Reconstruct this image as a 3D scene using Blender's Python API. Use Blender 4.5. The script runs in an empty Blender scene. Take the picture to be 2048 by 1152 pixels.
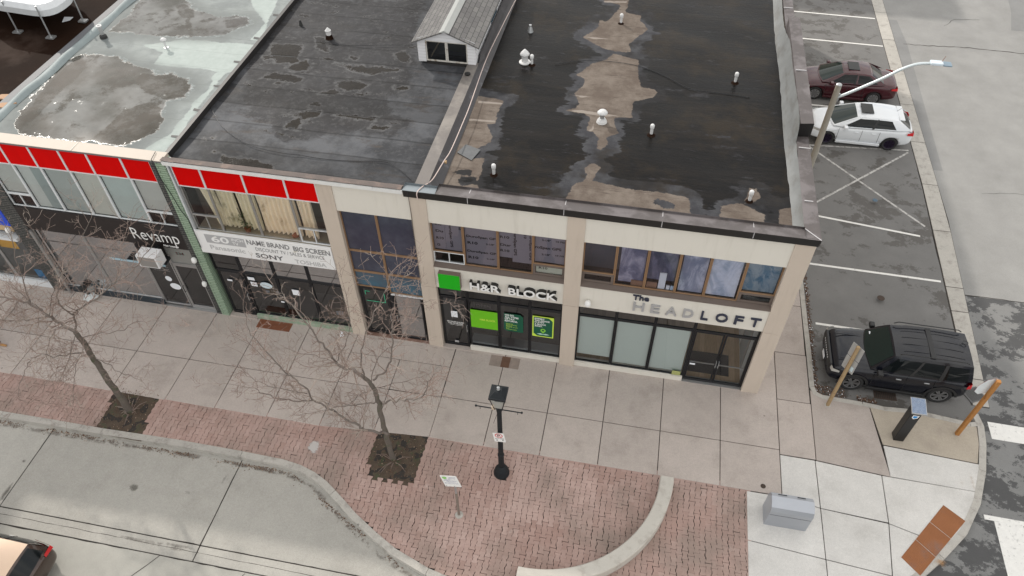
import bpy, bmesh, math, random
import numpy as np
from mathutils import Vector, Matrix, noise as mnoise
random.seed(7)
R_ = math.radians
scene = bpy.context.scene
COL = scene.collection
# ---------------------------------------------------------------- camera
RIGHT = Vector((0.98164969, 0.19046423, -0.00934146))
DOWN = Vector((0.13376075, -0.72266062, -0.67813693))
FWD = Vector((-0.13591153, 0.66444339, -0.73487621))
CAM = Vector((1.68413584, -15.05204605, 20.09838707))
FPX = 1494.08
cd = bpy.data.cameras.new('camera'); cam = bpy.data.objects.new('camera', cd); COL.objects.link(cam)
cd.sensor_width = 36.0; cd.lens = FPX / 2048 * 36; cd.clip_end = 1000; cd.clip_start = .1
rot = Matrix((RIGHT, -DOWN, -FWD)).transposed()
cam.matrix_world = Matrix.Translation(CAM) @ rot.to_4x4()
scene.camera = cam
scene.render.resolution_x = 1024; scene.render.resolution_y = 576
# ---------------------------------------------------------------- world, sun, exposure
SUNVEC = Vector((-1.136, 1.065, 1.0)).normalized()      # towards the sun
ELEV = math.asin(SUNVEC.z); AZ = math.atan2(SUNVEC.x, SUNVEC.y)
world = bpy.data.worlds.new('World'); scene.world = world; world.use_nodes = True
wt = world.node_tree; wn = wt.nodes; wl = wt.links; wn.clear()
sky = wn.new('ShaderNodeTexSky'); sky.sky_type = 'NISHITA'; sky.sun_disc = False
sky.sun_elevation = ELEV; sky.sun_rotation = AZ; sky.air_density = 1.0; sky.dust_density = 1.0
wtc = wn.new('ShaderNodeTexCoord'); wmap = wn.new('ShaderNodeMapping'); wmap.inputs['Scale'].default_value = (1, 1, 2.2)
wno = wn.new('ShaderNodeTexNoise'); wno.inputs['Scale'].default_value = 4.2; wno.inputs['Detail'].default_value = 8; wno.inputs['Roughness'].default_value = .62
wrp = wn.new('ShaderNodeValToRGB'); wrp.color_ramp.elements[0].position = .30; wrp.color_ramp.elements[1].position = .52
wno2 = wn.new('ShaderNodeTexNoise'); wno2.inputs['Scale'].default_value = 7; wno2.inputs['Detail'].default_value = 6
wrp2 = wn.new('ShaderNodeValToRGB')
wrp2.color_ramp.elements[0].position = .3; wrp2.color_ramp.elements[0].color = (4.7, 4.7, 4.6, 1)
wrp2.color_ramp.elements[1].position = .7; wrp2.color_ramp.elements[1].color = (12.2, 11.8, 11.1, 1)
wmx = wn.new('ShaderNodeMix'); wmx.data_type = 'RGBA'
wbg = wn.new('ShaderNodeBackground'); wbg.inputs['Strength'].default_value = .15
wout = wn.new('ShaderNodeOutputWorld')
wl.new(wtc.outputs['Generated'], wmap.inputs['Vector']); wl.new(wmap.outputs['Vector'], wno.inputs['Vector']); wl.new(wmap.outputs['Vector'], wno2.inputs['Vector'])
wl.new(wno.outputs['Fac'], wrp.inputs['Fac']); wl.new(wno2.outputs['Fac'], wrp2.inputs['Fac'])
wl.new(wrp.outputs['Color'], wmx.inputs['Factor']); wl.new(sky.outputs['Color'], wmx.inputs['A']); wl.new(wrp2.outputs['Color'], wmx.inputs['B'])
wl.new(wmx.outputs['Result'], wbg.inputs['Color']); wl.new(wbg.outputs['Background'], wout.inputs['Surface'])
sd = bpy.data.lights.new('sun', 'SUN'); sun = bpy.data.objects.new('sun', sd); COL.objects.link(sun)
sd.energy = 2.4; sd.angle = R_(1.4); sd.color = (1.0, .94, .86)
sun.rotation_euler = SUNVEC.to_track_quat('Z', 'Y').to_euler()
scene.view_settings.view_transform = 'Standard'; scene.view_settings.look = 'None'
scene.view_settings.exposure = 0.16; scene.view_settings.gamma = 1
scene.cycles.max_bounces = 8; scene.cycles.transparent_max_bounces = 12

# ---------------------------------------------------------------- helpers
def ray(u, v): return (RIGHT * (u - 1024) + DOWN * (v - 576)) / FPX + FWD
def G(u, v, z=0.0):
    d = ray(u, v); return CAM + d * ((z - CAM.z) / d.z)
def F(u, v, y=0.0):
    d = ray(u, v); return CAM + d * ((y - CAM.y) / d.y)
def tag(o, label, cat, group=None, kind=None):
    if label: o['label'] = label
    if cat: o['category'] = cat
    if group: o['group'] = group
    if kind: o['kind'] = kind
    return o
def thing(name, label, cat, loc=(0, 0, 0), rz=0, group=None):
    o = bpy.data.objects.new(name, None); COL.objects.link(o); o.location = loc; o.rotation_euler = (0, 0, rz)
    o.empty_display_size = .2
    return tag(o, label, cat, group)
class MB:
    def __init__(s): s.v = []; s.f = []; s.m = []; s.t = []; s.cm = 0; s.ct = 1.0
    def add(s, vs, fs):
        b = len(s.v); s.v += [tuple(p) for p in vs]
        for f in fs: s.f.append([b + i for i in f]); s.m.append(s.cm); s.t.append(s.ct)
        return s
    def box(s, x0, x1, y0, y1, z0, z1):
        return s.add([(x0, y0, z0), (x1, y0, z0), (x1, y1, z0), (x0, y1, z0), (x0, y0, z1), (x1, y0, z1), (x1, y1, z1), (x0, y1, z1)],
                     [(3, 2, 1, 0), (4, 5, 6, 7), (0, 1, 5, 4), (1, 2, 6, 5), (2, 3, 7, 6), (3, 0, 4, 7)])
    def quad(s, a, b, c, d): return s.add([a, b, c, d], [(0, 1, 2, 3)])
    def prism(s, poly, z0, z1, bottom=True):
        n = len(poly); ar = sum(poly[i][0] * poly[(i + 1) % n][1] - poly[(i + 1) % n][0] * poly[i][1] for i in range(n))
        if ar < 0: poly = poly[::-1]
        vs = [(p[0], p[1], z0) for p in poly] + [(p[0], p[1], z1) for p in poly]
        fs = [list(range(n, 2 * n))] + [(i, (i + 1) % n, n + (i + 1) % n, n + i) for i in range(n)]
        if bottom: fs.append(list(range(n - 1, -1, -1)))
        return s.add(vs, fs)
    def tube(s, pts, r, n=8, cap=True):
        pts = [Vector(p) for p in pts]; rs = r if isinstance(r, (list, tuple)) else [r] * len(pts)
        d0 = (pts[1] - pts[0]).normalized(); a = d0.orthogonal().normalized(); vs = []
        for i, p in enumerate(pts):
            d = (pts[min(i + 1, len(pts) - 1)] - pts[max(i - 1, 0)]).normalized()
            a = (a - d * a.dot(d)); a = a.normalized() if a.length > 1e-6 else d.orthogonal().normalized()
            b = d.cross(a)
            for k in range(n):
                t = 2 * math.pi * k / n; vs.append(p + (a * math.cos(t) + b * math.sin(t)) * rs[i])
        fs = [(i * n + k, i * n + (k + 1) % n, (i + 1) * n + (k + 1) % n, (i + 1) * n + k) for i in range(len(pts) - 1) for k in range(n)]
        if cap: fs += [list(range(n - 1, -1, -1)), [(len(pts) - 1) * n + k for k in range(n)]]
        return s.add(vs, fs)
    def cyl(s, c, r, z0, z1, n=16, r1=None):
        return s.tube([(c[0], c[1], z0), (c[0], c[1], z1)], [r, r if r1 is None else r1], n)
    def lathe(s, c, prof, n=20):
        vs = []; fs = []
        for r, z in prof:
            for k in range(n):
                t = 2 * math.pi * k / n; vs.append((c[0] + r * math.cos(t), c[1] + r * math.sin(t), z))
        for i in range(len(prof) - 1):
            for k in range(n): fs.append((i * n + k, i * n + (k + 1) % n, (i + 1) * n + (k + 1) % n, (i + 1) * n + k))
        fs.append(list(range(n - 1, -1, -1))); fs.append([(len(prof) - 1) * n + k for k in range(n)])
        return s.add(vs, fs)
    def build(s, name, mat, parent=None, smooth=False, bevel=0, local=False, kind=None, label=None, seg=2):
        me = bpy.data.meshes.new(name)
        off = Vector((0, 0, 0))
        if parent is not None and not local:
            p = parent
            while p is not None: off = off + p.location; p = p.parent
        me.from_pydata([(v[0] - off.x, v[1] - off.y, v[2] - off.z) for v in s.v], [], s.f)
        for m in (mat if isinstance(mat, (list, tuple)) else [mat]): me.materials.append(m)
        me.polygons.foreach_set('material_index', s.m)
        if smooth: me.polygons.foreach_set('use_smooth', [True] * len(s.f))
        if s.f:
            at = me.attributes.new('tint', 'FLOAT', 'FACE'); at.data.foreach_set('value', s.t)
        me.update()
        o = bpy.data.objects.new(name, me); COL.objects.link(o)
        if parent is not None: o.parent = parent
        if bevel:
            b = o.modifiers.new('bevel', 'BEVEL'); b.width = bevel; b.segments = seg; b.limit_method = 'ANGLE'; b.angle_limit = R_(40)
        if kind: o['kind'] = kind
        if label: o['label'] = label
        return o
def B(*a): return MB().box(*a)
def dup(root, loc, label, rz=None):
    def cp(o, par):
        c = o.copy(); COL.objects.link(c)
        if par is not None: c.parent = par
        for ch in list(o.children): cp(ch, c)
        return c
    r = cp(root, None); r.location = loc; r['label'] = label
    if rz is not None: r.rotation_euler = (0, 0, rz)
    return r
# ---------------------------------------------------------------- materials
class NT:
    def __init__(s, name):
        s.mat = bpy.data.materials.new(name); s.mat.use_nodes = True
        s.t = s.mat.node_tree; s.n = s.t.nodes; s.l = s.t.links
        s.b = s.n['Principled BSDF']; s.out = s.n['Material Output']
        s.tc = s.n.new('ShaderNodeTexCoord'); s.P = s.tc.outputs['Object']
    def set(s, sock, v):
        if isinstance(v, bpy.types.NodeSocket): s.l.new(v, sock)
        elif isinstance(v, (tuple, list)): sock.default_value = (tuple(v) + (1,))[:4] if sock.type == 'RGBA' else v
        else: sock.default_value = v if sock.type != 'RGBA' else (v, v, v, 1)
    def map(s, sc, rot=(0, 0, 0), vec=None):
        m = s.n.new('ShaderNodeMapping'); m.inputs['Scale'].default_value = sc; m.inputs['Rotation'].default_value = rot
        s.l.new(vec or s.P, m.inputs['Vector']); return m.outputs['Vector']
    def noise(s, sc, det=4, ro=.55, vec=None, dist=0):
        n = s.n.new('ShaderNodeTexNoise'); n.inputs['Scale'].default_value = sc; n.inputs['Detail'].default_value = det
        n.inputs['Roughness'].default_value = ro; n.inputs['Distortion'].default_value = dist
        s.l.new(vec or s.P, n.inputs['Vector']); return n.outputs['Fac']
    def vor(s, sc, vec=None, feat='F1'):
        n = s.n.new('ShaderNodeTexVoronoi'); n.feature = feat; n.inputs['Scale'].default_value = sc
        s.l.new(vec or s.P, n.inputs['Vector']); return n.outputs['Distance']
    def m(s, op, a, b=0, c=None):
        n = s.n.new('ShaderNodeMath'); n.operation = op; s.set(n.inputs[0], a); s.set(n.inputs[1], b)
        if c is not None: s.set(n.inputs[2], c)
        return n.outputs[0]
    def step(s, x, lo, hi, a=0.0, b=1.0):
        n = s.n.new('ShaderNodeMapRange'); n.interpolation_type = 'SMOOTHSTEP'; s.set(n.inputs['Value'], x)
        for k, v in zip(('From Min', 'From Max', 'To Min', 'To Max'), (lo, hi, a, b)): n.inputs[k].default_value = v
        return n.outputs['Result']
    def mix(s, f, a, b):
        n = s.n.new('ShaderNodeMix'); n.data_type = 'RGBA'; s.set(n.inputs['Factor'], f); s.set(n.inputs['A'], a); s.set(n.inputs['B'], b)
        return n.outputs['Result']
    def mul(s, col, f):
        n = s.n.new('ShaderNodeMix'); n.data_type = 'RGBA'; n.blend_type = 'MULTIPLY'; n.inputs['Factor'].default_value = 1
        s.set(n.inputs['A'], col); s.set(n.inputs['B'], f); return n.outputs['Result']
    def attr(s, name):
        n = s.n.new('ShaderNodeAttribute'); n.attribute_name = name; return n.outputs['Fac']
    def bump(s, h, st=.3, d=.02):
        n = s.n.new('ShaderNodeBump'); n.inputs['Strength'].default_value = st; n.inputs['Distance'].default_value = d
        s.set(n.inputs['Height'], h); s.l.new(n.outputs['Normal'], s.b.inputs['Normal'])
    def xyz(s, vec=None):
        n = s.n.new('ShaderNodeSeparateXYZ'); s.l.new(vec or s.P, n.inputs[0]); return n.outputs
    def fin(s, col, rough=.8, metal=0, spec=None, coat=None):
        s.set(s.b.inputs['Base Color'], col); s.set(s.b.inputs['Roughness'], rough); s.set(s.b.inputs['Metallic'], metal)
        if spec is not None: s.set(s.b.inputs['Specular IOR Level'], spec)
        if coat: s.b.inputs['Coat Weight'].default_value = coat; s.b.inputs['Coat Roughness'].default_value = .03
        return s.mat
def mat(name, col, rough=.8, metal=0, var=.18, sc=3, fine=.1, fsc=60, bump=.12, tint=False, coat=None, spec=None, stain=None, stsc=1.2, st=(.5, .68), stmap=None):
    k = NT(name)
    f = k.m('ADD', k.m('MULTIPLY', k.noise(sc, 5, .6), 2 * var), 1 - var)
    f2 = k.m('ADD', k.m('MULTIPLY', k.noise(fsc, 2, .5), 2 * fine), 1 - fine)
    f = k.m('MULTIPLY', f, f2)
    if tint: f = k.m('MULTIPLY', f, k.attr('tint'))
    c = tuple(col)
    if stain: c = k.mix(k.step(k.noise(stsc, 7, .65, k.map(stmap) if stmap else None), st[0], st[1]), col, stain)
    c = k.mul(c, f)
    if bump: k.bump(k.noise(fsc * .8, 3), bump, .01)
    return k.fin(c, rough, metal, spec, coat)
def plain(name, col, rough=.5, metal=0, coat=None, var=.06, spec=None): return mat(name, col, rough, metal, var, 2.0, .02, 40, 0, coat=coat, spec=spec)
def glass(name, refl=.1, tint=(.8, .85, .85), rough=.0):
    k = NT(name); k.n.remove(k.b)
    tr = k.n.new('ShaderNodeBsdfTransparent'); tr.inputs['Color'].default_value = tint + (1,)
    gl = k.n.new('ShaderNodeBsdfGlossy'); gl.inputs['Roughness'].default_value = rough; gl.inputs['Color'].default_value = (.95, .97, 1, 1)
    bu = k.n.new('ShaderNodeBump'); bu.inputs['Strength'].default_value = .025; bu.inputs['Distance'].default_value = .02
    k.l.new(k.noise(1.3, 2), bu.inputs['Height']); k.l.new(bu.outputs['Normal'], gl.inputs['Normal'])
    lw = k.n.new('ShaderNodeLayerWeight'); lw.inputs['Blend'].default_value = .25
    f = k.m('MINIMUM', k.m('ADD', k.m('MULTIPLY', lw.outputs['Fresnel'], .9), refl), 1)
    mx = k.n.new('ShaderNodeMixShader'); k.l.new(f, mx.inputs[0]); k.l.new(tr.outputs[0], mx.inputs[1]); k.l.new(gl.outputs[0], mx.inputs[2])
    k.l.new(mx.outputs[0], k.out.inputs['Surface']); return k.mat

def concrete(name, col, dirt, rough=.85, cracks=True, dsc=.9, spots=True, dth=(.48, .72)):
    k = NT(name)
    big = k.noise(.35, 4, .6); mid = k.noise(2.2, 6, .65); fine = k.noise(45, 3, .6); gr = k.noise(170, 2, .5)
    c = k.mix(k.step(k.noise(dsc, 8, .68), dth[0], dth[1]), col, dirt)
    f = k.m('ADD', k.m('MULTIPLY', big, .22), .89 - .02); f = k.m('MULTIPLY', f, k.m('ADD', k.m('MULTIPLY', mid, .26), .87))
    f = k.m('MULTIPLY', f, k.m('ADD', k.m('MULTIPLY', fine, .55), .725)); f = k.m('MULTIPLY', f, k.m('ADD', k.m('MULTIPLY', gr, .6), .7)); f = k.m('MULTIPLY', f, k.m('ADD', k.m('MULTIPLY', k.noise(14, 4, .6), .26), .87))
    f = k.m('MULTIPLY', f, k.attr('tint'))
    if spots:
        sp = k.step(k.vor(.85, k.map((1, 1, 1), (0, 0, .3))), .025, .04); f = k.m('MULTIPLY', f, k.m('ADD', k.m('MULTIPLY', sp, .5), .5))
        sp2 = k.step(k.vor(2.7), .03, .06); f = k.m('MULTIPLY', f, k.m('ADD', k.m('MULTIPLY', sp2, .22), .78))
    if cracks:
        w = k.n.new('ShaderNodeVectorMath'); w.operation = 'ADD'; nn = k.n.new('ShaderNodeTexNoise'); nn.inputs['Scale'].default_value = 1.4; nn.inputs['Detail'].default_value = 6
        k.l.new(k.P, nn.inputs['Vector']); k.l.new(k.P, w.inputs[0]); k.l.new(nn.outputs['Color'], w.inputs[1])
        cr = k.step(k.vor(.23, w.outputs[0], 'DISTANCE_TO_EDGE'), .0, .0035); gate = k.step(k.noise(.4, 2), .5, .58)
        cr = k.m('SUBTRACT', 1, k.m('MULTIPLY', k.m('SUBTRACT', 1, cr), gate)); f = k.m('MULTIPLY', f, k.m('ADD', k.m('MULTIPLY', cr, .6), .4))
    k.bump(k.m('ADD', fine, k.m('MULTIPLY', gr, .6)), .25, .006)
    return k.fin(k.mul(c, f), rough)
m_slab = concrete('walk_concrete', (.425, .373, .34), (.35, .305, .275), cracks=False)
m_slab_new = concrete('fresh_concrete', (.58, .565, .54), (.50, .485, .46), spots=False, cracks=False)
m_curb = concrete('curb_concrete', (.42, .40, .365), (.28, .26, .235), cracks=False, dsc=3)
m_road = concrete('street_concrete', (.375, .362, .33), (.325, .312, .283), dsc=.7, spots=False, cracks=False)
def asphalt(name, col, wet, th, sc=1.0, pale=None):
    k = NT(name)
    gr = k.noise(110, 3, .6); mid = k.noise(1.3, 7, .62)
    n1 = k.noise(sc, 9, .72, k.map((1.0, 1.25, 1), (0, 0, .7)))
    # damp marks, densest near the corner
    wetm = k.step(k.m('ADD', n1, k.m('MULTIPLY', k.noise(.16, 2), .5)), th, th + .045)
    c = k.mix(k.step(k.noise(.5, 5, .6), .35, .7), col, pale or tuple(x * 1.12 for x in col))
    c = k.mix(wetm, c, wet)
    f = k.m('MULTIPLY', k.m('ADD', k.m('MULTIPLY', gr, 1.0), .5), k.m('ADD', k.m('MULTIPLY', mid, .36), .82))
    f = k.m('MULTIPLY', f, k.attr('tint'))
    k.bump(gr, .35, .008)
    return k.fin(k.mul(c, f), k.m('SUBTRACT', .9, k.m('MULTIPLY', wetm, .25)))
m_asph_lot = asphalt('lot_asphalt', (.155, .152, .148), (.088, .082, .076), .79, .9)
m_asph_street = asphalt('side_street_asphalt', (.248, .245, .237), (.2, .198, .19), 1.1, .6)
m_asph_corner = asphalt('corner_asphalt', (.185, .185, .182), (.060, .060, .061), .70, 1.1)
m_patch = asphalt('patch_asphalt', (.2, .2, .198), (.12, .12, .12), .98, .8)
m_gap = mat('joint_fill', (.035, .03, .026), .95, var=.4, sc=5)
m_soil = mat('pit_soil', (.085, .062, .045), 1, var=.5, sc=6, fine=.4, fsc=50, bump=.8, stain=(.045, .06, .03), stsc=3)
m_paint = mat('road_paint', (.72, .71, .68), .7, var=.12, sc=8, fine=.15, fsc=90, stain=(.35, .34, .33), stsc=9, st=(.55, .75))
m_paint_worn = mat('worn_paint', (.5, .49, .47), .8, var=.2, sc=6, fine=.2, fsc=90, stain=(.27, .26, .25), stsc=7, st=(.45, .62))
k = NT('paver_clay')
pv = k.attr('tint'); c = k.mix(k.step(pv, 0, 1), (.325, .21, .178), (.45, .325, .288))
c = k.mix(k.step(k.noise(.45, 5, .6), .42, .7), c, (.27, .205, .175))
c = k.mix(k.step(k.noise(1.1, 6, .7), .6, .8), c, (.5, .4, .36))
f = k.m('MULTIPLY', k.m('ADD', k.m('MULTIPLY', k.noise(60, 3), .3), .85), k.m('ADD', k.m('MULTIPLY', k.noise(2.5, 4), .3), .85))
k.bump(k.noise(120, 2), .25, .005); m_paver = k.fin(k.mul(c, f), .85)
m_beige = mat('beige_stucco', (.53, .455, .385), .85, var=.06, sc=1.2, fine=.04, fsc=120, bump=.15, stain=(.47, .40, .335), stsc=1.0, st=(.48, .8), stmap=(5, 5, .55))
m_cream = mat('cream_stucco', (.66, .63, .57), .85, var=.05, sc=1, fine=.03, fsc=110, bump=.12, stain=(.585, .555, .495), stsc=1.0, st=(.5, .82), stmap=(5, 5, .6))
m_black = plain('black_metal', (.012, .013, .016), .35, .3)
m_alu = plain('grey_aluminium', (.42, .42, .42), .38, .75)
m_alu_w = plain('white_aluminium', (.66, .68, .70), .45, .1)
m_bronze = plain('bronze_frame', (.30, .185, .105), .45, .35, var=.15)
m_brown = mat('brown_trim', (.135, .105, .09), .6, var=.15)
m_cope = mat('bronze_coping', (.078, .067, .066), .55, .0, var=.16, sc=1.5, fine=.03, stain=(.135, .12, .122), stsc=1.3, st=(.45, .6))
m_cope_dark = plain('dark_fascia', (.012, .011, .011), .4, .1)
m_membrane = mat('grey_flashing', (.165, .172, .172), .6, .0, var=.3, sc=1.8, stain=(.13, .13, .125), stsc=1.2, st=(.46, .66), stmap=(3, .9, 2))
m_red = plain('red_panel', (.50, .003, .003), .38, var=.05)
m_greenlt = plain('green_sign', (.006, .38, .006), .35)
m_lime = plain('lime_poster', (.14, .50, .005), .5)
m_dkgreen = plain('dark_green_poster', (.0, .085, .045), .5)
m_yelgreen = plain('yellow_green_poster', (.55, .75, .08), .5)
m_white = plain('white_plastic', (.8, .8, .79), .5)
m_whitesiding = mat('white_siding', (.72, .72, .73), .6, var=.06)
m_paper = plain('paper', (.75, .78, .82), .8)
m_dark = plain('dark_interior', (.02, .018, .017), .9)
m_int = plain('interior_wall', (.30, .32, .32), .9)
m_intfloor = plain('interior_floor', (.10, .095, .09), .7)
m_frost = plain('frosted_film', (.50, .565, .545), .45, var=.04)
m_steel = plain('galvanised_steel', (.45, .46, .47), .4, .7)
m_rubber = plain('rubber', (.018, .018, .018), .85)
m_chrome = plain('wheel_alloy', (.42, .42, .43), .3, .85)
m_rust = mat('rust', (.19, .07, .035), .9, var=.4, sc=6, fine=.3, bump=.4)
g_clear = glass('clear_glass', .05, (.97, .98, .98)); g_refl = glass('reflective_glass', .5, (.5, .52, .48)); g_mid = glass('lightly_tinted_glass', .06, (.86, .87, .92)); g_dark = glass('tinted_glass', .10, (.45, .47, .5))
g_car = glass('car_glass', .06, (.35, .42, .40))
# ---------------------------------------------------------------- text
def text_mesh(body, bold=0.0, ext=0.0, spacing=1.0):
    c = bpy.data.curves.new('lettering', 'FONT'); c.body = body; c.size = 1; c.offset = bold; c.extrude = ext; c.space_character = spacing; c.resolution_u = 3
    o = bpy.data.objects.new('lettering', c); COL.objects.link(o)
    dg = bpy.context.evaluated_depsgraph_get(); me = bpy.data.meshes.new_from_object(o.evaluated_get(dg))
    bpy.data.objects.remove(o); bpy.data.curves.remove(c); return me
def text(body, x0, x1, z0, z1, y, m, parent=None, depth=.01, bold=0.0, name='lettering', axis='xz', spacing=1.0, slant=0):
    """writing on a wall facing -y (axis xz) fitted to the rectangle; axis 'zx' turns it a quarter"""
    me = text_mesh(body, bold, .5, spacing); n = len(me.vertices); co = np.empty(n * 3); me.vertices.foreach_get('co', co); co = co.reshape(-1, 3)
    mn = co.min(0); mx = co.max(0); u = (co[:, 0] - mn[0]) / (mx[0] - mn[0]); v = (co[:, 1] - mn[1]) / (mx[1] - mn[1]); w = (co[:, 2] - mn[2]) / max(1e-6, mx[2] - mn[2])
    u = u + slant * (v - .5)
    out = np.empty_like(co)
    if axis == 'xz': out[:, 0] = x0 + u * (x1 - x0); out[:, 2] = z0 + v * (z1 - z0)
    elif axis == 'zx': out[:, 0] = x0 + v * (x1 - x0); out[:, 2] = z1 - u * (z1 - z0)
    out[:, 1] = y - w * depth
    off = Vector((0, 0, 0)); p = parent
    while p is not None: off = off + p.location; p = p.parent
    out -= np.array(off); me.vertices.foreach_set('co', out.ravel()); me.materials.clear(); me.materials.append(m); me.update()
    o = bpy.data.objects.new(name, me); COL.objects.link(o)
    if parent is not None: o.parent = parent
    return o
def pinpoly(poly, X, Y):
    """signed distance (positive inside) to a polygon for numpy points"""
    n = len(poly); ins = np.zeros(X.shape, bool); dd = np.full(X.shape, 1e9)
    for i in range(n):
        x0, y0 = poly[i]; x1, y1 = poly[(i + 1) % n]
        cnd = ((y0 > Y) != (y1 > Y)); xi = (x1 - x0) * (Y - y0) / ((y1 - y0) if abs(y1 - y0) > 1e-9 else 1e-9) + x0
        ins ^= cnd & (X < xi)
        L2 = (x1 - x0) ** 2 + (y1 - y0) ** 2 + 1e-12; t = np.clip(((X - x0) * (x1 - x0) + (Y - y0) * (y1 - y0)) / L2, 0, 1)
        dd = np.minimum(dd, np.hypot(X - x0 - t * (x1 - x0), Y - y0 - t * (y1 - y0)))
    return np.where(ins, dd, -dd)
def sheet(name, x0, x1, y0, y1, z, step, layers, m, parent, wob=.012):
    nx = int((x1 - x0) / step) + 1; ny = int((y1 - y0) / step) + 1
    xs = np.linspace(x0, x1, nx); ys = np.linspace(y0, y1, ny); X, Y = np.meshgrid(xs, ys)
    Z = z + wob * (np.sin(X * 1.3 + Y * .7) * np.sin(Y * 1.9 - X * .4))
    off = parent.location if parent else Vector((0, 0, 0))
    co = np.stack([X - off.x, Y - off.y, Z - off.z], -1).reshape(-1, 3)
    idx = np.arange(nx * ny).reshape(ny, nx); f = np.stack([idx[:-1, :-1], idx[:-1, 1:], idx[1:, 1:], idx[1:, :-1]], -1).reshape(-1, 4)
    me = bpy.data.meshes.new(name); me.vertices.add(nx * ny); me.vertices.foreach_set('co', co.ravel())
    me.loops.add(f.size); me.loops.foreach_set('vertex_index', f.ravel().astype(np.int32)); me.polygons.add(len(f))
    me.polygons.foreach_set('loop_start', np.arange(0, f.size, 4, dtype=np.int32)); me.polygons.foreach_set('use_smooth', [True] * len(f))
    me.update(calc_edges=True)
    for an, polys in layers.items():
        d = np.full(X.shape, -2.0)
        for p in polys: d = np.maximum(d, pinpoly([(q[0], q[1]) for q in p], X, Y))
        a = me.attributes.new(an, 'FLOAT', 'POINT'); a.data.foreach_set('value', np.clip(d, -2, 2).ravel().astype(np.float32))
    ta = me.attributes.new('tint', 'FLOAT', 'POINT'); ta.data.foreach_set('value', np.ones(nx * ny, np.float32))
    me.materials.append(m); o = bpy.data.objects.new(name, me); COL.objects.link(o); o.parent = parent
    return o
def zp(pts, ox, oy, s, z): return [G(ox + a / s, oy + b / s, z) for a, b in pts]
# ================================================================ SETTING
ZS = -.15
def struct(name, mb, m, **k): return mb.build(name, m, None, kind='structure', **k)
struct('ground', MB().quad((-400, -400, -.34), (400, -400, -.34), (400, 500, -.34), (-400, 500, -.34)), m_patch)
def inset(poly, d):
    n = len(poly); out = []
    ar = sum(poly[i][0] * poly[(i + 1) % n][1] - poly[(i + 1) % n][0] * poly[i][1] for i in range(n))
    if ar < 0: poly = poly[::-1]
    for i in range(n):
        p0 = Vector(poly[i - 1][:2]); p1 = Vector(poly[i][:2]); p2 = Vector(poly[(i + 1) % n][:2])
        a = (p1 - p0).normalized(); b = (p2 - p1).normalized(); na = Vector((-a.y, a.x)); nb = Vector((-b.y, b.x))
        h = (na + nb); h = h.normalized() if h.length > 1e-6 else na
        out.append(p1 + h * d / max(.35, h.dot(na)))
    return [(q.x, q.y) for q in out]
def slabs(name, polys, z, m, gap=.011, depth=.03, var=.06, bev=.008, dz=.0):
    mb = MB()
    for p in polys:
        mb.ct = 1 + random.uniform(-var, var); q = inset([tuple(a)[:2] for a in p], gap); mb.prism(q, z - depth, z + random.uniform(0, dz), bottom=False)
    return struct(name, mb, m, bevel=bev, seg=1)
def rect(x0, x1, y0, y1): return [(x0, y0), (x1, y0), (x1, y1), (x0, y1)]
# main street, concrete lanes with joints
polys = []
xj = [-60, -47, -40.5, -34.3, -27.9, -21.5, -15.15, -8.8, -2.4, 4.0, 8.0]
for a, b in zip(xj, xj[1:]):
    polys.append(rect(a, b, -8.0, -5.2)); polys.append(rect(a, b, -8.47, -8.0))
slabs('street', polys, ZS, m_road, gap=.014, var=.05, bev=.006)
struct('street_joint_fill', MB().box(-60, 8, -8.5, -5.2, ZS - .1, ZS - .022), m_gap)
struct('street_far_lane', MB().quad((-60, -60, ZS - .003), (8, -60, ZS - .003), (8, -8.485, ZS - .003), (-60, -8.485, ZS - .003)), asphalt('far_lane_asphalt', (.335, .327, .297), (.27, .265, .243), 1.0, .7))
struct('corner_road', MB().quad((8, -60, ZS - .002), (80, -60, ZS - .002), (80, 5.88, ZS - .002), (8, 5.88, ZS - .002)), m_asph_corner)
struct('side_street', MB().quad((13.6, 5.885, ZS), (80, 5.885, ZS), (80, 120, ZS), (13.6, 120, ZS)), m_asph_street)
struct('street_patch', MB().prism([(14.3, 13.3), (14.75, 13.3), (14.95, 24.0), (14.8, 26.6), (14.35, 26.6), (14.35, 20)], ZS, ZS + .004), m_patch)
struct('far_patch', MB().prism([(21.1, 28.6), (20.6, 26.5), (40, 26.5), (40, 40), (22.6, 40)], ZS, ZS + .004), m_patch)
struct('parking_lot', MB().prism([(8.45, .2), (13.5, .15), (13.55, 8), (13.75, 15), (13.8, 20), (13.75, 120), (6.5, 120), (6.5, 27), (8.45, 27)], ZS - .02, ZS + .02), m_asph_lot)
# concrete gutter strip between lot and street
polys = []; ys = [.9, 2.0, 5.0, 6.2, 9.3, 12.2, 15.2, 18.2, 21.2, 24.3, 27.3, 30.3, 36, 42, 50, 60]
def strip(y): t = min(1, max(0, y / 28)); return 13.36 + .36 * min(1, y / 12), 13.86 + .5 * min(1, y / 10)
for a, b in zip(ys, ys[1:]):
    (l0, r0), (l1, r1) = strip(a), strip(b); polys.append([(l0, a), (r0, a), (r1, b), (l1, b)])
slabs('gutter_strip', polys, ZS + .035, m_curb, gap=.014, var=.07)
struct('gutter_strip_joints', MB().prism([(13.34, .9), (13.9, .9), (14.36, 10), (14.36, 60), (13.75, 60), (13.7, 12)], ZS, ZS + .022), m_gap)
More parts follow.
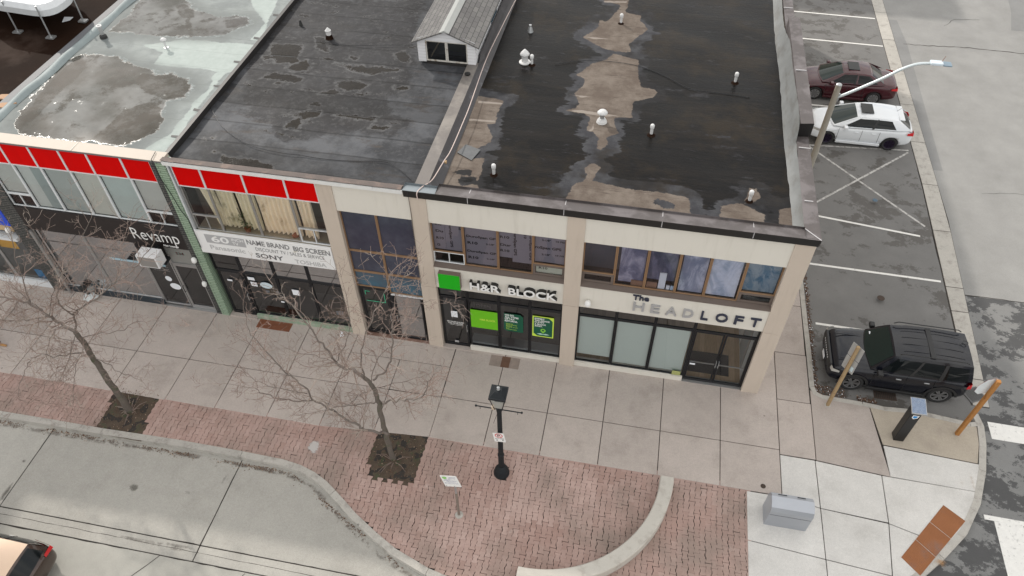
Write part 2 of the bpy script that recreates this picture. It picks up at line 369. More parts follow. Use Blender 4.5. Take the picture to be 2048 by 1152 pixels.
# painted marks
mk = MB()
def line(p, q, w=.1, z=ZS + .024):
    p = Vector(p); q = Vector(q); d = (q - p).normalized(); n = Vector((-d.y, d.x)) * w / 2
    mk.quad((p.x - n.x, p.y - n.y, z), (q.x - n.x, q.y - n.y, z), (q.x + n.x, q.y + n.y, z), (p.x + n.x, p.y + n.y, z))
for p, q in (((8.6, 26.66), (13.65, 26.54)), ((8.6, 23.7), (13.67, 23.57)), ((8.6, 20.55), (13.6, 20.5)), ((8.6, 17.4), (13.6, 17.4)), ((8.9, 9.4), (13.1, 8.84)), ((8.75, 6.52), (13.43, 6.43)), ((8.75, 3.52), (13.3, 3.44))): line(p, q)
struct('stall_lines', mk, m_paint); mk = MB()
line((8.9, 14.1), (13.54, 14.5), .09); line((9.2, 14.12), (13.38, 9.45), .09, ZS + .028); line((13.5, 14.33), (9.2, 10.1), .09, ZS + .032)
struct('hatched_bay_lines', mk, m_paint_worn); mk = MB()
for (a, b, c, d) in ((13.72, 30, -.27, .36), (12.9, 30, -3.1, -2.95)): mk.quad((a, c, ZS + .003), (b, c - .3, ZS + .003), (b, d - .3, ZS + .003), (a, d, ZS + .003))
for i in range(7): x = 13.15 + 1.45 * i; mk.quad((x - .02, -5.9, ZS + .003), (x + .75, -5.9, ZS + .003), (x + .77, -3.11, ZS + .003), (x, -3.11, ZS + .003))
struct('crossing_marks', mk, m_paint)
mk = MB()   # cracks sealed in the side street
def wig(pts, w, z, amp=.05):
    out = []
    for a, b in zip(pts, pts[1:]):
        a = Vector(a); b = Vector(b); n = max(2, int((b - a).length / .25))
        for i in range(n): t = i / n; q = a.lerp(b, t); out.append(q + Vector((random.uniform(-amp, amp), random.uniform(-amp, amp))))
    out.append(Vector(pts[-1]))
    for a, b in zip(out, out[1:]):
        d = (b - a).normalized(); n = Vector((-d.y, d.x)) * w / 2 * random.uniform(.5, 1.3)
        mk.quad((a.x - n.x, a.y - n.y, z), (b.x - n.x, b.y - n.y, z), (b.x + n.x, b.y + n.y, z), (a.x + n.x, a.y + n.y, z))
wig([(14.8, 24.0), (18.3, 24.2), (22, 24.0), (30, 24.2)], .05, ZS + .005)
wig([(17.2, 26.4), (17.9, 27.2), (19.2, 27.4)], .025, ZS + .005); wig([(13.9, 5.9), (30, 5.95)], .035, ZS + .005, .015)
wig([(16.0, 12.0), (17.4, 12.25), (18.6, 12.1)], .012, ZS + .005)
for x in xj[4:-1]: wig([(x, -5.3), (x, -8.48)], .026, ZS + .001, .012)
for y in (-8.0, -8.48): wig([(-22, y), (8, y)], .022, ZS + .001, .012)
wig([(-22, -8.2), (-3, -8.22)], .012, ZS + .002, .01)
wig([(-9.8, -8.5), (-10.2, -9.1), (-10.6, -9.7)], .018, ZS + .002, .02); wig([(-7.2, -8.5), (-7.9, -9.6)], .015, ZS + .002, .02)
struct('pavement_cracks', mk, m_gap)
# ---- curbs: outer top edge followed by the kerb line
cpts = [(-60, -5.32), (-30, -5.32), (-17, -5.32), (-15.24, -5.3), (-13.49, -5.3), (-11, -5.24), (-8.83, -5.25), (-7.53, -5.28), (-6.95, -5.36), (-6.48, -5.5), (-6.05, -5.7), (-5.7, -5.93), (-5.3, -6.2), (-4.89, -6.49), (-4.14, -6.93), (-3.43, -7.3), (-2.33, -7.68), (-1, -7.95), (.8, -8.05), (3, -8.0), (5.2, -7.85), (7, -7.5), (8.6, -6.95), (9.9, -6.1), (10.88, -5.2), (11.49, -4.6), (12.24, -3.75), (12.81, -2.73), (13.2, -1.6), (13.42, -.62), (13.5, .05), (13.42, .5)]
def offs(pts, d):
    out = []
    for i, p in enumerate(pts):
        a = Vector(pts[max(0, i - 1)]); b = Vector(pts[min(len(pts) - 1, i + 1)]); t = (b - a).normalized(); out.append((p[0] - t.y * d, p[1] + t.x * d))
    return out
def curb(name, pts, w, z1, z0, m, batter=.02, seg=3.0):
    mb = MB(); inn = offs(pts, w); out = offs(pts, -batter); acc = 0
    mb.ct = 1.0; ov = []
    for i in range(len(pts) - 1):
        a, b = pts[i], pts[i + 1]; ia, ib = inn[i], inn[i + 1]; oa, ob = out[i], out[i + 1]
        L = math.dist(a, b); n = max(1, round(L / seg)) if L > seg * 1.3 else 1
        for k_ in range(n):
            t0 = k_ / n; t1 = (k_ + 1) / n - (.012 / L if (n > 1 or acc + L > seg) else 0)
            l = lambda p, q, t: (p[0] + (q[0] - p[0]) * t, p[1] + (q[1] - p[1]) * t)
            A, Bq, IA, IB, OA, OB = l(a, b, t0), l(a, b, t1), l(ia, ib, t0), l(ia, ib, t1), l(oa, ob, t0), l(oa, ob, t1)
            vs = [(*IA, z1), (*IB, z1), (*Bq, z1 - .004), (*A, z1 - .004), (*OB, z0), (*OA, z0), (*IA, z0), (*IB, z0)]
            mb.add(vs, [(0, 3, 2, 1), (3, 5, 4, 2), (0, 6, 5, 3), (1, 2, 4, 7), (0, 1, 7, 6)])
        acc = 0 if acc + L > seg else acc + L
        if acc == 0: mb.ct = 1 + random.uniform(-.07, .07)
    return struct(name, mb, m)
curb('kerb', cpts, .2, .006, ZS - .1, m_curb)
lotc = [(8.44, 27), (8.42, 12), (8.4, 6), (8.42, 5.2), (8.44, 3.3), (8.46, 2.0), (8.46, .62), (8.52, .42), (8.7, .34), (9.9, .3)]
curb('lot_kerb', lotc, -.16, .005, ZS, m_curb, batter=-.02, seg=2.2)
curb('lot_kerb_end', [(9.92, .3), (10.6, .24), (11.4, .3), (12.2, .22), (13.1, .12), (13.35, .2)], -.16, .004, ZS, m_curb, batter=-.02, seg=2.5)
mk = MB(); mk.prism([(p[0], p[1]) for p in offs(cpts[8:], .02)] + [(13.2, -.0), (8.3, -.0), (6, -3.4), (-6.9, -3.4)], -.14, -.05)
struct('corner_base', mk, m_gap)
struct('walk_base', MB().box(-60, 8.4, -5.15, .6, -.15, -.031), m_gap)
struct('side_walk_base', MB().box(6.3, 8.4, .6, 28, -.14, -.032), m_gap)
# debris and stain in the gutter by the kerb
mk = MB()
for i in range(3200):
    t = random.random() * 20 - 17.5; base = -5.36 + (0 if t < -7.2 else -(t + 7.2) * .52)
    if t > -3: continue
    y = base - abs(random.gauss(0, .07)); x = t; s = random.uniform(.008, .035); a = random.random() * 6.3; z = ZS + .004 + random.random() * .012
    if math.sin(x * 2.1) + math.sin(x * 5.3 + 1) * .6 + random.gauss(0, .5) < -.2: continue
    mk.cm = random.choice((0, 0, 0, 1)); mk.quad((x, y, z), (x + s * math.cos(a), y + s * math.sin(a), z), (x + s * 1.2 * math.cos(a + .9), y + s * 1.2 * math.sin(a + .9), z + .008), (x + s * .6 * math.cos(a + 1.6), y + s * .6 * math.sin(a + 1.6), z))
m_leaf = mat('leaf_litter', (.10, .055, .035), .95, var=.5, sc=9); m_leaf2 = mat('pale_litter', (.30, .22, .16), .95, var=.4, sc=9)
tag(mk.build('gutter_litter', [m_leaf, m_leaf2]), 'dark wet leaf litter lying in the gutter of the concrete street', 'litter', kind='stuff')
mk = MB()
for i in range(1500):
    y = random.uniform(.45, 7.5) if random.random() < .75 else random.uniform(.4, .8); x = 8.5 + abs(random.gauss(0, .055)) + (.9 * random.random() if y < .8 and random.random() < .6 else 0)
    if random.random() < .1: x = random.uniform(9.8, 10.4); y = .42 + abs(random.gauss(0, .08))
    s = random.uniform(.015, .05); a = random.random() * 6.3; z = ZS + .024 + random.random() * .015; mk.cm = random.choice((0, 0, 1, 0, 0, 2)) if random.random() < .5 else 0
    mk.quad((x, y, z), (x + s * math.cos(a), y + s * math.sin(a), z), (x + s * 1.2 * math.cos(a + .9), y + s * 1.2 * math.sin(a + .9), z + .012), (x + s * .6 * math.cos(a + 1.6), y + s * .6 * math.sin(a + 1.6), z))
tag(mk.build('leaf_litter', [m_leaf, m_leaf2, m_paper]), 'brown leaves and scraps along the kerb of the parking lot', 'litter', kind='stuff')
# gutter dirt stain (a shape of its own)
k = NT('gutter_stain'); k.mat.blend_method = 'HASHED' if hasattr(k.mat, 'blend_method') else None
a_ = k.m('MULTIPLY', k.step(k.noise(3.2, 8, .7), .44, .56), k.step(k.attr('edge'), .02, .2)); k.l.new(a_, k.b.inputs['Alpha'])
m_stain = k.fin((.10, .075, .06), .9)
def stain_sheet(name, poly, z, soft=.2, step=.08):
    xs = [p[0] for p in poly]; ys_ = [p[1] for p in poly]
    return sheet(name, min(xs), max(xs), min(ys_), max(ys_), z, step, {'edge': [poly]}, m_stain, None, wob=0)
gp = offs(cpts, -.04)[2:17]; gq = offs(cpts, -.3)[2:17]
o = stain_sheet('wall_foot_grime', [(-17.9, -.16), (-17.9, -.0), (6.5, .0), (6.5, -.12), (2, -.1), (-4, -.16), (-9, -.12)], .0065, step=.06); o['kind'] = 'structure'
o = stain_sheet('gutter_dirt', gp + gq[::-1], ZS + .004); o['kind'] = 'structure'
o = stain_sheet('trench_stain', [(-11.2, -8.28), (-9.3, -8.32), (-8.9, -8.18), (-9.5, -8.06), (-11.2, -8.1)], ZS + .003); o['kind'] = 'structure'
def blob(cx_, cy_, rx, ry, n=18, seed=1):
    rr = random.Random(seed); return [(cx_ + rx * math.cos(i * 6.283 / n) * rr.uniform(.75, 1.15), cy_ + ry * math.sin(i * 6.283 / n) * rr.uniform(.75, 1.15)) for i in range(n)]
k = NT('oil_stain'); a_ = k.m('MULTIPLY', k.step(k.m('ADD', k.attr('edge'), k.m('MULTIPLY', k.m('SUBTRACT', k.noise(9, 6, .7), .5), .12)), .0, .09), .55); k.l.new(a_, k.b.inputs['Alpha']); m_oil = k.fin((.12, .11, .095), .85)
k = NT('white_splash'); a_ = k.m('MULTIPLY', k.step(k.m('ADD', k.attr('edge'), k.m('MULTIPLY', k.m('SUBTRACT', k.noise(14, 6, .75), .5), .3)), .0, .06), .7); k.l.new(a_, k.b.inputs['Alpha']); m_spl = k.fin((.62, .60, .58), .9)
for i, (u, v, rx, ry) in enumerate(((268, 975, .17, .14), (48, 922, .1, .09), (375, 985, .1, .07), (262, 1077, .42, .06), (358, 1092, .5, .07), (432, 932, .07, .06), (12, 985, .1, .35), (448, 960, .06, .22))):
    c_ = G(u, v, ZS); pl_ = blob(c_.x, c_.y, rx, ry, seed=i); o = sheet('oil_stain', min(p[0] for p in pl_) - .05, max(p[0] for p in pl_) + .05, min(p[1] for p in pl_) - .05, max(p[1] for p in pl_) + .05, ZS + .0035, .03, {'edge': [pl_]}, m_oil, None, wob=0); o['kind'] = 'structure'
k = NT('rust_wash'); a_ = k.m('MULTIPLY', k.step(k.m('ADD', k.attr('edge'), k.m('MULTIPLY', k.m('SUBTRACT', k.noise(5, 6, .7), .5), .3)), .0, .18), .55); k.l.new(a_, k.b.inputs['Alpha']); m_rw = k.fin((.45, .24, .09), .9)
for i, (u, v, rx, ry) in enumerate(((1945, 965, .07, .3), (1880, 1125, .22, .16), (1922, 960, .05, .16))):
    c_ = G(u, v, 0); pl_ = blob(c_.x, c_.y, rx, ry, seed=20 + i); o = sheet('rust_stain', c_.x - rx - .15, c_.x + rx + .15, c_.y - ry - .15, c_.y + ry + .15, .0045, .03, {'edge': [pl_]}, m_rw, None, wob=0); o['kind'] = 'structure'
c_ = G(628, 893, 0); pl_ = blob(c_.x, c_.y, .2, .24, seed=3); o = sheet('paint_splash', c_.x - .3, c_.x + .3, c_.y - .35, c_.y + .35, -.001, .03, {'edge': [pl_]}, m_spl, None, wob=0); o['kind'] = 'structure'
# ---- pavers: interlocking I-shaped bricks
PIT = [[(-5.02, -3.4), (-3.4, -3.4), (-3.45, -5.2), (-4.85, -5.2)], [(-13.9, -3.6), (-12.38, -3.6), (-12.15, -5.2), (-13.75, -5.2)]]
region = [(-30, -3.6)] + [(-6.85, -3.6), (-6.5, -3.4), (6.23, -3.4), (6.23, -9)] + [(p[0], p[1]) for p in offs(cpts, .14)[19:5:-1]] + [(-30, -5.18)]
reg2 = [(-30, -3.6), (-6.85, -3.6), (-6.5, -3.4), (6.3, -3.4), (6.3, -7.55)] + [(p[0], p[1]) for p in offs(cpts, .155)[20:5:-1]] + [(-30, -5.2)]
pp = .157; pl = .235; w1 = .088; w0 = .063; g_ = .004
shape = [(-w1, -pl / 2), (w1, -pl / 2), (w1, -pl / 2 + .045), (w0, -pl / 2 + .085), (w0, pl / 2 - .085), (w1, pl / 2 - .045), (w1, pl / 2), (-w1, pl / 2), (-w1, pl / 2 - .045), (-w0, pl / 2 - .085), (-w0, -pl / 2 + .085), (-w1, -pl / 2 + .045)]
cx = []; 
for i in range(int(37 / pp)):
    for j in range(int(5.2 / pl) + 1):
        cx.append((-30 + i * pp, -8.4 + j * pl + (pl / 2 if i % 2 else 0)))
cx = np.array(cx); ok = pinpoly(reg2, cx[:, 0], cx[:, 1]) > -.02
for p in PIT: ok &= pinpoly(p, cx[:, 0], cx[:, 1]) < .02
ok &= np.hypot(cx[:, 0] + .91, cx[:, 1] + 4.29) > .17
mb = MB()
for x, y in cx[ok]:
    wob = .004; dx = random.gauss(0, wob) + .02 * math.sin(y * 1.7); dy = random.gauss(0, wob); a = random.gauss(0, .012); z = -.006 - abs(random.gauss(0, .003))
    n = mnoise.noise(Vector((x * .5, y * .7, 3))); mb.ct = min(.99, max(0.01, .45 + .3 * n + random.gauss(0, .10) + (.34 if -.6 < x < 1.9 and -5.6 < y < -3.6 else 0)))
    sh = [(x + dx + px * math.cos(a) - py * math.sin(a), y + dy + px * math.sin(a) + py * math.cos(a)) for px, py in [(q[0] * .955, q[1] * .984) for q in shape]]
    mb.prism(sh, z - .03, z, bottom=False)
struct('brick_paving', mb, m_paver)
# ---- concrete walk slabs
xl = [-60, -40, -31, -28, -24.8, -23, -21.3, -19.5, -17.75, -15.92, -14.09, -12.15, -10.42, -8.64, -6.87]
polys = []
for a, b in zip(xl, xl[1:]):
    polys.append(rect(a, b, -2.08, .12)); polys.append([(a, -3.74), (b, -3.76), (b, -2.08), (a, -2.08)])
polys += [rect(-6.87, -3.38, -.78, .12), rect(-6.87, -5.12, -2.02, -.78), rect(-5.12, -3.38, -2.0, -.78), [(-6.87, -3.76), (-5.12, -3.63), (-5.12, -2.02), (-6.87, -2.02)], [(-5.12, -3.63), (-3.36, -3.5), (-3.36, -2.0), (-5.12, -2.02)]]
xr = [-3.37, -1.65, .09, 1.86, 3.64, 5.47, 7.24]
for a, b in zip(xr, xr[1:]): polys += [rect(a, b, -1.965, .12), rect(a, b, -3.52, -1.965)]
polys += [rect(7.24, 8.3, -2.12, -.08), rect(7.24, 8.28, -.08, 1.87), rect(6.5, 7.24, -.08, 1.87)]
for a, b in zip([1.87, 4.1, 6.2, 8.3, 10.4, 12.5, 14.6, 16.7, 18.8, 20.9, 23, 25, 27], [4.1, 6.2, 8.3, 10.4, 12.5, 14.6, 16.7, 18.8, 20.9, 23, 25, 27, 29]): polys.append(rect(6.5, 8.26, a, b))
polys += [[(8.3, -2.13), (10.42, -2.3), (10.1, .24), (8.58, .26), (8.3, .5)]]
slabs('sidewalk', polys, 0, m_slab, var=.085, dz=.004)
m_slab2 = concrete('tan_walk_concrete', (.40, .35, .285), (.33, .285, .235), cracks=True)
slabs('corner_walk', [[(10.1, .24), (10.33, -1.2), (13.03, -1.36), (13.22, -.62), (13.28, .0), (12.2, .1), (11.4, .18)]], 0, m_slab2, var=.0)
inr = offs(cpts, .2)
arc = [p for p in inr[22:31]]
W = [[(7.24, -2.13), (8.27, -2.14), (8.3, -3.7), (7.24, -3.53)], [(8.27, -2.14), (10.16, -2.29), (10.15, -3.8), (8.3, -3.7)],
     [(10.34, -1.22), (13.09, -1.37), (12.84, -2.34), (10.4, -2.29)], [(10.16, -2.29), (12.84, -2.33), (12.2, -3.55), (11.62, -4.22), (10.15, -3.82)],
     [(6.23, -3.53), (7.24, -3.53), (8.3, -3.7), (8.32, -5.22), (6.23, -5.05)], [(8.3, -3.7), (10.15, -3.82), (10.03, -5.36), (8.32, -5.22)], [(10.15, -3.82), (11.62, -4.22), (10.8, -5.08), (10.0, -5.8)],
     [(6.23, -5.05), (8.32, -5.22), (8.34, -6.85), (6.23, -7.5)], [(8.32, -5.22), (10.03, -5.36), (9.9, -5.95), (8.34, -6.95)]]
slabs('new_walk', W, 0, m_slab_new, var=.025)
# soil of the two tree pits
for i, p in enumerate(PIT):
    n = 26; xs = [q[0] for q in p]; mb = MB(); x0, x1 = min(xs) - .05, max(xs) + .05; y0, y1 = -5.3, -3.4
    vs = [(x0 + (x1 - x0) * a / n, y0 + (y1 - y0) * b / n, -.02 + .028 * mnoise.noise(Vector((a * .3, b * .3, i))) + .012 * random.random() - .012) for b in range(n + 1) for a in range(n + 1)]
    mb.add(vs, [(b * (n + 1) + a, b * (n + 1) + a + 1, (b + 1) * (n + 1) + a + 1, (b + 1) * (n + 1) + a) for b in range(n) for a in range(n)])
    struct('soil', mb, m_soil, smooth=True)
mk = MB()
for i in range(900):
    p = random.choice(PIT); x = random.uniform(p[0][0], p[1][0]); y = random.uniform(-5.1, -3.6); s = random.uniform(.01, .035); a = random.random() * 6.3; z = .012 + random.random() * .01
    mk.cm = random.choice((0, 0, 0, 0, 1)); mk.quad((x, y, z), (x + s * math.cos(a), y + s * math.sin(a), z), (x + s * 1.2 * math.cos(a + .9), y + s * 1.2 * math.sin(a + .9), z + .012), (x + s * .6 * math.cos(a + 1.6), y + s * .6 * math.sin(a + 1.6), z))
tag(mk.build('pit_litter', [m_leaf, m_leaf2]), 'small twigs and leaves on the dark soil of the tree pits', 'litter', kind='stuff')
def grate(name, x0, x1, y0, y1, z, m, label, nb=14, axis=0, rz=0):
    t = thing(name, label, 'grate', ((x0 + x1) / 2, (y0 + y1) / 2, z), rz); w = (x1 - x0) / 2; h = (y1 - y0) / 2
    fr = MB().box(-w, w, -h, -h + .04, -.02, .014).box(-w, w, h - .04, h, -.02, .014).box(-w, -w + .04, -h + .04, h - .04, -.02, .014).box(w - .04, w, -h + .04, h - .04, -.02, .014)
    fr.build('frame', m, t, local=True); MB().box(-w + .04, w - .04, -h + .04, h - .04, -.02, .0015).build('opening', m_gap, t, local=True)
    b = MB()
    for i in range(nb):
        x = -w + .04 + (2 * w - .08) * (i + .5) / nb; b.box(x - .012, x + .012, -h + .04, h - .04, .002, .011)
    if axis: b.box(-w + .04, w - .04, -.012, .012, .0112, .015)
    b.build('bars', m, t, local=True)
m_iron = mat('dark_iron', (.07, .05, .04), .8, .3, var=.3)
grate('sidewalk_grate', -10.5, -9.28, -.35, .03, 0, m_rust, 'rusty brown steel grate in the walk below the faded television sign', 40, 1)
grate('catch_basin', 10.35, 11.05, .62, 1.2, ZS + .02, m_iron, 'square iron drain grate beside the black sport utility vehicle', 11)
grate('street_drain', 13.22, 13.8, 1.08, 1.58, ZS + .035, mat('drain_steel', (.13, .13, .13), .6, .3), 'steel drain grate in the gutter strip beside the stop sign', 12, rz=.5)
t = thing('cellar_hatch', 'worn brown plate in the walk under the tax office posters', 'hatch', (-1.63, -.25, 0))
wp = mat('worn_plate', (.27, .22, .19), .9, var=.35, sc=5)
MB().box(-2.13, -1.75, -.47, -.02, 0, .008).build('concrete_plate', wp, t); MB().box(-1.45, -1.13, -.47, -.02, 0, .008).build('concrete_plate', wp, t)
MB().box(-1.745, -1.455, -.47, -.02, 0, .01).build('rust_plate', mat('rusty_plate', (.13, .07, .045), .9, var=.4, sc=5), t)
tag(MB().lathe((6.71, -3.3, 0), [(.075, .0), (.075, .008), (.055, .012), (.05, .008)], 20).build('valve_cover', m_iron), 'small round iron valve cover near the grey box', 'cover')
tag(MB().lathe((11.6, 10.6, ZS + .02), [(.1, 0), (.1, .006), (.07, .009)], 20).build('manhole_cover', plain('blue_iron', (.08, .13, .18), .7)), 'small blue round cover inside the crossed parking bay', 'cover')
tag(MB().lathe((11.1, 5.05, ZS + .02), [(.13, 0), (.13, .006), (.1, .009), (.09, .006)], 24).build('manhole_cover', m_iron), 'small round iron cover in the empty stall north of the black vehicle', 'cover')
# tactile plates at the corner
c0 = G(1887, 1010); c1 = G(1931, 1042); c2 = G(1840, 1152); c3 = G(1802, 1115)
t = thing('tactile_paving', 'rusty orange studded plates at the rounded street corner', 'tactile plates', (11.3, -4.05, 0))
m_tact = mat('cast_iron_orange', (.27, .105, .04), .85, var=.3, sc=1.6, fine=.15, stain=(.20, .11, .08), stsc=.9)
pn = [Vector((p.x, p.y, 0)) for p in (c3, c0, c1, c2)]
for j in range(3):
    e = lambda s, u: pn[0].lerp(pn[1], s).lerp(pn[3].lerp(pn[2], s), u)
    s0, s1 = j / 3 + .004, (j + 1) / 3 - .004; q = [e(s0, 0), e(s1, 0), e(s1, 1), e(s0, 1)]
    mb = MB().prism([(a.x, a.y) for a in q], 0, .009)
    for a in range(13):
        for b in range(12):
            c = e(s0 + (s1 - s0) * (a + .5) / 13, (b + .5) / 12); mb.lathe((c.x, c.y), [(.014, .009), (.009, .015)], 5)
    mb.build('plate', m_tact, t)
# ================================================================ BUILDINGS
def window(par, x0, x1, z0, z1, y, fm, gm, fw=.035, fd=.06, name='window', bars=(), hb=()):
    g = .002; m = MB(); x0 += g; x1 -= g
    m.box(x0, x0 + fw, y, y + fd, z0, z1).box(x1 - fw, x1, y, y + fd, z0, z1).box(x0 + fw, x1 - fw, y, y + fd, z0, z0 + fw).box(x0 + fw, x1 - fw, y, y + fd, z1 - fw, z1)
    for b in bars: m.box(b - .015, b + .015, y + .003, y + fd - .003, z0 + fw, z1 - fw)
    for b in hb: m.box(x0 + fw, x1 - fw, y + .002, y + fd - .002, b - .02, b + .02)
    w = m.build(name, fm, par, bevel=.004, seg=1)
    if gm is not None:
        MB().quad((x0 + fw, y + fd * .5, z0 + fw), (x1 - fw, y + fd * .5, z0 + fw), (x1 - fw, y + fd * .5, z1 - fw), (x0 + fw, y + fd * .5, z1 - fw)).build('pane', gm, w)
    return w
def door(par, x0, x1, z0, z1, y, fm, gm, fw=.07, handle='right', rail=None, hm=None):
    m = MB().box(x0 + .004, x0 + fw, y, y + .05, z0, z1).box(x1 - fw, x1 - .004, y, y + .05, z0, z1).box(x0 + fw, x1 - fw, y, y + .05, z0, z0 + fw * 1.6).box(x0 + fw, x1 - fw, y, y + .05, z1 - fw, z1)
    d = m.build('door', fm, par, bevel=.004, seg=1)
    MB().quad((x0 + fw, y + .025, z0 + fw * 1.6), (x1 - fw, y + .025, z0 + fw * 1.6), (x1 - fw, y + .025, z1 - fw), (x0 + fw, y + .025, z1 - fw)).build('pane', gm, d)
    hx = x1 - fw * .6 if handle == 'right' else x0 + fw * .6
    MB().tube([(hx, y, 1.2), (hx, y - .07, 1.2), (hx, y - .07, .92), (hx, y, .92)], .012, 6).build('handle', hm or m_steel, d)
    if rail: MB().box(x0 + fw, x1 - fw, y + .03, y + .06, rail - .02, rail + .02).build('push_bar', m_alu, d)
    return d
def room(par, x0, x1, y0, y1, z0, z1, mw, mf):
    MB().quad((x0, y0, z0), (x1, y0, z0), (x1, y1, z0), (x0, y1, z0)).build('interior_floor', mf, par)
    MB().quad((x0, y1, z0), (x1, y1, z0), (x1, y1, z1), (x0, y1, z1)).quad((x0, y0, z0), (x0, y1, z0), (x0, y1, z1), (x0, y0, z1)).quad((x1, y1, z0), (x1, y0, z0), (x1, y0, z1), (x1, y1, z1)).quad((x0, y0, z1), (x1, y0, z1), (x1, y1, z1), (x0, y1, z1)).build('interior_walls', mw, par)
# ---------------- materials of the roofs
k = NT('wet_black_roof')
e1 = k.m('ADD', k.m('MULTIPLY', k.noise(1.1, 9, .72), .9), -.45); e2 = k.m('MULTIPLY', k.m('SUBTRACT', k.noise(7, 6, .7), .5), .16)
streak = k.noise(1.0, 8, .7, k.map((.35, 2.6, 1)))
d = k.m('ADD', k.m('ADD', k.attr('dry'), k.m('MULTIPLY', e1, .35)), e2)
dry = k.step(d, -.015, .015); damp = k.step(k.m('ADD', k.m('ADD', d, k.m('MULTIPLY', k.m('SUBTRACT', streak, .5), 1.0)), k.m('MULTIPLY', k.m('SUBTRACT', k.noise(.5, 4), .5), 1.2)), -.36, -.31)
wetc = k.mix(k.step(streak, .42, .72), (.0035, .003, .003), (.013, .0105, .009)); wetc = k.mix(k.step(k.noise(.5, 7, .72), .46, .68), wetc, (.021, .0145, .008))
wetc = k.mix(k.step(k.noise(1.9, 9, .75, k.map((.5, 1.5, 1), (0, 0, .2))), .57, .66), wetc, (.034, .033, .037))
dampc = k.mix(k.step(k.noise(2.5, 5, .65), .35, .65), (.040, .040, .046), (.065, .066, .072))
dryc = k.mix(k.step(k.noise(1.5, 8, .7), .35, .7), (.135, .108, .09), (.215, .182, .155)); dryc = k.mix(k.step(k.noise(5, 6, .7, k.map((.25, 1.6, 1))), .56, .7), dryc, (.10, .08, .068))
seam = k.step(k.m('ABSOLUTE', k.m('SUBTRACT', k.m('FRACT', k.m('ADD', k.m('MULTIPLY', k.xyz()['Y'], 1.0), k.m('MULTIPLY', k.noise(.8, 3), .05))), .5)), .0, .014)
col = k.mix(k.m('MULTIPLY', damp, k.m('ADD', .25, k.m('MULTIPLY', k.step(k.noise(.42, 4, .6), .44, .56), .75))), wetc, dampc); pale = k.step(k.m('ADD', k.attr('pale'), k.m('MULTIPLY', e2, .3)), -.01, .02); dryc = k.mix(k.m('MULTIPLY', pale, .8), dryc, (.34, .30, .265)); dry = k.m('MAXIMUM', dry, pale)
col = k.mix(dry, col, dryc)
col = k.mul(col, k.m('ADD', .74, k.m('MULTIPLY', seam, .26)))
col = k.mul(col, k.m('ADD', .8, k.m('MULTIPLY', k.noise(30, 4, .65), .4)))
rough = k.m('ADD', k.m('ADD', .34, k.m('MULTIPLY', damp, .18)), k.m('MULTIPLY', dry, .38)); rough = k.m('ADD', rough, k.m('MULTIPLY', k.m('SUBTRACT', streak, .5), .3))
k.bump(k.m('ADD', k.m('MULTIPLY', streak, .6), k.m('MULTIPLY', k.noise(12, 4), .3)), .25, .05)
m_roofR = k.fin(k.mul(col, .85), rough, spec=.13)
k = NT('grey_felt_roof')
w1_ = k.noise(1.0, 8, .7); w2_ = k.noise(3.5, 7, .7); e2 = k.m('MULTIPLY', k.m('SUBTRACT', w2_, .5), .62)
xp = k.m('MULTIPLY', k.m('SUBTRACT', k.noise(1.5, 7, .66, k.map((.6, 1.5, 1), (0, 0, .15))), .635), 3.0); xp = k.m('ADD', xp, k.m('MULTIPLY', k.m('MINIMUM', k.attr('damp'), 0), .5))
d = k.m('MAXIMUM', k.m('ADD', k.attr('pud'), e2), xp); pud = k.step(d, -.02, .02); rim = k.m('MULTIPLY', k.step(d, -.13, -.01), k.m('SUBTRACT', 1, pud))
dm = k.step(k.m('ADD', k.attr('damp'), k.m('MULTIPLY', k.m('SUBTRACT', w1_, .5), 2.2)), -.1, .12)
base = k.mix(k.step(k.noise(.7, 7, .68), .38, .62), (.048, .050, .056), (.125, .130, .142)); base = k.mix(k.step(k.noise(1.6, 7, .7, k.map((.5, 1.4, 1))), .54, .7), base, (.075, .066, .062))
base = k.mix(k.m('MULTIPLY', dm, .72), base, (.030, .028, .030)); base = k.mix(k.m('MULTIPLY', rim, k.step(w2_, .34, .56)), base, (.21, .21, .215))
base = k.mix(k.m('MULTIPLY', k.step(d, -.6, -.1), .45), base, (.03, .029, .03)); mot = k.step(k.noise(5.5, 7, .72, None, .6), .50, .62); base = k.mix(k.m('MULTIPLY', mot, .3), base, (.15, .15, .155))
col = k.mix(pud, base, k.mix(w2_, (.010, .008, .005), (.034, .026, .018)))
seam = k.step(k.m('ABSOLUTE', k.m('SUBTRACT', k.m('FRACT', k.m('ADD', k.m('MULTIPLY', k.xyz()['Y'], 1.0), k.m('MULTIPLY', k.noise(.8, 3), .07))), .5)), .0, .05)
wst = k.n.new('ShaderNodeTexWhiteNoise'); wst.noise_dimensions = '1D'; k.l.new(k.m('FLOOR', k.m('ADD', k.m('ADD', k.m('MULTIPLY', k.xyz()['Y'], 1.0), k.m('MULTIPLY', k.noise(.8, 3), .07)), .5)), wst.inputs['W']); col = k.mul(col, k.m('ADD', .78, k.m('MULTIPLY', wst.outputs['Value'], .44)))
col = k.mul(col, k.m('ADD', .5, k.m('MULTIPLY', seam, .5))); col = k.mul(col, k.m('ADD', .85, k.m('MULTIPLY', k.noise(35, 4, .65), .3)))
k.bump(k.m('ADD', w1_, k.m('MULTIPLY', seam, .3)), .35, .06)
m_roofM = k.fin(k.mul(col, .62), k.m('SUBTRACT', k.m('ADD', .62, k.m('MULTIPLY', k.m('SUBTRACT', w1_, .5), .5)), k.m('MULTIPLY', pud, .5)), spec=.14)
k = NT('pale_green_roof')
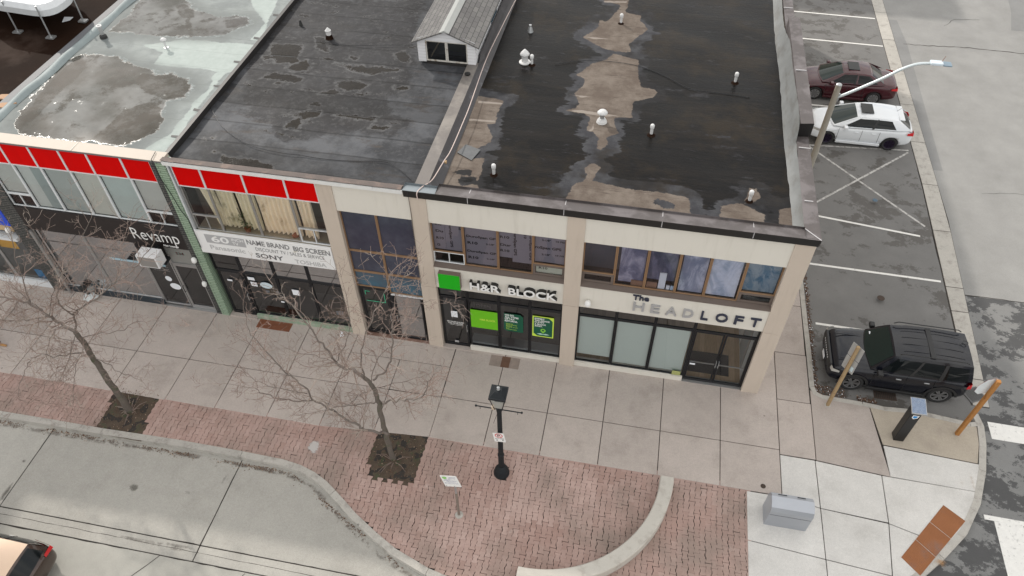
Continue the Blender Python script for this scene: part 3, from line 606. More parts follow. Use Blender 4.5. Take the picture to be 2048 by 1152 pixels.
w1_ = k.noise(.9, 9, .7); w2_ = k.noise(3.2, 8, .72); d = k.m('ADD', k.attr('pud'), k.m('ADD', k.m('MULTIPLY', k.m('SUBTRACT', w2_, .5), .55), k.m('MULTIPLY', k.m('SUBTRACT', w1_, .5), .7))); pud = k.step(d, -.012, .012)
scum = k.m('MULTIPLY', k.step(d, -.17, -.01), k.m('SUBTRACT', 1, k.step(d, -.0, .05))); scum = k.m('MULTIPLY', scum, k.m('MULTIPLY', k.step(k.noise(9, 6, .75), .46, .6), k.step(k.noise(.7, 3), .42, .56)))
dd = k.step(k.m('ADD', k.attr('dry'), k.m('MULTIPLY', k.m('SUBTRACT', w1_, .5), .5)), -.02, .03)
base = k.mix(k.step(w1_, .35, .65), (.15, .168, .168), (.25, .275, .268)); base = k.mix(dd, base, k.mix(k.step(w2_, .3, .7), (.30, .345, .328), (.36, .405, .388)))
base = k.mix(k.m('MULTIPLY', k.step(d, -.75, -.02), .75), base, (.115, .128, .125)); base = k.mix(k.m('MULTIPLY', scum, .85), base, (.40, .43, .43))
pc = k.mix(k.step(k.noise(.55, 5, .55), .36, .64), (.045, .043, .034), (.15, .152, .146)); pc = k.mul(pc, k.m('ADD', .82, k.m('MULTIPLY', w2_, .36))); pc = k.mix(k.step(k.noise(.9, 7, .7), .5, .62), pc, (.028, .023, .014))  # grey end of the puddle colour stands in for reflected sky
isl = k.m('MULTIPLY', k.step(k.noise(2.2, 8, .75), .64, .67), k.step(k.noise(11, 6, .75), .5, .6)); pc = k.mix(isl, pc, (.36, .40, .40))
dp = k.step(k.m('ADD', k.attr('refl_algae'), k.m('MULTIPLY', k.m('SUBTRACT', w2_, .5), .35)), -.03, .05); pc = k.mix(k.m('MULTIPLY', dp, k.m('ADD', .55, k.m('MULTIPLY', k.step(w2_, .4, .6), .4))), pc, (.026, .020, .010))  # dark reflections of parapet and tarp painted into the puddle, plus brown algae
col = k.mix(pud, base, pc)
sm = k.step(k.m('ABSOLUTE', k.m('SUBTRACT', k.m('FRACT', k.m('MULTIPLY', k.m('ADD', k.xyz()['Y'], .35), 1.02)), .5)), .0, .012); sm = k.m('MAXIMUM', sm, pud)
col = k.mul(col, k.m('ADD', .62, k.m('MULTIPLY', sm, .38))); col = k.mul(col, k.m('ADD', .9, k.m('MULTIPLY', k.noise(40, 4, .65), .2)))
m_roofG = k.fin(col, k.m('ADD', k.m('SUBTRACT', .75, k.m('MULTIPLY', pud, .72)), k.m('MAXIMUM', k.m('MULTIPLY', isl, .8), k.m('MULTIPLY', scum, .8))), spec=.5)
m_roofD = mat('brown_wet_roof', (.016, .008, .005), .7, var=.5, sc=.7, fine=.1, bump=.1, spec=.03, stain=(.036, .024, .019), stsc=.5)
# ---------------- RIGHT BUILDING : tax office and salon
b = thing('corner_shop_building', 'two storey beige corner building with tax office and hair salon under a flat black roof', 'building', (1.2, 0, 0)); bR = b
def split_col(x0, x1, y0, y1, top, m, name='pilaster'):
    MB().box(x0, x1, y0, y1, 0, 2.985).box(x0, x1, y0, y1, 2.997, top).box(x0 + .01, x1 - .01, y0 + .01, y1, 2.98, 3.0).build(name, m, b)
for x0, x1 in ((-4.30, -3.81), (.17, .66), (6.11, 6.63)): split_col(x0, x1, 0, .34, 6.66, m_beige)
MB().box(6.36, 6.63, .342, 26, 0, 6.6).box(-4.0, 6.36, 25.7, 26, 0, 6.6).box(-4.28, -4.0, .342, 26, 0, 6.4).build('wall', m_beige, b)
for x0, x1 in ((-3.81, .17), (.66, 6.11)):
    MB().box(x0, x1, .03, .34, 5.70, 6.66).build('upper_fascia', m_cream, b); MB().box(x0, x1, .03, .34, 3.0, 3.93).build('sign_fascia', m_cream, b)
    MB().add([(x0, -.01, 3.935), (x1, -.01, 3.935), (x1, -.01, 3.965), (x0, -.01, 3.965), (x0, .2, 4.03), (x1, .2, 4.03), (x1, .2, 3.935), (x0, .2, 3.935)], [(0, 1, 2, 3), (3, 2, 5, 4), (0, 3, 4, 7), (1, 6, 5, 2), (0, 7, 6, 1)]).build('window_sill', m_brown, b)
MB().box(-2.87, .17, .06, .3, 0, .2).build('knee_wall', m_cream, b); MB().box(.66, 4.2, .06, .3, 0, .2).build('knee_wall', m_cream, b)
MB().box(-3.81, -2.87, .0, .3, -.02, .045).build('threshold', m_slab, b); MB().box(4.2, 6.11, .05, .3, -.02, .03).build('threshold', m_alu, b)
# upper windows
cxs = [-3.81, -2.86, -1.83, -.79, .17]
for i, (x0, x1) in enumerate(zip(cxs, cxs[1:])):
    z0 = 4.03
    if i == 0: window(b, x0, x1, 4.03, 4.47, .14, m_alu_w, g_clear, .03, bars=((x0 + x1) / 2,), name='vent_window'); z0 = 4.475
    if i == 3: window(b, x0, x1, 4.03, 4.47, .14, m_brown, g_clear, .075, name='vent_window'); z0 = 4.475
    window(b, x0, x1, z0, 5.7, .14, m_bronze, g_mid, .035)
dxs = [.66, 1.60, 2.485, 3.365, 4.19, 5.14, 6.11]
for i, (x0, x1) in enumerate(zip(dxs, dxs[1:])):
    z0 = 4.03
    if i in (0, 5): window(b, x0, x1, 4.03, 4.42, .14, m_brown, g_clear, .08, name='vent_window'); z0 = 4.425
    window(b, x0, x1, z0, 5.7, .14, m_bronze, g_mid, .037)
# shop front tax office
window(b, -3.81, -2.87, 2.48, 3.0, .13, m_black, g_clear, .05); door(b, -3.78, -2.9, .05, 2.47, .14, m_black, g_dark, .075, 'right')
for x0, x1 in ((-2.87, -1.86), (-1.86, -.86), (-.86, .17)): window(b, x0, x1, 2.48, 3.0, .13, m_black, g_clear, .045); window(b, x0, x1, .2, 2.475, .13, m_black, g_dark, .05)
for x0, x1 in ((.66, 1.84), (1.84, 3.03), (3.03, 4.21)): window(b, x0, x1, 2.5, 3.0, .13, m_black, g_dark, .045); window(b, x0, x1, .2, 2.495, .13, m_black, g_clear, .05)
window(b, 4.21, 6.11, 2.5, 3.0, .13, m_black, g_clear, .05); door(b, 4.25, 5.15, .03, 2.49, .14, m_black, g_clear, .06, 'right', .95); door(b, 5.16, 6.07, .03, 2.49, .14, m_black, g_clear, .06, 'left', .95)
MB().box(6.075, 6.11, .13, .2, .03, 2.5).build('door_jamb', m_black, b); MB().box(4.212, 4.248, .13, .2, .03, 2.5).build('door_jamb', m_black, b)
for i, (x0, x1) in enumerate(((.72, 1.79), (1.90, 2.98), (3.09, 4.14))): MB().box(x0, x1, .215, .22, .5 if i == 0 else .3, 2.44).build('privacy_film', m_frost, b)
room(b, -3.8, .16, .3, 5, .02, 2.96, plain('office_wall', (.5, .52, .52), .9), m_intfloor)
MB().box(-2.86, .15, .21, .55, .2, .32).build('inner_ledge', plain('pale_ledge', (.62, .68, .68), .6), b)
k = NT('wood_floor'); u = k.xyz(); br = k.m('FLOOR', k.m('MULTIPLY', u['X'], 7)); n = k.noise(1, 0, 0, k.map((7, .8, 1)))
wn_ = k.n.new('ShaderNodeTexWhiteNoise'); wn_.noise_dimensions = '1D'; k.l.new(br, wn_.inputs['W'])
m_wood = k.fin(k.mul(k.mix(wn_.outputs['Value'], (.45, .31, .18), (.66, .49, .32)), k.m('ADD', .6, k.m('MULTIPLY', k.noise(6, 5, .6, k.map((6, .6, 1))), .8))), .5)
room(b, .68, 6.08, .3, 6, .02, 2.96, plain('salon_wall', (.85, .87, .88), .9), m_wood)
MB().box(-4.0, 6.36, .35, 25.7, 3.0, 3.9).build('floor_slab', m_dark, b); MB().box(-4.0, 6.36, .342, 25.7, 6.1, 6.36).build('roof_slab', m_dark, b)
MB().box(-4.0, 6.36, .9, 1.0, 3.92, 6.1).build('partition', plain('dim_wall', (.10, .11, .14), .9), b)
# roof of the right building
Z5 = lambda p: zp(p, 1100, 0, 3.84, 6.45); Z6 = lambda p: zp(p, 800, 200, 2.56, 6.45)
dry = [Z5([(300, -60), (620, -60), (600, 15), (585, 95), (700, 120), (690, 160), (750, 225), (600, 340), (620, 400), (480, 385), (400, 370), (250, 285), (370, 210), (380, 150), (430, 165), (470, 130), (520, 80), (550, 40), (430, 10)]),
       Z5([(490, 415), (690, 460), (670, 570), (700, 670), (800, 685), (830, 710), (800, 745), (640, 775), (620, 870), (630, 905), (500, 900), (500, 960), (530, 1020), (440, 1050), (445, 1110), (400, 1152), (350, 1140), (370, 1060), (330, 1010), (280, 1010), (300, 900), (200, 830), (230, 790), (190, 720), (270, 640), (275, 600), (200, 575), (320, 490), (430, 460)]),
       Z5([(90, 840), (250, 845), (400, 870), (630, 905), (400, 895), (200, 862)]), Z5([(250, 285), (340, 285), (470, 300), (340, 300)]),
       Z6([(370, -30), (535, 5), (500, 60), (490, 115), (445, 125), (470, 190), (460, 215), (400, 240), (370, 300), (425, 300), (400, 470), (140, 440), (300, 100)]),
       Z6([(990, 325), (1030, 345), (1000, 370), (980, 415), (1100, 440), (1180, 455), (1300, 470), (1460, 490), (1490, 520), (1490, 610), (1190, 600), (840, 525), (880, 430), (940, 415), (960, 385), (945, 350)]),
       Z6([(1640, 545), (1740, 530), (1790, 550), (1870, 590), (1860, 650), (1640, 620)]), Z6([(1940, 560), (2010, 545), (2060, 600), (2060, 680), (1950, 660), (1940, 600)]), Z6([(1790, 450), (1820, 455), (1850, 500), (1800, 530), (1765, 520)])]
hole = Z6([(1285, 515), (1310, 500), (1380, 515), (1410, 535), (1400, 560), (1350, 558), (1295, 535)])
def roof_sheet_hole(o, polys):
    me = o.data; n = len(me.vertices); co = np.empty(n * 3, np.float32); me.vertices.foreach_get('co', co); co = co.reshape(-1, 3); off = o.parent.location
    a = me.attributes['dry']; v = np.empty(n, np.float32); a.data.foreach_get('value', v)
    for p in polys: v = np.minimum(v, -pinpoly([(q[0], q[1]) for q in p], co[:, 0] + off.x, co[:, 1] + off.y) * 1.0)
    a.data.foreach_set('value', v.astype(np.float32))
o = sheet('roof', -3.62, 6.2, .36, 25.8, 6.45, .09, {'dry': dry, 'pale': [Z5([(90, 840), (250, 846), (400, 870), (630, 905), (400, 893), (200, 862)]), Z5([(250, 283), (340, 285), (470, 300), (340, 302)]), Z5([(140, 728), (250, 735), (350, 750), (240, 752)]), Z5([(318, 925), (340, 928), (335, 1000), (300, 1012), (282, 1005), (315, 990)]), Z5([(400, 5), (600, 12), (590, 22), (420, 18)]), Z6([(395, 5), (530, 14), (528, 24), (400, 17)]), Z6([(345, 95), (490, 104), (488, 114), (350, 106)])]}, m_roofR, b); roof_sheet_hole(o, [hole, Z6([(265, 370), (310, 355), (365, 362), (355, 385), (310, 380)]), Z6([(300, 400), (380, 395), (395, 430), (310, 440)])])
# copings : front, right with raised middle
def coping(x0, x1, y0, y1, zo, zi, face, name='coping', m=None): 
    return MB().add([(x0, y0, zo), (x1, y0, zo), (x1, y1, zi), (x0, y1, zi), (x0, y0, face), (x1, y0, face), (x1, y1, face), (x0, y1, face)], [(0, 1, 2, 3), (0, 4, 5, 1), (1, 5, 6, 2), (2, 6, 7, 3), (3, 7, 4, 0)]).build(name, m or m_cope, b)
MB().box(-4.42, 6.66, -.05, 0, 6.64, 6.862).build('cornice_face', m_cope_dark, b)
coping(-3.5, 6.3, -.055, .41, 6.875, 6.80, 6.863); coping(-4.44, -3.505, -.055, .3, 6.878, 6.80, 6.863, m=plain('patched_coping', (.22, .25, .27), .4, .3))
MB().add([(6.3, -.055, 6.868), (6.68, -.055, 6.868), (6.68, 4.5, 6.84), (6.34, 4.5, 6.80), (6.3, .41, 6.80), (6.68, -.055, 6.66), (6.68, 4.5, 6.6)], [(0, 1, 2, 3, 4), (1, 5, 6, 2)]).build('coping', m_cope, b)
MB().add([(6.35, 4.5, 7.26), (6.72, 4.5, 7.3), (6.72, 10.9, 7.3), (6.35, 10.9, 7.26), (6.35, 4.5, 6.7), (6.72, 4.5, 6.6), (6.72, 10.9, 6.6), (6.35, 10.9, 6.6)], [(0, 1, 2, 3), (1, 5, 6, 2), (2, 6, 7, 3), (3, 7, 4, 0)]).build('raised_coping', m_cope, b)
MB().quad((6.34, 4.496, 6.82), (6.725, 4.496, 6.84), (6.725, 4.496, 7.29), (6.34, 4.496, 7.25)).build('parapet_end', m_cope_dark, b)
MB().add([(6.38, 9.0, 6.80), (6.72, 10.95, 6.84), (6.72, 26, 6.84), (6.38, 26, 6.80), (6.72, 26, 6.6), (6.72, 10.95, 6.6)], [(0, 1, 2, 3), (1, 5, 4, 2)]).build('coping', m_cope, b)
mb = MB()   # sloping grey flashing along the right edge, wrinkled
vs = []; ny = 150
for j in range(ny + 1):
    y = .38 + (25.6 - .38) * j / ny
    up = 0 if y < 4.3 else (min(1, (y - 4.3) / .15) if y < 9 else max(0, 1 - (y - 9.0) / 2.2)); top = 6.79 + .46 * up
    for i in range(5):
        t = i / 4; w = .02 * mnoise.noise(Vector((t * 3, y * 2.2 + t * 2.5, 0)))
        vs.append((6.10 + .02 * math.sin(y) + (.26 - .02 * (1 - up)) * t ** .8 + w, y, 6.455 + (top - 6.455) * t + w))
mb.add(vs, [(j * 5 + i, j * 5 + i + 1, (j + 1) * 5 + i + 1, (j + 1) * 5 + i) for j in range(ny) for i in range(4)])
mb.build('flashing', m_membrane, b, smooth=True)
mb = MB()
for x in (-2.6, .05, 2.65, 5.0): mb.add([(x, -.058, 6.67), (x + .018, -.058, 6.67), (x + .018, -.058, 6.871), (x, -.058, 6.871), (x + .018, .41, 6.804), (x, .41, 6.804)], [(0, 1, 2, 3), (3, 2, 4, 5)])
for y, dz in ((1.5, 0), (3.9, 0), (7.4, .46), (12.5, 0), (15.5, 0)): mb.box(6.37, 6.7, y, y + .03, 6.83 + dz * .98, 6.848 + dz)
mb.add([(6.30, .40, 6.812), (6.325, .42, 6.812), (6.685, -.04, 6.876), (6.66, -.058, 6.876)], [(0, 1, 2, 3)])
mb.build('coping_joint', plain('pale_sealant', (.45, .44, .45), .7), b)
# divider kerb between the roofs
MB().add([(-4.22, .3, 6.74), (-3.85, .3, 6.74), (-3.85, 7.0, 6.72), (-4.22, 7.0, 6.72), (-4.22, .3, 6.5), (-4.22, 7.0, 6.5), (-3.85, .3, 6.6), (-3.85, 7, 6.6)], [(0, 1, 2, 3), (3, 5, 4, 0), (1, 6, 7, 2), (0, 4, 6, 1)]).build('divider_coping', mat('divider_coping', (.145, .13, .12), .5, .1, var=.2, stain=(.22, .2, .18), stsc=.8), b)
mb = MB(); vs = []
for j in range(90):
    y = .3 + j * .29
    for i in range(4): t = i / 3; vs.append((-3.85 + .3 * t, y, (6.73 if y < 7.2 else 6.95) - (.27 if y < 7.2 else .49) * t ** .7 + .012 * mnoise.noise(Vector((t * 4, y * 2, 1)))))
mb.add(vs, [(j * 4 + i, j * 4 + i + 1, (j + 1) * 4 + i + 1, (j + 1) * 4 + i) for j in range(89) for i in range(3)])
mb.build('divider_flashing', mat('black_flashing', (.035, .032, .036), .42, var=.4, sc=2, stain=(.1, .1, .11), stsc=2.0, st=(.55, .7)), b, smooth=True)
# ---------------- MIDDLE BUILDING : television shop and stair entrance
b = thing('television_shop_building', 'two storey building with red panels, faded television shop sign and grey felt roof', 'building', (-8, 0, 0)); bM = b
split_col(-7.04, -6.56, .0, .34, 6.70, m_beige)
MB().box(-6.56, -4.302, .03, .34, 5.72, 6.70).build('upper_fascia', m_cream, b)
MB().box(-11.7, -4.302, .9, 1.0, 3.3, 6.3).build('partition', plain('dim_wall_brown', (.12, .10, .08), .9), b)
MB().box(-11.7, -4.302, 24.7, 25, 0, 6.4).build('wall', m_beige, b); MB().box(-11.7, -4.302, .35, 24.7, 3.12, 3.9).build('floor_slab', m_dark, b); MB().box(-11.7, -4.302, .345, 24.7, 6.2, 6.5).build('roof_slab', m_dark, b)
for x0, x1, z0, z1 in ((-6.56, -5.45, 4.03, 5.72), (-5.45, -4.302, 4.03, 5.72), (-6.56, -5.45, 3.12, 4.025), (-5.45, -4.302, 3.12, 4.025), (-6.56, -5.45, 2.42, 3.115), (-5.45, -4.302, 2.26, 3.115)): window(b, x0, x1, z0, z1, .14, m_bronze, None, .035)
k = NT('blue_dark_glazing'); cc = k.mix(k.step(k.noise(.9, 6, .65), .35, .7), (.026, .030, .055), (.055, .065, .098)); m_blueglaze = k.fin(cc, .12, spec=.8)
k2 = NT('teal_glazing'); m_teal = k2.fin(k2.mix(k2.step(k2.noise(1.4, 5, .6), .4, .7), (.05, .08, .115), (.04, .12, .18)), .12, spec=.8)
for x0, x1, z0, z1, m_ in ((-6.52, -5.49, 4.07, 5.68, m_blueglaze), (-5.41, -4.34, 4.07, 5.68, m_blueglaze), (-6.52, -5.49, 3.16, 3.99, m_blueglaze), (-5.41, -4.34, 3.16, 3.99, m_blueglaze), (-6.52, -5.49, 2.46, 3.08, m_teal), (-5.41, -4.34, 2.3, 3.08, m_teal)):
    MB().quad((x0, .17, z0), (x1, .17, z0), (x1, .17, z1), (x0, .17, z1)).build('pane', m_, b)
d = door(b, -6.5, -5.5, .08, 2.41, .14, m_black, g_dark, .1, 'right'); mt = plain('green_tape', (.05, .45, .25), .6)
MB().box(-6.32, -5.66, .128, .135, 1.74, 1.76).box(-5.68, -5.66, .128, .135, 1.76, 2.22).box(-6.32, -6.15, .128, .135, 2.2, 2.22).box(-6.32, -6.30, .128, .135, 2.04, 2.2).build('tape_outline', mt, d)
door(b, -5.36, -4.40, .02, 2.2, .14, m_black, g_refl, .06, 'left'); MB().box(-5.42, -4.302, .1, .2, 2.21, 2.255).build('door_head', m_alu_w, b); MB().box(-6.56, -4.302, .04, .3, -.02, .02).build('threshold', mat('brick_step', (.22, .13, .1), .9, var=.3, sc=6), b)
MB().box(-5.48, -5.38, .13, .24, .02, 2.26).build('door_post', m_black, b)
room(b, -6.55, -4.31, .3, 4, .01, 3.0, plain('stairwell_wall', (.22, .18, .13), .9), m_intfloor)
# red panels and windows of the shop
k = NT('red_enamel'); m_redp = k.fin(k.mul((.60, .0, .0), k.m('ADD', .86, k.m('MULTIPLY', k.noise(1.4, 7, .65, k.map((3, 3, .6))), .28))), .5, spec=.06)
xs = [-11.50, -10.6, -9.3, -8.01, -7.05]
for x0, x1 in zip(xs, xs[1:]): window(b, x0, x1, 5.91, 6.74, .03, m_alu_w, m_redp, .028, .05, name='red_panel')
vent_m = plain('old_aluminium', (.36, .355, .34), .5, .5)
for i, (x0, x1) in enumerate(zip(xs, xs[1:])):
    z0 = 4.15
    if i in (0, 3): window(b, x0, x1, 4.15, 4.74, .08, m_alu_w if i == 3 else vent_m, g_clear, .03, bars=((x0 + x1) / 2,), name='vent_window'); z0 = 4.745
    window(b, x0, x1, z0, 5.9, .08, m_alu, g_clear, .032)
MB().box(-11.5, -7.05, .1, .8, 4.02, 4.15).build('window_ledge', mat('stained_ledge', (.42, .37, .28), .9, var=.3, sc=4), b)
xs = [-11.56, -10.6, -9.41, -8.2, -7.05]
for i, (x0, x1) in enumerate(zip(xs, xs[1:])):
    window(b, x0, x1, 2.25, 3.14, .13, m_black, g_refl if i else g_dark, .05)
    if i: window(b, x0, x1, .2, 2.245, .13, m_black, g_dark, .05)
door(b, -11.53, -10.63, .05, 2.24, .14, m_black, g_dark, .08, 'right')
def brickmat(name, c1, c2, mortar, sc=1.0):
    k = NT(name); bt = k.n.new('ShaderNodeTexBrick'); m = k.map((1, 1, 1), (math.pi / 2, 0, 0)); k.l.new(m, bt.inputs['Vector'])
    bt.inputs['Color1'].default_value = c1 + (1,); bt.inputs['Color2'].default_value = c2 + (1,); bt.inputs['Mortar'].default_value = mortar + (1,)
    bt.inputs['Scale'].default_value = sc; bt.inputs['Brick Width'].default_value = .42; bt.inputs['Row Height'].default_value = .085; bt.inputs['Mortar Size'].default_value = .008; bt.inputs['Mortar Smooth'].default_value = .2
    bp = k.n.new('ShaderNodeBump'); bp.inputs['Strength'].default_value = .8; bp.inputs['Distance'].default_value = .02; k.l.new(bt.outputs['Fac'], bp.inputs['Height']); bp.invert = True; k.l.new(bp.outputs['Normal'], k.b.inputs['Normal'])
    return k.fin(k.mul(bt.outputs['Color'], k.m('ADD', .85, k.m('MULTIPLY', k.noise(20, 3), .3))), .5)
m_gbrick = brickmat('green_glazed_brick', (.27, .37, .27), (.31, .41, .30), (.06, .09, .06)); m_kbrick = brickmat('black_glazed_brick', (.022, .026, .026), (.035, .038, .038), (.16, .15, .14))
MB().box(-10.6, -7.05, .05, .3, 0, .2).build('knee_wall', mat('worn_green_wall', (.26, .34, .25), .85, var=.35, sc=5, stain=(.4, .38, .33), stsc=4), b)
MB().box(-11.62, -10.6, -.02, .3, -.02, .05).build('threshold', m_slab, b)
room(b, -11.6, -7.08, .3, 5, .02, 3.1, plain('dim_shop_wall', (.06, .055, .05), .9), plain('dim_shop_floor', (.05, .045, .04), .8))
MB().box(-11.64, -4.43, -.085, -.05, 6.745, 6.868).build('fascia_trim', mat('white_trim', (.68, .68, .67), .55, var=.1, sc=5, stain=(.42, .41, .4), stsc=6, st=(.6, .75)), b)
mb = MB(); vs = []
for i in range(61):
    x = -11.68 + (7.22) * i / 60
    for t, (yy, zz) in enumerate(((-.07, 6.90), (.12, 6.89), (.36, 6.70), (.45, 6.625))): vs.append((x, yy + .015 * mnoise.noise(Vector((x * 3, t, 2))), zz + .01 * mnoise.noise(Vector((x * 4, t, 5)))))
mb.add(vs, [(i * 4 + t, (i + 1) * 4 + t, (i + 1) * 4 + t + 1, i * 4 + t + 1) for i in range(60) for t in range(3)]); mb.build('roof_edge_strip', mat('brown_edge', (.10, .078, .07), .75, var=.3, sc=3, stain=(.17, .12, .10), stsc=1.5), b, smooth=True)
Z2 = lambda p: zp(p, 640, 0, 3.2, 6.6); Z1 = lambda p: zp(p, 0, 0, 3.2, 6.6)
pud = [Z2(q) for q in ([(90, 405), (200, 420), (330, 430), (520, 450), (420, 465), (320, 475), (230, 460), (200, 440)], [(110, 520), (220, 515), (300, 540), (270, 570), (180, 580), (120, 550)], [(0, 600), (60, 580), (160, 590), (60, 610)], [(470, 550), (550, 560), (500, 585)], [(100, 735), (180, 740), (240, 735), (260, 745), (360, 750), (350, 770), (330, 775), (300, 770), (150, 745)], [(330, 800), (460, 820), (380, 835), (330, 820)], [(190, 360), (240, 365), (220, 380)], [(480, 340), (560, 330), (570, 400), (500, 390)], [(250, 590), (320, 595), (280, 605)])]
pud += [Z1(q) for q in ([(1740, 280), (1930, 290), (1900, 400), (1770, 400), (1730, 340)], [(1840, 430), (1950, 385), (2000, 410), (1960, 450), (1850, 450)], [(1680, 500), (1740, 465), (1870, 480), (1940, 500), (1900, 530), (1770, 510)], [(1760, 540), (1790, 520), (1820, 550)], [(1680, 355), (1750, 360), (1740, 375), (1690, 372)], [(1850, 730), (1990, 710), (2048, 715), (2040, 745), (1930, 760), (1900, 830), (1830, 820), (1850, 780), (1930, 750)], [(1300, 880), (1370, 880), (1330, 900)], [(1380, 970), (1440, 1010), (1500, 1010), (1640, 1025), (1750, 1050), (1740, 1095), (1540, 1080), (1450, 1060)], [(2020, 240), (2090, 250), (2100, 330), (2030, 310)])]
damp = [Z2([(-400, 0), (640, 0), (600, 300), (540, 560), (430, 640), (540, 780), (480, 860), (200, 830), (-200, 900), (-500, 700)])]
sheet('roof', -11.7, -4.21, .42, 24.8, 6.6, .09, {'pud': pud, 'damp': damp}, m_roofM, b, .02)
MB().box(-11.82, -11.70, .3, 24.8, 6.3, 6.80).build('parapet', mat('black_upstand', (.018, .016, .016), .5, var=.4), b)
# ---------------- LEFT BUILDING : salon with green pier
b = thing('salon_building', 'two storey building with red panels over a black salon sign and pale green roof', 'building', (-15, 0, 0)); bL = b
MB().box(-12.12, -11.925, 0, .34, 0, 6.78).build('black_brick_pier', m_kbrick, b); MB().box(-11.923, -11.72, -.02, .34, 0, 6.78).build('green_brick_pier', m_gbrick, b)
MB().box(-11.718, -11.63, -.02, .34, 0, 6.76).build('green_brick_return', m_gbrick, b); MB().box(-11.628, -11.57, .02, .3, 4.1, 6.76).build('trim_strip', m_alu_w, b)
MB().box(-18.62, -18.0, 0, .34, 0, 6.78).build('black_brick_pier', m_kbrick, b)
xs = [-18.0, -17.1, -16.12, -15.11, -14.19, -13.08, -12.12]
for x0, x1 in zip(xs, xs[1:]): window(b, x0, x1, 5.93, 6.76, .02, m_alu_w, m_redp, .028, .05, name='red_panel')
for i, (x0, x1) in enumerate(zip(xs, xs[1:])):
    z0 = 4.13
    if i in (0, 5): window(b, x0, x1, 4.13, 4.64, .06, m_alu_w, g_clear, .03, bars=((x0 + x1) / 2,), name='vent_window'); z0 = 4.645
    window(b, x0, x1, z0, 5.92, .06, m_alu_w, g_clear, .034)
    z1 = 5.86
    bl = MB(); n = 40
    m_bl = mat('window_blind_%d' % i, [(.50, .52, .50), (.55, .585, .57), (.42, .46, .45), (.56, .57, .53), (.50, .57, .56), (.52, .53, .51)][i], .9, var=.08, sc=2)
    bl.box(x0 + .04, x1 - .04, .14, .15, z0 + .04, z1)
    if i == 1: bl.cm = 1; bl.box(x0 + .5, x1 - .06, .13, .138, z0 + .06, z1)
    o = tag(bl.build('window_blind', [m_bl, plain('grey_gauze', (.33, .39, .39), .8)]), ['pale window blind at the west end of the salon upper windows', 'pale blind with a grey gauze half, second salon upper window', 'dull grey green blind, third salon upper window from the black pier at the far end', 'warm white blind, third salon upper window from the green pier', 'blue green blind, second salon upper window from the green pier', 'off white blind over the slatted vent beside the green pier'][i], 'blind', 'blinds in the salon upper windows')
MB().box(-18.0, -12.12, .0, .1, 3.14, 4.12).box(-14.12, -13.12, .01, .1, 2.6, 3.138).build('sign_board', mat('black_sign_board', (.012, .008, .008), .45, var=.3, sc=2), b)
window(b, -18.0, -16.08, .26, 3.13, .08, m_alu, g_refl, .05); window(b, -16.08, -14.14, .26, 3.13, .08, m_alu, g_refl, .05); window(b, -14.14, -13.12, .1, 2.58, .08, m_alu, g_dark, .05)
window(b, -13.12, -12.12, 2.28, 3.13, .08, m_alu, None, .05); MB().quad((-13.08, .12, 2.3), (-12.15, .12, 2.3), (-12.15, .12, 3.1), (-13.08, .12, 3.1)).build('transom_panel', plain('transom_grey', (.26, .26, .245), .4), b)
door(b, -13.1, -12.14, .05, 2.27, .08, m_alu, g_dark, .09, 'left', hm=m_black); MB().box(-18.0, -14.14, .03, .3, 0, .26).build('knee_wall', plain('dark_teal_base', (.02, .03, .04), .6), b); MB().box(-14.14, -12.12, .0, .3, -.02, .045).build('threshold', m_alu, b)
MB().cyl((-17.9, -.05), .05, 0, 3.1, 10).build('corner_post', m_alu, b)
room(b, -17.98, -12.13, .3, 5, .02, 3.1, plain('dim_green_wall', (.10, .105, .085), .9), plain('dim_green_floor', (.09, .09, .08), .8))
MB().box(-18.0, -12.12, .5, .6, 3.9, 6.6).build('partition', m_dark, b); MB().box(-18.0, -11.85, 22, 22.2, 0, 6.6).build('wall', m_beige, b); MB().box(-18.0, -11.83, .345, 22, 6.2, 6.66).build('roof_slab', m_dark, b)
MB().box(-60, -11.66, -.055, -.004, 6.785, 6.845).build('cornice_trim', plain('grey_trim', (.13, .13, .14), .5), b)
MB().add([(-60, -.06, 6.86), (-11.66, -.06, 6.86), (-11.66, .36, 6.87), (-60, .36, 6.87), (-60, -.06, 6.84), (-11.66, -.06, 6.84), (-11.66, .36, 6.7)], [(0, 1, 2, 3), (0, 4, 5, 1), (1, 5, 6, 2)]).build('coping', mat('beige_coping', (.46, .40, .34), .6, var=.06, sc=1), b)
mb = MB()
for x in (-17.42, -14.55): mb.box(x, x + .03, -.062, .36, 6.863, 6.876)
mb.build('coping_joint', m_cream, b)
Zg = lambda p: zp(p, 0, 0, 3.2, 6.75)
pud = [Zg([(520, 355), (700, 350), (760, 370), (860, 420), (950, 440), (1000, 475), (1100, 470), (1200, 510), (1235, 550), (1180, 620), (1060, 650), (1050, 700), (1030, 790), (980, 850), (900, 900), (800, 940), (500, 905), (150, 870), (90, 790), (200, 620), (400, 400)]), Zg([(930, -60), (1150, -40), (1240, 60), (1400, 110), (1580, 110), (1600, 150), (1400, 230), (1250, 235), (1050, 230), (850, 215), (700, 200), (860, 60)])]
dryg = [Zg([(920, 290), (1180, 250), (1700, 290), (1600, 400), (1460, 470), (1300, 440), (980, 410), (1040, 340)]), Zg([(1560, -60), (1800, -60), (1700, 200), (1660, 260), (1600, 255), (1690, 150)]), Zg([(1370, 480), (1500, 400), (1300, 650), (1150, 860), (1060, 980), (880, 980), (1100, 850), (1260, 640), (1340, 560)])]
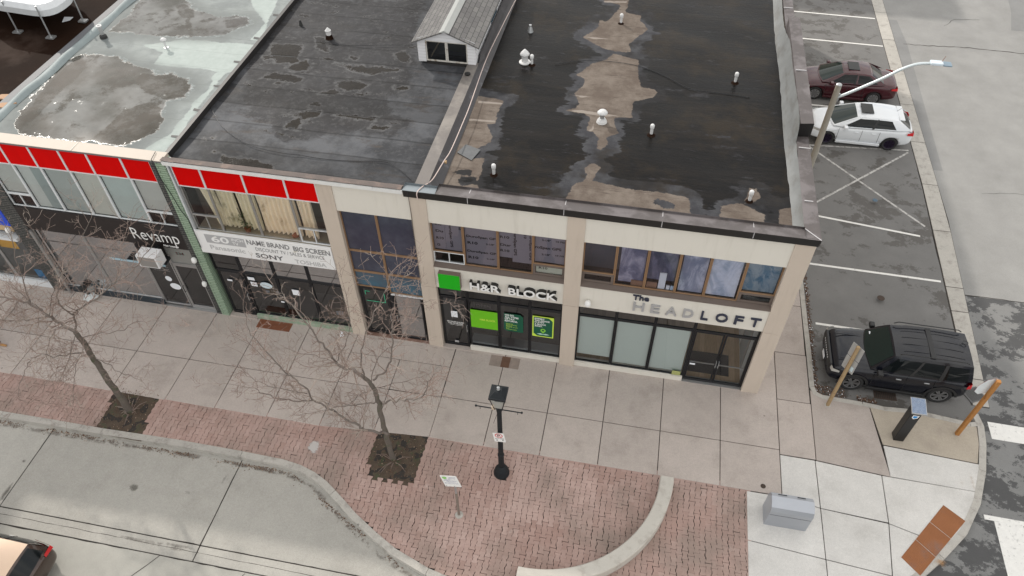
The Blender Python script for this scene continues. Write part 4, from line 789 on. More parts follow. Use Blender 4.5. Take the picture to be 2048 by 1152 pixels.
refl_algae = [Zg([(520, 355), (562, 430), (380, 600), (200, 785), (130, 775), (250, 600), (400, 440)]), Zg([(900, 470), (1010, 478), (1110, 472), (1230, 540), (1180, 620), (1050, 640), (930, 590), (860, 530)]), Zg([(700, 800), (800, 700), (960, 650), (1040, 700), (1020, 790), (900, 890), (780, 930), (560, 900)]), Zg([(1115, 30), (1180, 25), (1245, 70), (1245, 110), (1160, 120)]), Zg([(1180, 120), (1215, 120), (1245, 225), (1205, 225)]), Zg([(1440, 130), (1580, 112), (1590, 150), (1450, 180)])]  # outlines of mirrored dark shapes, and of brown algae patches
sheet('roof', -17.75, -11.84, .37, 22, 6.75, .08, {'pud': pud, 'dry': dryg, 'refl_algae': refl_algae}, m_roofG, b, .004)
mb = MB(); vs = []
for j in range(110):
    y = .36 + j * .2
    for i, (dx, dz) in enumerate(((0, .01), (.06, .1), (.16, .14), (.26, .1), (.34, .005))): vs.append((-18.05 + dx * (1 + .1 * math.sin(y * 2.1)), y, 6.75 + dz * (1 + .15 * math.sin(y * 3)) + (.006 * mnoise.noise(Vector((dx * 9, y * 2, 0))))))
mb.add(vs, [(j * 5 + i, j * 5 + i + 1, (j + 1) * 5 + i + 1, (j + 1) * 5 + i) for j in range(109) for i in range(4)]); mb.build('rolled_flashing', mat('green_grey_membrane', (.22, .26, .265), .6, var=.2, sc=2.5), b, smooth=True)
mb = MB()
for y in (1.2, 2.6, 4.0, 5.5, 7.1, 8.8, 10.4): mb.add([(-11.84, y, 6.762), (-11.84, y + .12, 6.762), (-12.08, y + .1 + random.uniform(0, .05), 6.762), (-12.06, y + .02, 6.762)], [(0, 1, 2, 3)])
mb.build('tar_patches', m_membrane if 0 else plain('tar', (.02, .02, .02), .6), b)
# ---------------- FAR LEFT BUILDING
b = thing('blue_sign_building', 'building at the far end with blue sign, orange poster and dark brown wet roof', 'building', (-24, 0, 0)); bF = b
MB().box(-60, -18.62, .05, .3, 5.9, 6.78).box(-60, -18.62, .05, .3, 3.9, 4.3).build('wall', m_beige, b)
MB().box(-60, -18.63, .25, .3, 4.3, 5.9).build('window_band', m_blueglaze, b)
MB().box(-60, -18.64, .0, .05, 3.12, 3.88).build('blue_sign', plain('blue_panel', (.01, .06, .55), .4), b); MB().box(-60, -18.64, .0, .05, 2.88, 3.11).build('tan_strip', plain('tan_strip', (.5, .36, .2), .6), b)
MB().box(-60, -18.64, -.12, .2, 2.5, 2.62).build('white_ledge', m_alu_w, b)
for i, (x0, x1) in enumerate(((-20.0, -18.62), (-21.8, -20.0), (-23.6, -21.8))): window(b, x0, x1, .3, 2.5, .1, m_alu, g_clear, .06)
MB().box(-60, -18.62, .03, .3, 0, .28).build('knee_wall', m_alu_w, b); MB().box(-20.2, -19.2, .2, .21, 1.75, 2.4).build('orange_poster', plain('orange', (.62, .34, .03), .6), b)
MB().box(-19.2, -18.66, .2, .21, .3, .75).build('blue_poster', plain('blue_poster', (.03, .2, .42), .6), b)
room(b, -23.6, -18.63, .35, 4, .02, 2.6, m_int, plain('lit_floor', (.4, .4, .4), .8)); MB().box(-60, -23.6, .3, .4, 0, 6.5).build('wall', m_beige, b)
sheet('roof', -40, -18.35, .37, 22, 6.72, .25, {}, m_roofD, b, .01); MB().box(-18.33, -18.06, .36, 22, 6.4, 6.80).build('parapet', mat('slate_upstand', (.11, .115, .125), .6, var=.15), b); MB().box(-60, -18.62, .3, 22, 6.2, 6.69).build('roof_slab', m_dark, b)
# unseen rear neighbour, and an unseen roof block added to shade the road
t = thing('added_roof_block', 'tall block standing beyond the far end of the shops', 'building', (-32, 8, 0)); MB().box(-40, -26, 2, 20, 6.85, 9.6).build('wall', m_beige, t); MB().box(-40.2, -25.8, 1.8, 20.2, 9.6, 9.8).build('roof', m_dark, t)  # unseen upper block, added only to shade the road
t = thing('unseen_rear_building', 'beige block standing behind the parking lot', 'building', (0, 45, 0)); MB().box(-8, 7.6, 37.2, 55, 0, 9).build('wall', m_beige, t); MB().box(-8.2, 7.8, 37, 55.2, 9, 9.25).build('roof', m_dark, t)
# ================================================================ SIGNS AND THINGS ON THE FACADES
t = thing('shop_letters', 'white block letters H&R BLOCK with deep dark sides on the cream fascia', 'sign', (-1.4, 0, 3.5))
def solid_letters(t, body, x0, x1, z0, z1, d, side, face, bold):
    text(body, x0, x1, z0, z1, .03, side, t, d, bold, 'letter_sides'); text(body, x0 + .008, x1 - .008, z0 + .008, z1 - .008, .03 - d, face, t, .006, bold, 'letter_faces')
solid_letters(t, 'H&R', -2.70, -1.74, 3.23, 3.56, .13, plain('black_return', (.02, .02, .02), .25, .3), m_white, .022)
solid_letters(t, 'BLOCK', -1.50, .0, 3.23, 3.56, .13, plain('black_return', (.02, .02, .02), .25, .3), m_white, .022)
t = thing('square_sign', 'bright green square sign box beside the white block letters', 'sign', (-3.3, 0, 3.5))
MB().box(-3.66, -2.98, -.14, .03, 3.17, 3.80).build('box', plain('brown_return', (.16, .12, .10), .4), t, bevel=.006); MB().box(-3.655, -2.985, -.148, -.1405, 3.175, 3.795).build('face', plain('sign_green', (.004, .42, .004), .35), t)
m_sil = plain('silver_letters', (.42, .42, .43), .4, .3); m_navy = plain('navy_letters', (.025, .03, .055), .4)
t = thing('salon_letters', 'spaced letters reading The HEADLOFT, silver then navy, on the cream fascia', 'sign', (4, 0, 3.5))
text('The', 2.22, 2.70, 3.66, 3.87, .03, m_navy, t, .04, .03)
for ch, x0, x1, m_ in (('H', 2.27, 2.60, m_sil), ('E', 2.79, 3.06, m_sil), ('A', 3.24, 3.56, m_sil), ('D', 3.74, 4.04, m_sil), ('L', 4.26, 4.47, m_navy), ('O', 4.68, 5.03, m_navy), ('F', 5.22, 5.47, m_navy), ('T', 5.66, 5.96, m_navy)):
    text(ch, x0, x1, 3.2, 3.56, .03, m_, t, .05, .012)
t = thing('salon_sign_letters', 'thin white letters reading Revamp hair lounge on the black sign board', 'sign', (-13.1, 0, 3.5))
text('Revamp', -13.96, -12.32, 3.22, 3.86, .0, m_white, t, .012, -.01); text('Hair Lounge', -12.98, -12.45, 3.17, 3.27, .0, m_white, t, .015, .01)
m_g1 = plain('faded_grey_print', (.22, .22, .225), .6); m_g2 = plain('very_faded_print', (.47, .47, .475), .6); m_g3 = plain('pale_print', (.40, .40, .41), .6)
t = thing('television_sign', 'weathered white sign board with faded grey television brand names', 'sign', (-9.3, 0, 3.6))
m_signw = mat('weathered_white_sign', (.78, .78, .78), .6, var=.05, sc=1.5, fine=.02, stain=(.55, .50, .38), stsc=1.6, st=(.62, .8))
MB().box(-11.62, -7.06, -.01, .06, 3.17, 4.13).build('board', m_signw, t, bevel=.006); MB().box(-11.3, -9.95, -.0125, -.0102, 3.66, 4.03).build('grey_box', m_g3, t)
text('60', -11.1, -10.5, 3.72, 3.99, -.0127, m_signw, t, .002, .02); text('INCH\nTV', -10.4, -10.0, 3.7, 3.99, -.0127, m_signw, t, .002, .01)
text('NAME BRAND', -9.88, -8.45, 3.82, 4.03, -.012, m_g1, t, .002, .025); text('BIG SCREEN', -8.33, -7.12, 3.79, 4.01, -.012, m_g1, t, .002, .03)
text('DISCOUNT TV / SALES & SERVICE', -9.65, -7.35, 3.58, 3.73, -.012, m_g1, t, .002, .002)
text('SONY', -9.72, -8.78, 3.27, 3.47, -.012, plain('dark_print', (.10, .10, .105), .6), t, .002, .02); text('TOSHIBA', -8.4, -7.35, 3.24, 3.42, -.012, m_g2, t, .002, .02); text('Panasonic', -11.25, -10.05, 3.37, 3.57, -.012, m_g2, t, .002, .02)
# posters
t = thing('lime_poster', 'lime green window poster with pale H&R BLOCK lettering', 'poster', (-2.35, .1, 1.6)); MB().box(-2.80, -1.91, .122, .128, 1.17, 2.04).build('sheet', m_lime, t); text('H&R BLOCK', -2.5, -1.98, 1.56, 1.65, .122, m_yelgreen, t, .002, .02)
t = thing('dark_green_poster', 'dark green poster WE DO ALL TYPES OF TAX RETURNS in the second pane', 'poster', (-1.38, .1, 1.7)); MB().add([(-1.70, .123, 1.30), (-1.60, .123, 1.22), (-1.07, .123, 1.22), (-1.07, .123, 1.98), (-1.17, .123, 2.09), (-1.70, .123, 2.09)], [(0, 1, 2, 3, 4, 5)]).build('sheet', m_dkgreen, t)
for i, s in enumerate(('WE DO', 'ALL TYPES', 'OF TAX', 'RETURNS.')): text(s, -1.67, -1.67 + (.30, .45, .32, .42)[i], 1.975 - i * .095, 2.05 - i * .095, .122, m_white, t, .002, .03)
for i, w in enumerate((.22, .36, .2, .38, .1, .34)): text(('Personal', 'Small business', 'Student', 'US and expat', 'Rental', 'Trust and estate')[i], -1.63, -1.63 + w, 1.58 - i * .055, 1.61 - i * .055, .122, m_yelgreen, t, .002, .01)
t = thing('yellow_edged_poster', 'yellow edged green poster with a map pin, EXPERT TAX ADVICE IS JUST A BLOCK AWAY', 'poster', (-.42, .1, 1.7)); MB().box(-.77, -.08, .123, .127, 1.16, 2.16).build('border', m_yelgreen, t)
MB().add([(-.73, .1225, 1.32), (-.61, .1225, 1.2), (-.12, .1225, 1.2), (-.12, .1225, 1.98), (-.24, .1225, 2.12), (-.73, .1225, 2.12)], [(0, 1, 2, 3, 4, 5)]).build('sheet', m_dkgreen, t)
for i, s in enumerate(('EXPERT', 'TAX ADVICE', 'IS JUST', 'A BLOCK', 'AWAY.')): text(s, -.70, -.70 + (.32, .48, .32, .38, .26)[i], 2.01 - i * .09, 2.08 - i * .09, .1215, m_white, t, .002, .03)
mb = MB(); c = (-.42, 1.49)
for i in range(20):
    a0, a1 = 2 * math.pi * i / 20, 2 * math.pi * (i + 1) / 20; mb.quad((c[0] + .04 * math.cos(a0), .1205, c[1] + .04 * math.sin(a0)), (c[0] + .04 * math.cos(a1), .1205, c[1] + .04 * math.sin(a1)), (c[0] + .085 * math.cos(a1), .1205, c[1] + .085 * math.sin(a1)), (c[0] + .085 * math.cos(a0), .1205, c[1] + .085 * math.sin(a0)))
mb.add([(-.49, .1202, 1.45), (-.35, .1202, 1.45), (-.42, .1202, 1.34)], [(0, 2, 1)]); mb.build('map_pin', plain('pin_green', (.22, .55, .05), .6), t)
MB().add([(-.62, .1204, 1.30), (-.5, .1204, 1.34), (-.42, .1204, 1.31), (-.33, .1204, 1.34), (-.2, .1204, 1.30), (-.33, .1204, 1.27), (-.42, .1204, 1.285), (-.52, .1204, 1.27)], [(0, 7, 6, 5, 4, 3, 2, 1)]).build('map', plain('pale_mint', (.45, .70, .62), .6), t)
tag(MB().box(-3.45, -3.24, .122, .126, 1.54, 1.83).build('paper_notice', m_paper), 'white paper notice taped on the tax office door', 'notice')
t = thing('door_lettering', 'white lettering about walk in hours on the tax office door', 'lettering', (-3.35, .1, 1.2)); text('NEW HOURS AVAILABLE', -3.62, -3.05, 1.23, 1.29, .15, m_white, t, .002, .02); text('WALK-INS WELCOME', -3.6, -3.1, 1.15, 1.21, .15, m_white, t, .002, .02); text('or book an appointment', -3.55, -3.08, 1.09, 1.13, .15, m_white, t, .002, .01)
tag(MB().box(-3.42, -3.28, .128, .133, .22, .32).build('door_sticker', m_sil), 'small silver sticker low on the tax office door', 'sticker')
t = thing('open_sign', 'unlit OPEN sign hanging in the pane over the lime poster', 'sign', (-2.35, .3, 2.2)); text('OPEN', -2.62, -2.15, 2.12, 2.24, .22, plain('unlit_tube', (.25, .22, .22), .5), t, .02, .0); MB().tube([(-2.68, .2, 2.4), (-2.68, .2, 2.1), (-2.72, .2, 2.05)], .006, 5).build('cord', m_steel, t)
def wall_lamp(x, y, z, label, r=.09):
    t = thing('wall_lamp', label, 'wall lamp', (x, y, z)); mb = MB().lathe((0, 0), [(r * .5, -.02), (r * .95, .03), (r, .1), (r * .85, .17), (r * .4, .21)], 14); mb.build('globe', m_white, t, local=True, smooth=True)
    MB().tube([(0, 0, .05), (0, .13, .05)], .03, 8).build('bracket', m_alu_w, t, local=True)
wall_lamp(.93, -.09, 3.22, 'round white wall lamp on the cream fascia at the start of the salon front', .095)
wall_lamp(-12.0, -.11, 2.72, 'white globe lamp at the top of the black brick pier', .085); wall_lamp(-12.02, -.11, 1.58, 'white globe lamp lower down on the black brick pier', .075); wall_lamp(-18.75, -.1, 2.92, 'white globe lamp on the far black brick pier beside the blue sign', .08)
t = thing('projecting_box_sign', 'blank white box sign projecting over the salon door', 'sign', (-13.2, -.3, 3.1)); MB().box(-13.55, -12.85, -.72, -.3, 2.86, 3.36).build('box', m_whitesiding, t, bevel=.01); MB().box(-13.50, -12.90, -.726, -.7205, 2.90, 3.31).build('face', plain('grey_face', (.24, .23, .22), .3), t); MB().box(-13.25, -13.15, -.3, .0, 3.1, 3.2).build('bracket', m_black, t)
t = thing('shelf_canopy', 'black flat canopy with pale blue edge beside the salon door', 'canopy', (-13.6, -.2, 2.7)); MB().box(-14.3, -12.95, -.4, .0, 2.62, 2.72).build('slab', m_black, t); MB().box(-14.9, -12.9, -.43, -.402, 2.66, 2.73).build('edge', plain('pale_blue_edge', (.35, .5, .58), .4), t)
text('534', -12.78, -12.5, 2.72, 2.84, .119, plain('red_vinyl', (.6, .03, .03), .5), tag(MB().box(-12.8, -12.48, .1192, .1198, 2.7, 2.86).build('house_number', plain('number_back', (.25, .25, .235), .4)), 'red house number above the salon door', 'number'), .0, .02)
t = thing('window_decals', 'white round decals and lines of text on the narrow salon window', 'decals', (-13.6, .1, 1.5))
for cx_, cz, rx, rz in ((-13.55, 1.42, .12, .13), (-13.42, 1.05, .2, .16)): MB().add([(cx_ + rx * math.cos(i * .3142), .107, cz + rz * math.sin(i * .3142)) for i in range(20)], [list(range(20))]).build('disc', m_paper, t)
for i in range(5): text('cut colour style wash', -13.95, -13.35, 2.15 - i * .09, 2.19 - i * .09, .107, m_sil, t, .001, 0)
# television shop window things
def carton(x, y, z, w, d, h, label, rz=0):
    t = thing('cardboard_box', label, 'box', (x, y, z), rz); MB().box(-w / 2, w / 2, -d / 2, d / 2, 0, h).build('box', mat('cardboard', (.30, .19, .10), .9, var=.1), t, local=True, bevel=.005); MB().box(-w * .12, w * .2, -d / 2 - .003, -d / 2 - .0005, h * .4, h * .75).build('shipping_label', m_paper, t, local=True); return t
MB().box(-10.6, -7.1, .32, 1.4, .02, .24).build('display_shelf', plain('display_shelf', (.22, .21, .19), .8), bM)
carton(-10.15, .6, .9, .35, .3, .3, 'small brown carton left of a twin behind the papers of the television shop', .1); carton(-9.75, .62, .9, .35, .3, .3, 'small brown carton right of its twin behind the television shop glass', -.1); carton(-7.6, .55, .26, .8, .4, .55, 'large brown carton with white label at the far end of the television shop window', .1)
MB().box(-10.5, -9.5, .45, .9, .24, .89).build('display_stand', m_dark, bM)
for i, (x, z, w, h) in enumerate(((-10.45, 1.95, .24, .14), (-10.4, 1.66, .22, .2), (-8.95, 1.5, .25, .26), (-11.25, 1.75, .18, .08), (-9.5, 1.0, .12, .06))): tag(MB().box(x, x + w, .118, .123, z, z + h).build('window_note', m_paper), ['torn white note highest in the corner of the pane beside the television shop door', 'pale note under the torn one beside the television shop door', 'white note in the middle pane of the television shop', 'small blue white sticker on the television shop door', 'tiny white tag low in the first television shop pane'][i], 'note')
tag(MB().add([(-9.85 + .22 * math.cos(i * .3142), .119, 1.78 + .15 * math.sin(i * .3142)) for i in range(20)], [list(range(20))]).build('oval_sticker', plain('pale_oval', (.55, .65, .7), .5)), 'pale oval sticker on the television shop glass', 'sticker')
t = thing('plastic_jug', 'white translucent jug standing on the walk at the television shop corner', 'jug', (-7.4, -.16, 0)); MB().lathe((0, 0), [(.06, 0), (.075, .02), (.075, .14), (.035, .19), (.025, .22)], 14).build('jug', m_paper, t, local=True, smooth=True); MB().tube([(.03, 0, .2), (.08, 0, .18), (.075, 0, .11)], .008, 6).build('handle', m_paper, t, local=True)
t = thing('rubbish_bag', 'crumpled clear plastic bag by the dark base of the salon window', 'bag', (-16.95, -.2, 0)); mb = MB(); n = 14; vs = []
for j in range(9):
    for i in range(n): a = i * 2 * math.pi / n; r = .2 * math.sin(math.pi * (j + .6) / 9.6) * (1 + .5 * mnoise.noise(Vector((math.cos(a) * 2, math.sin(a) * 2, j * .6)))); vs.append((r * math.cos(a) * 1.2, r * math.sin(a), .3 * j / 8))
mb.add(vs, [(j * n + i, j * n + (i + 1) % n, (j + 1) * n + (i + 1) % n, (j + 1) * n + i) for j in range(8) for i in range(n)]); mb.build('bag', plain('plastic_film', (.48, .5, .5), .25), t, local=True)
t = thing('sneakers', 'pair of dark items lying on the ledge of the salon window', 'shoes', (-17.2, -.05, .27)); MB().lathe((-17.25, -.02), [(.1, .27), (.16, .32), (.12, .42), (.05, .47)], 10).build('shoe', m_rubber, t, smooth=True); MB().lathe((-16.95, .0), [(.1, .27), (.15, .31), (.13, .38), (.05, .43)], 10).build('shoe', plain('grey_cloth', (.16, .18, .18), .9), t, smooth=True)
# curtains, plant, insulation boards, window film
def curtain(x0, x1, z0, z1, y, label, m_, waves=9, amp=.05, lean=0.0):
    mb = MB(); nx = 60; nz = 12; vs = []
    for j in range(nz + 1):
        t = j / nz
        for i in range(nx + 1):
            s = i / nx; vs.append((x0 + (x1 - x0) * s + lean * (1 - t) * (1 - s * .5) + .03 * mnoise.noise(Vector((s * 4, t * 2, 1))), y + amp * math.sin(s * waves * 6.28 + .8 * math.sin(t * 3)) * (.6 + .4 * (1 - t)), z0 + (z1 - z0) * t))
    mb.add(vs, [(j * (nx + 1) + i, j * (nx + 1) + i + 1, (j + 1) * (nx + 1) + i + 1, (j + 1) * (nx + 1) + i) for j in range(nz) for i in range(nx)])
    return tag(mb.build('curtain', m_, smooth=True), label, 'curtain', 'curtains over the television shop sign')
m_cur1 = mat('cream_curtain', (.92, .78, .60), .9, var=.1, sc=1, stain=(.42, .30, .17), stsc=1.3, st=(.58, .78)); m_cur2 = mat('olive_cream_curtain', (.80, .72, .54), .9, var=.1, sc=1, stain=(.3, .27, .16), stsc=1.5, st=(.55, .75))
curtain(-11.1, -10.62, 4.2, 5.86, .32, 'narrow cream curtain drawn beside a dark gap, nearest the green pier', m_cur2, 3, .03, .25); curtain(-10.57, -10.0, 4.2, 5.86, .34, 'olive cream curtain hanging left of the potted plant', m_cur2, 4); curtain(-9.93, -9.33, 4.2, 5.86, .34, 'olive cream curtain hanging right of the potted plant', m_cur2, 4)
curtain(-9.27, -8.03, 4.2, 5.86, .32, 'wide rumpled cream curtain with brown stains filling one pane', m_cur1, 8, .06); curtain(-7.95, -7.5, 4.2, 5.86, .3, 'cream curtain gathered beside a dark gap next to the beige pilaster', m_cur1, 3, .05, -.0)
t = thing('potted_plant', 'potted leafy plant on the ledge between the olive cream curtains', 'plant', (-9.85, .24, 4.15)); MB().lathe((0, 0), [(.07, 0), (.1, .14), (.11, .16)], 12).build('pot', plain('terracotta', (.25, .10, .05), .8), t, local=True); mb = MB()
for i in range(90):
    a = random.random() * 6.28; h = random.uniform(.15, .75); r = random.uniform(.02, .2) * (1.2 - h); x, y = r * math.cos(a) + .05 * math.sin(h * 9) - .1 * h, r * math.sin(a) * .3; s = random.uniform(.03, .07); d = Vector((random.gauss(0, 1), random.gauss(0, .4), random.gauss(.3, .6))).normalized() * s; n_ = d.cross(Vector((0, 1, .3))).normalized() * s * .35
    mb.quad((x, y, h), (x + d.x / 2 + n_.x, y + d.y / 2 + n_.y, h + d.z / 2 + n_.z), (x + d.x, y + d.y, h + d.z), (x + d.x / 2 - n_.x, y + d.y / 2 - n_.y, h + d.z / 2 - n_.z))
mb.build('foliage', plain('leaf_green', (.06, .11, .03), .6), t, local=True); MB().tube([(0, 0, .1), (-.05, 0, .5), (-.12, 0, .95)], .012, 5).build('stem', m_brown, t, local=True)
tag(MB().lathe((-8.3, .3), [(.02, 4.155), (.11, 4.17), (.12, 4.22), (.03, 4.28)], 12).build('clay_bowl', plain('terracotta2', (.28, .10, .05), .8)), 'brown clay bowl on the stained ledge under the wide curtain', 'bowl')
m_board = mat('insulation_grey', (.27, .25, .28), .8, var=.08, sc=1.5, fine=.05); m_ink = plain('black_ink', (.018, .016, .02), .8)
def board(x0, x1, z0, z1, label, rows, vert=()):
    t = thing('insulation_board', label, 'board', (x0, .23, z0), 0, 'insulation boards behind the tax office upper windows'); MB().box(x0, x1, .235, .27, z0, z1).build('board', m_board, t)
    for s, a, b_, c, d in rows: text(s, a, b_, c, d, .234, m_ink, t, .001, .04)
    for s, a, b_, c, d in vert: text(s, a, b_, c, d, .234, m_ink, t, .001, .04, axis='zx')
board(-3.78, -3.42, 4.5, 5.66, 'grey foam board piece nearest the left pilaster of the tax office', [('Du', -3.70, -3.47, 5.18, 5.28), ('R10', -3.70, -3.47, 4.9, 5.0), ('R10', -3.70, -3.5, 5.45, 5.53), ('G', -3.70, -3.6, 4.62, 4.72)])
board(-3.415, -2.88, 4.5, 5.66, 'upright grey foam board with DuroSpan lettering turned sideways in the first tax office pane', [], [('DuroSpan GPS', -3.31, -3.2, 4.62, 5.6), ('R10', -3.0, -2.93, 5.36, 5.6)])
board(-2.82, -1.86, 4.06, 5.66, 'wide grey foam board with two rows of DuroSpan GPS lettering, second tax office pane', [('R10', -2.78, -2.45, 5.5, 5.6), ('DuroSpan GP', -2.78, -1.9, 5.1, 5.22), ('R10', -2.76, -2.45, 4.86, 4.97), ('2-1/8"', -2.2, -1.95, 4.9, 4.97), ('DuroSpan GP', -2.78, -1.9, 4.5, 4.62), ('R10', -2.76, -2.45, 4.26, 4.37), ('2-1/8"', -2.2, -1.95, 4.3, 4.36)])
board(-1.80, -1.42, 4.5, 5.66, 'narrow grey foam board with cut off R10 letters in the third tax office pane', [('Dur', -1.78, -1.45, 5.5, 5.6), ('R10', -1.78, -1.5, 5.26, 5.36), ('Dur', -1.78, -1.45, 4.95, 5.05), ('R10', -1.78, -1.5, 4.72, 4.82)])
board(-1.415, -.83, 4.35, 5.66, 'upright grey foam board with sideways letters in the third tax office pane', [], [('DuroSpan GPS', -1.40, -1.28, 4.62, 5.6), ('R10', -1.08, -1.0, 5.35, 5.6), ('uroSpan GPS', -.93, -.85, 4.5, 5.5)])
board(-.75, .13, 4.5, 5.66, 'grey foam board with bold Span GPS lettering, pane over the small framed vent', [('roSpan GPS', -.75, .02, 5.0, 5.14), ('2-1/8"', -.55, -.3, 5.35, 5.42), ('10 PSI', -.15, .1, 5.35, 5.42), ('2-1/8"', -.55, -.3, 4.78, 4.85), ('10 PSI', -.15, .1, 4.8, 4.86)])
t = thing('insulation_board', 'small pale board marked R10 inside the brown framed vent', 'board', (-.7, .2, 4.1)); MB().box(-.7, .08, .2, .22, 4.1, 4.4).build('board', plain('pale_board', (.45, .47, .42), .8), t); text('R10', -.62, -.36, 4.24, 4.33, .199, m_ink, t, .001, .02)
def film(x0, x1, z0, z1, label, c1, c2, sc=1.3):
    k = NT('window_sheet'); c = k.mix(k.step(k.noise(sc, 6, .6, k.map((1.4, 1, .7)), 1.2), .38, .62), c1, c2); c = k.mul(c, k.m('ADD', .8, k.m('MULTIPLY', k.noise(8, 5), .4)))
    tag(MB().box(x0, x1, .235, .24, z0, z1).build('hanging_sheet', k.fin(c, .85)), label, 'sheet', 'blue sheets hung in the salon upper windows')
film(1.72, 2.43, 4.15, 5.62, 'mauve blue sheet with pale cloudy centre, second upper salon pane', (.14, .15, .24), (.48, .47, .57)); film(2.53, 3.3, 4.4, 5.66, 'dark mauve sheet above boxes, third upper salon pane', (.07, .08, .13), (.17, .17, .26))
film(3.45, 4.14, 4.08, 5.66, 'soft blue sheet, fourth upper salon pane', (.22, .26, .36), (.55, .58, .68)); film(4.24, 5.06, 4.08, 5.66, 'palest blue sheet with white swirls, fifth upper salon pane', (.36, .44, .56), (.68, .72, .80)); film(5.2, 6.06, 4.46, 5.66, 'blue green painted sheet in the upper pane at the street corner', (.05, .15, .24), (.26, .33, .38), 2.2)
m_cb = mat('cardboard2', (.28, .16, .10), .9, var=.15)
for i, (x, w, h, m_, l) in enumerate(((2.1, .35, .2, m_cb, 'brown carton at the foot of the mauve sheet'), (2.55, .3, .22, m_cb, 'brown carton beside a white tube in the third upper salon pane'), (2.88, .2, .65, m_paper, 'tall white tube standing in the third upper salon pane'), (3.12, .1, .17, m_paper, 'small white packet, left of two in the third upper salon pane'), (3.24, .1, .17, plain('pale_blue_card', (.5, .65, .8), .7), 'small pale blue packet in the third upper salon pane'))):
    tag(MB().box(x, x + w, .2, .232, 4.07, 4.07 + h).build('carton' if 'carton' in l else 'packet' if 'packet' in l else 'tube', m_, bevel=.006), l, 'box')
# salon interior
tag(MB().box(4.35, 5.72, .5, 1.38, .022, .04).build('door_mat', plain('black_mat', (.012, .014, .016), .95), bevel=.004), 'black mat on the wooden floor inside the salon doors', 'mat')
t = thing('reception_desk', 'brown wooden desk behind the salon doors', 'desk', (4.95, 3.6, 0)); MB().box(4.55, 5.25, 3.4, 3.8, .02, 1.0).build('desk', plain('desk_brown', (.16, .07, .035), .5), t, bevel=.01)
t = thing('vase', 'white vase of greenery standing on the salon desk', 'vase', (4.92, 3.5, 1.0)); MB().lathe((0, 0), [(.07, 0), (.12, .1), (.1, .22), (.07, .26)], 14).build('vase', m_white, t, local=True, smooth=True); mb = MB()
for i in range(30): a = random.random() * 6.28; mb.tube([(0, 0, .25), (.1 * math.cos(a), .1 * math.sin(a), .38), (.2 * math.cos(a), .2 * math.sin(a), .4)], [.012, .02, .004], 4)
mb.build('greenery', plain('greenery', (.05, .09, .04), .8), t, local=True)
t = thing('salon_chair', 'dark metal chair near the far wall inside the salon', 'chair', (5.75, 3.2, 0)); MB().box(5.55, 5.95, 3.0, 3.4, .44, .48).build('seat', m_black, t); MB().box(5.55, 5.95, 3.4, 3.43, .5, .9).build('backrest', m_black, t)
for x in (5.57, 5.93):
    for y in (3.02, 3.38): MB().tube([(x, y, .02), (x, y, .44)], .015, 6).build('leg', m_black, t)
t = thing('framed_mirror', 'tall framed pale mirror on the wall beside the salon doors', 'mirror', (6.04, .9, 1.2)); MB().box(6.03, 6.06, .7, 1.7, .3, 2.2).build('frame', m_alu, t); MB().quad((6.028, .78, .38), (6.028, 1.62, .38), (6.028, 1.62, 2.12), (6.028, .78, 2.12)).build('mirror', plain('pale_mirror', (.5, .6, .68), .2), t)
tag(MB().box(3.85, 4.12, .09, .12, .24, .42).build('small_sign', plain('pale_yellow_card', (.36, .38, .14), .6), bevel=.004), 'little yellow green card at the foot of the pane beside the salon doors', 'card')
tag(MB().box(4.33, 4.5, .128, .134, .86, .93).build('door_label', m_paper), 'small white label beside the salon door bar', 'label')
# ================================================================ ROOF THINGS
def lathe_thing(name, label, cat, loc, parts, grp=None):
    t = thing(name, label, cat, loc, 0, grp)
    for pn_, prof, m_ in parts: MB().lathe((0, 0), prof, 18).build(pn_, m_, t, local=True, smooth=len(prof) > 3)
    return t
m_vent = plain('white_vent_paint', (.60, .60, .60), .5)
small = [('pipe', [(.045, 0), (.045, .27)], m_vent), ('cap', [(.06, .25), (.065, .27), (.065, .36), (.045, .39), (.0, .395)], m_vent), ('boot', [(.13, 0), (.1, .015), (.055, .06)], m_roofD)]
locs = [((.58, 11.0), 'small white capped pipe farthest back on the big tan dry patch'), ((2.13, 4.3, ), 'small white capped pipe right of the mushroom vent'), ((4.66, 7.7), 'small white capped pipe near the right hand parapet'), ((-2.2, 1.55), 'small white capped pipe nearest the divider and front edge'), ((5.0, 1.68), 'small white capped pipe on the dry spot near the front right corner'), ((-2.15, 7.62), 'short white capped pipe close beside the cone topped vent')]
v0 = lathe_thing('vent_pipe', locs[0][1], 'vent', (*locs[0][0], 6.45), small, 'small capped pipes on the black roof')
for l, lab in locs[1:]: dup(v0, (l[0], l[1], 6.45), lab)
lathe_thing('cone_vent', 'large white vent with pointed cone cap and round base on the black roof', 'vent', (-2.42, 7.75, 6.45), [('base', [(.2, 0), (.2, .03), (.13, .06)], m_vent), ('pipe', [(.105, .03), (.105, .3)], m_vent), ('cap', [(.15, .28), (.17, .32), (.13, .38), (.02, .5)], m_vent)])
lathe_thing('mushroom_vent', 'white vent with wide dome cap on the big tan dry patch', 'vent', (.57, 4.72, 6.45), [('base', [(.17, 0), (.15, .06), (.1, .14)], m_vent), ('pipe', [(.07, .1), (.07, .33)], m_steel), ('cap', [(.16, .33), (.165, .35), (.11, .41), (.0, .44)], m_vent)])
lathe_thing('stub_vent', 'short grey funnel shaped stub near the back of the black roof', 'vent', (-2.6, 9.85, 6.45), [('cone', [(.11, 0), (.05, .22), (.05, .27)], m_steel)])
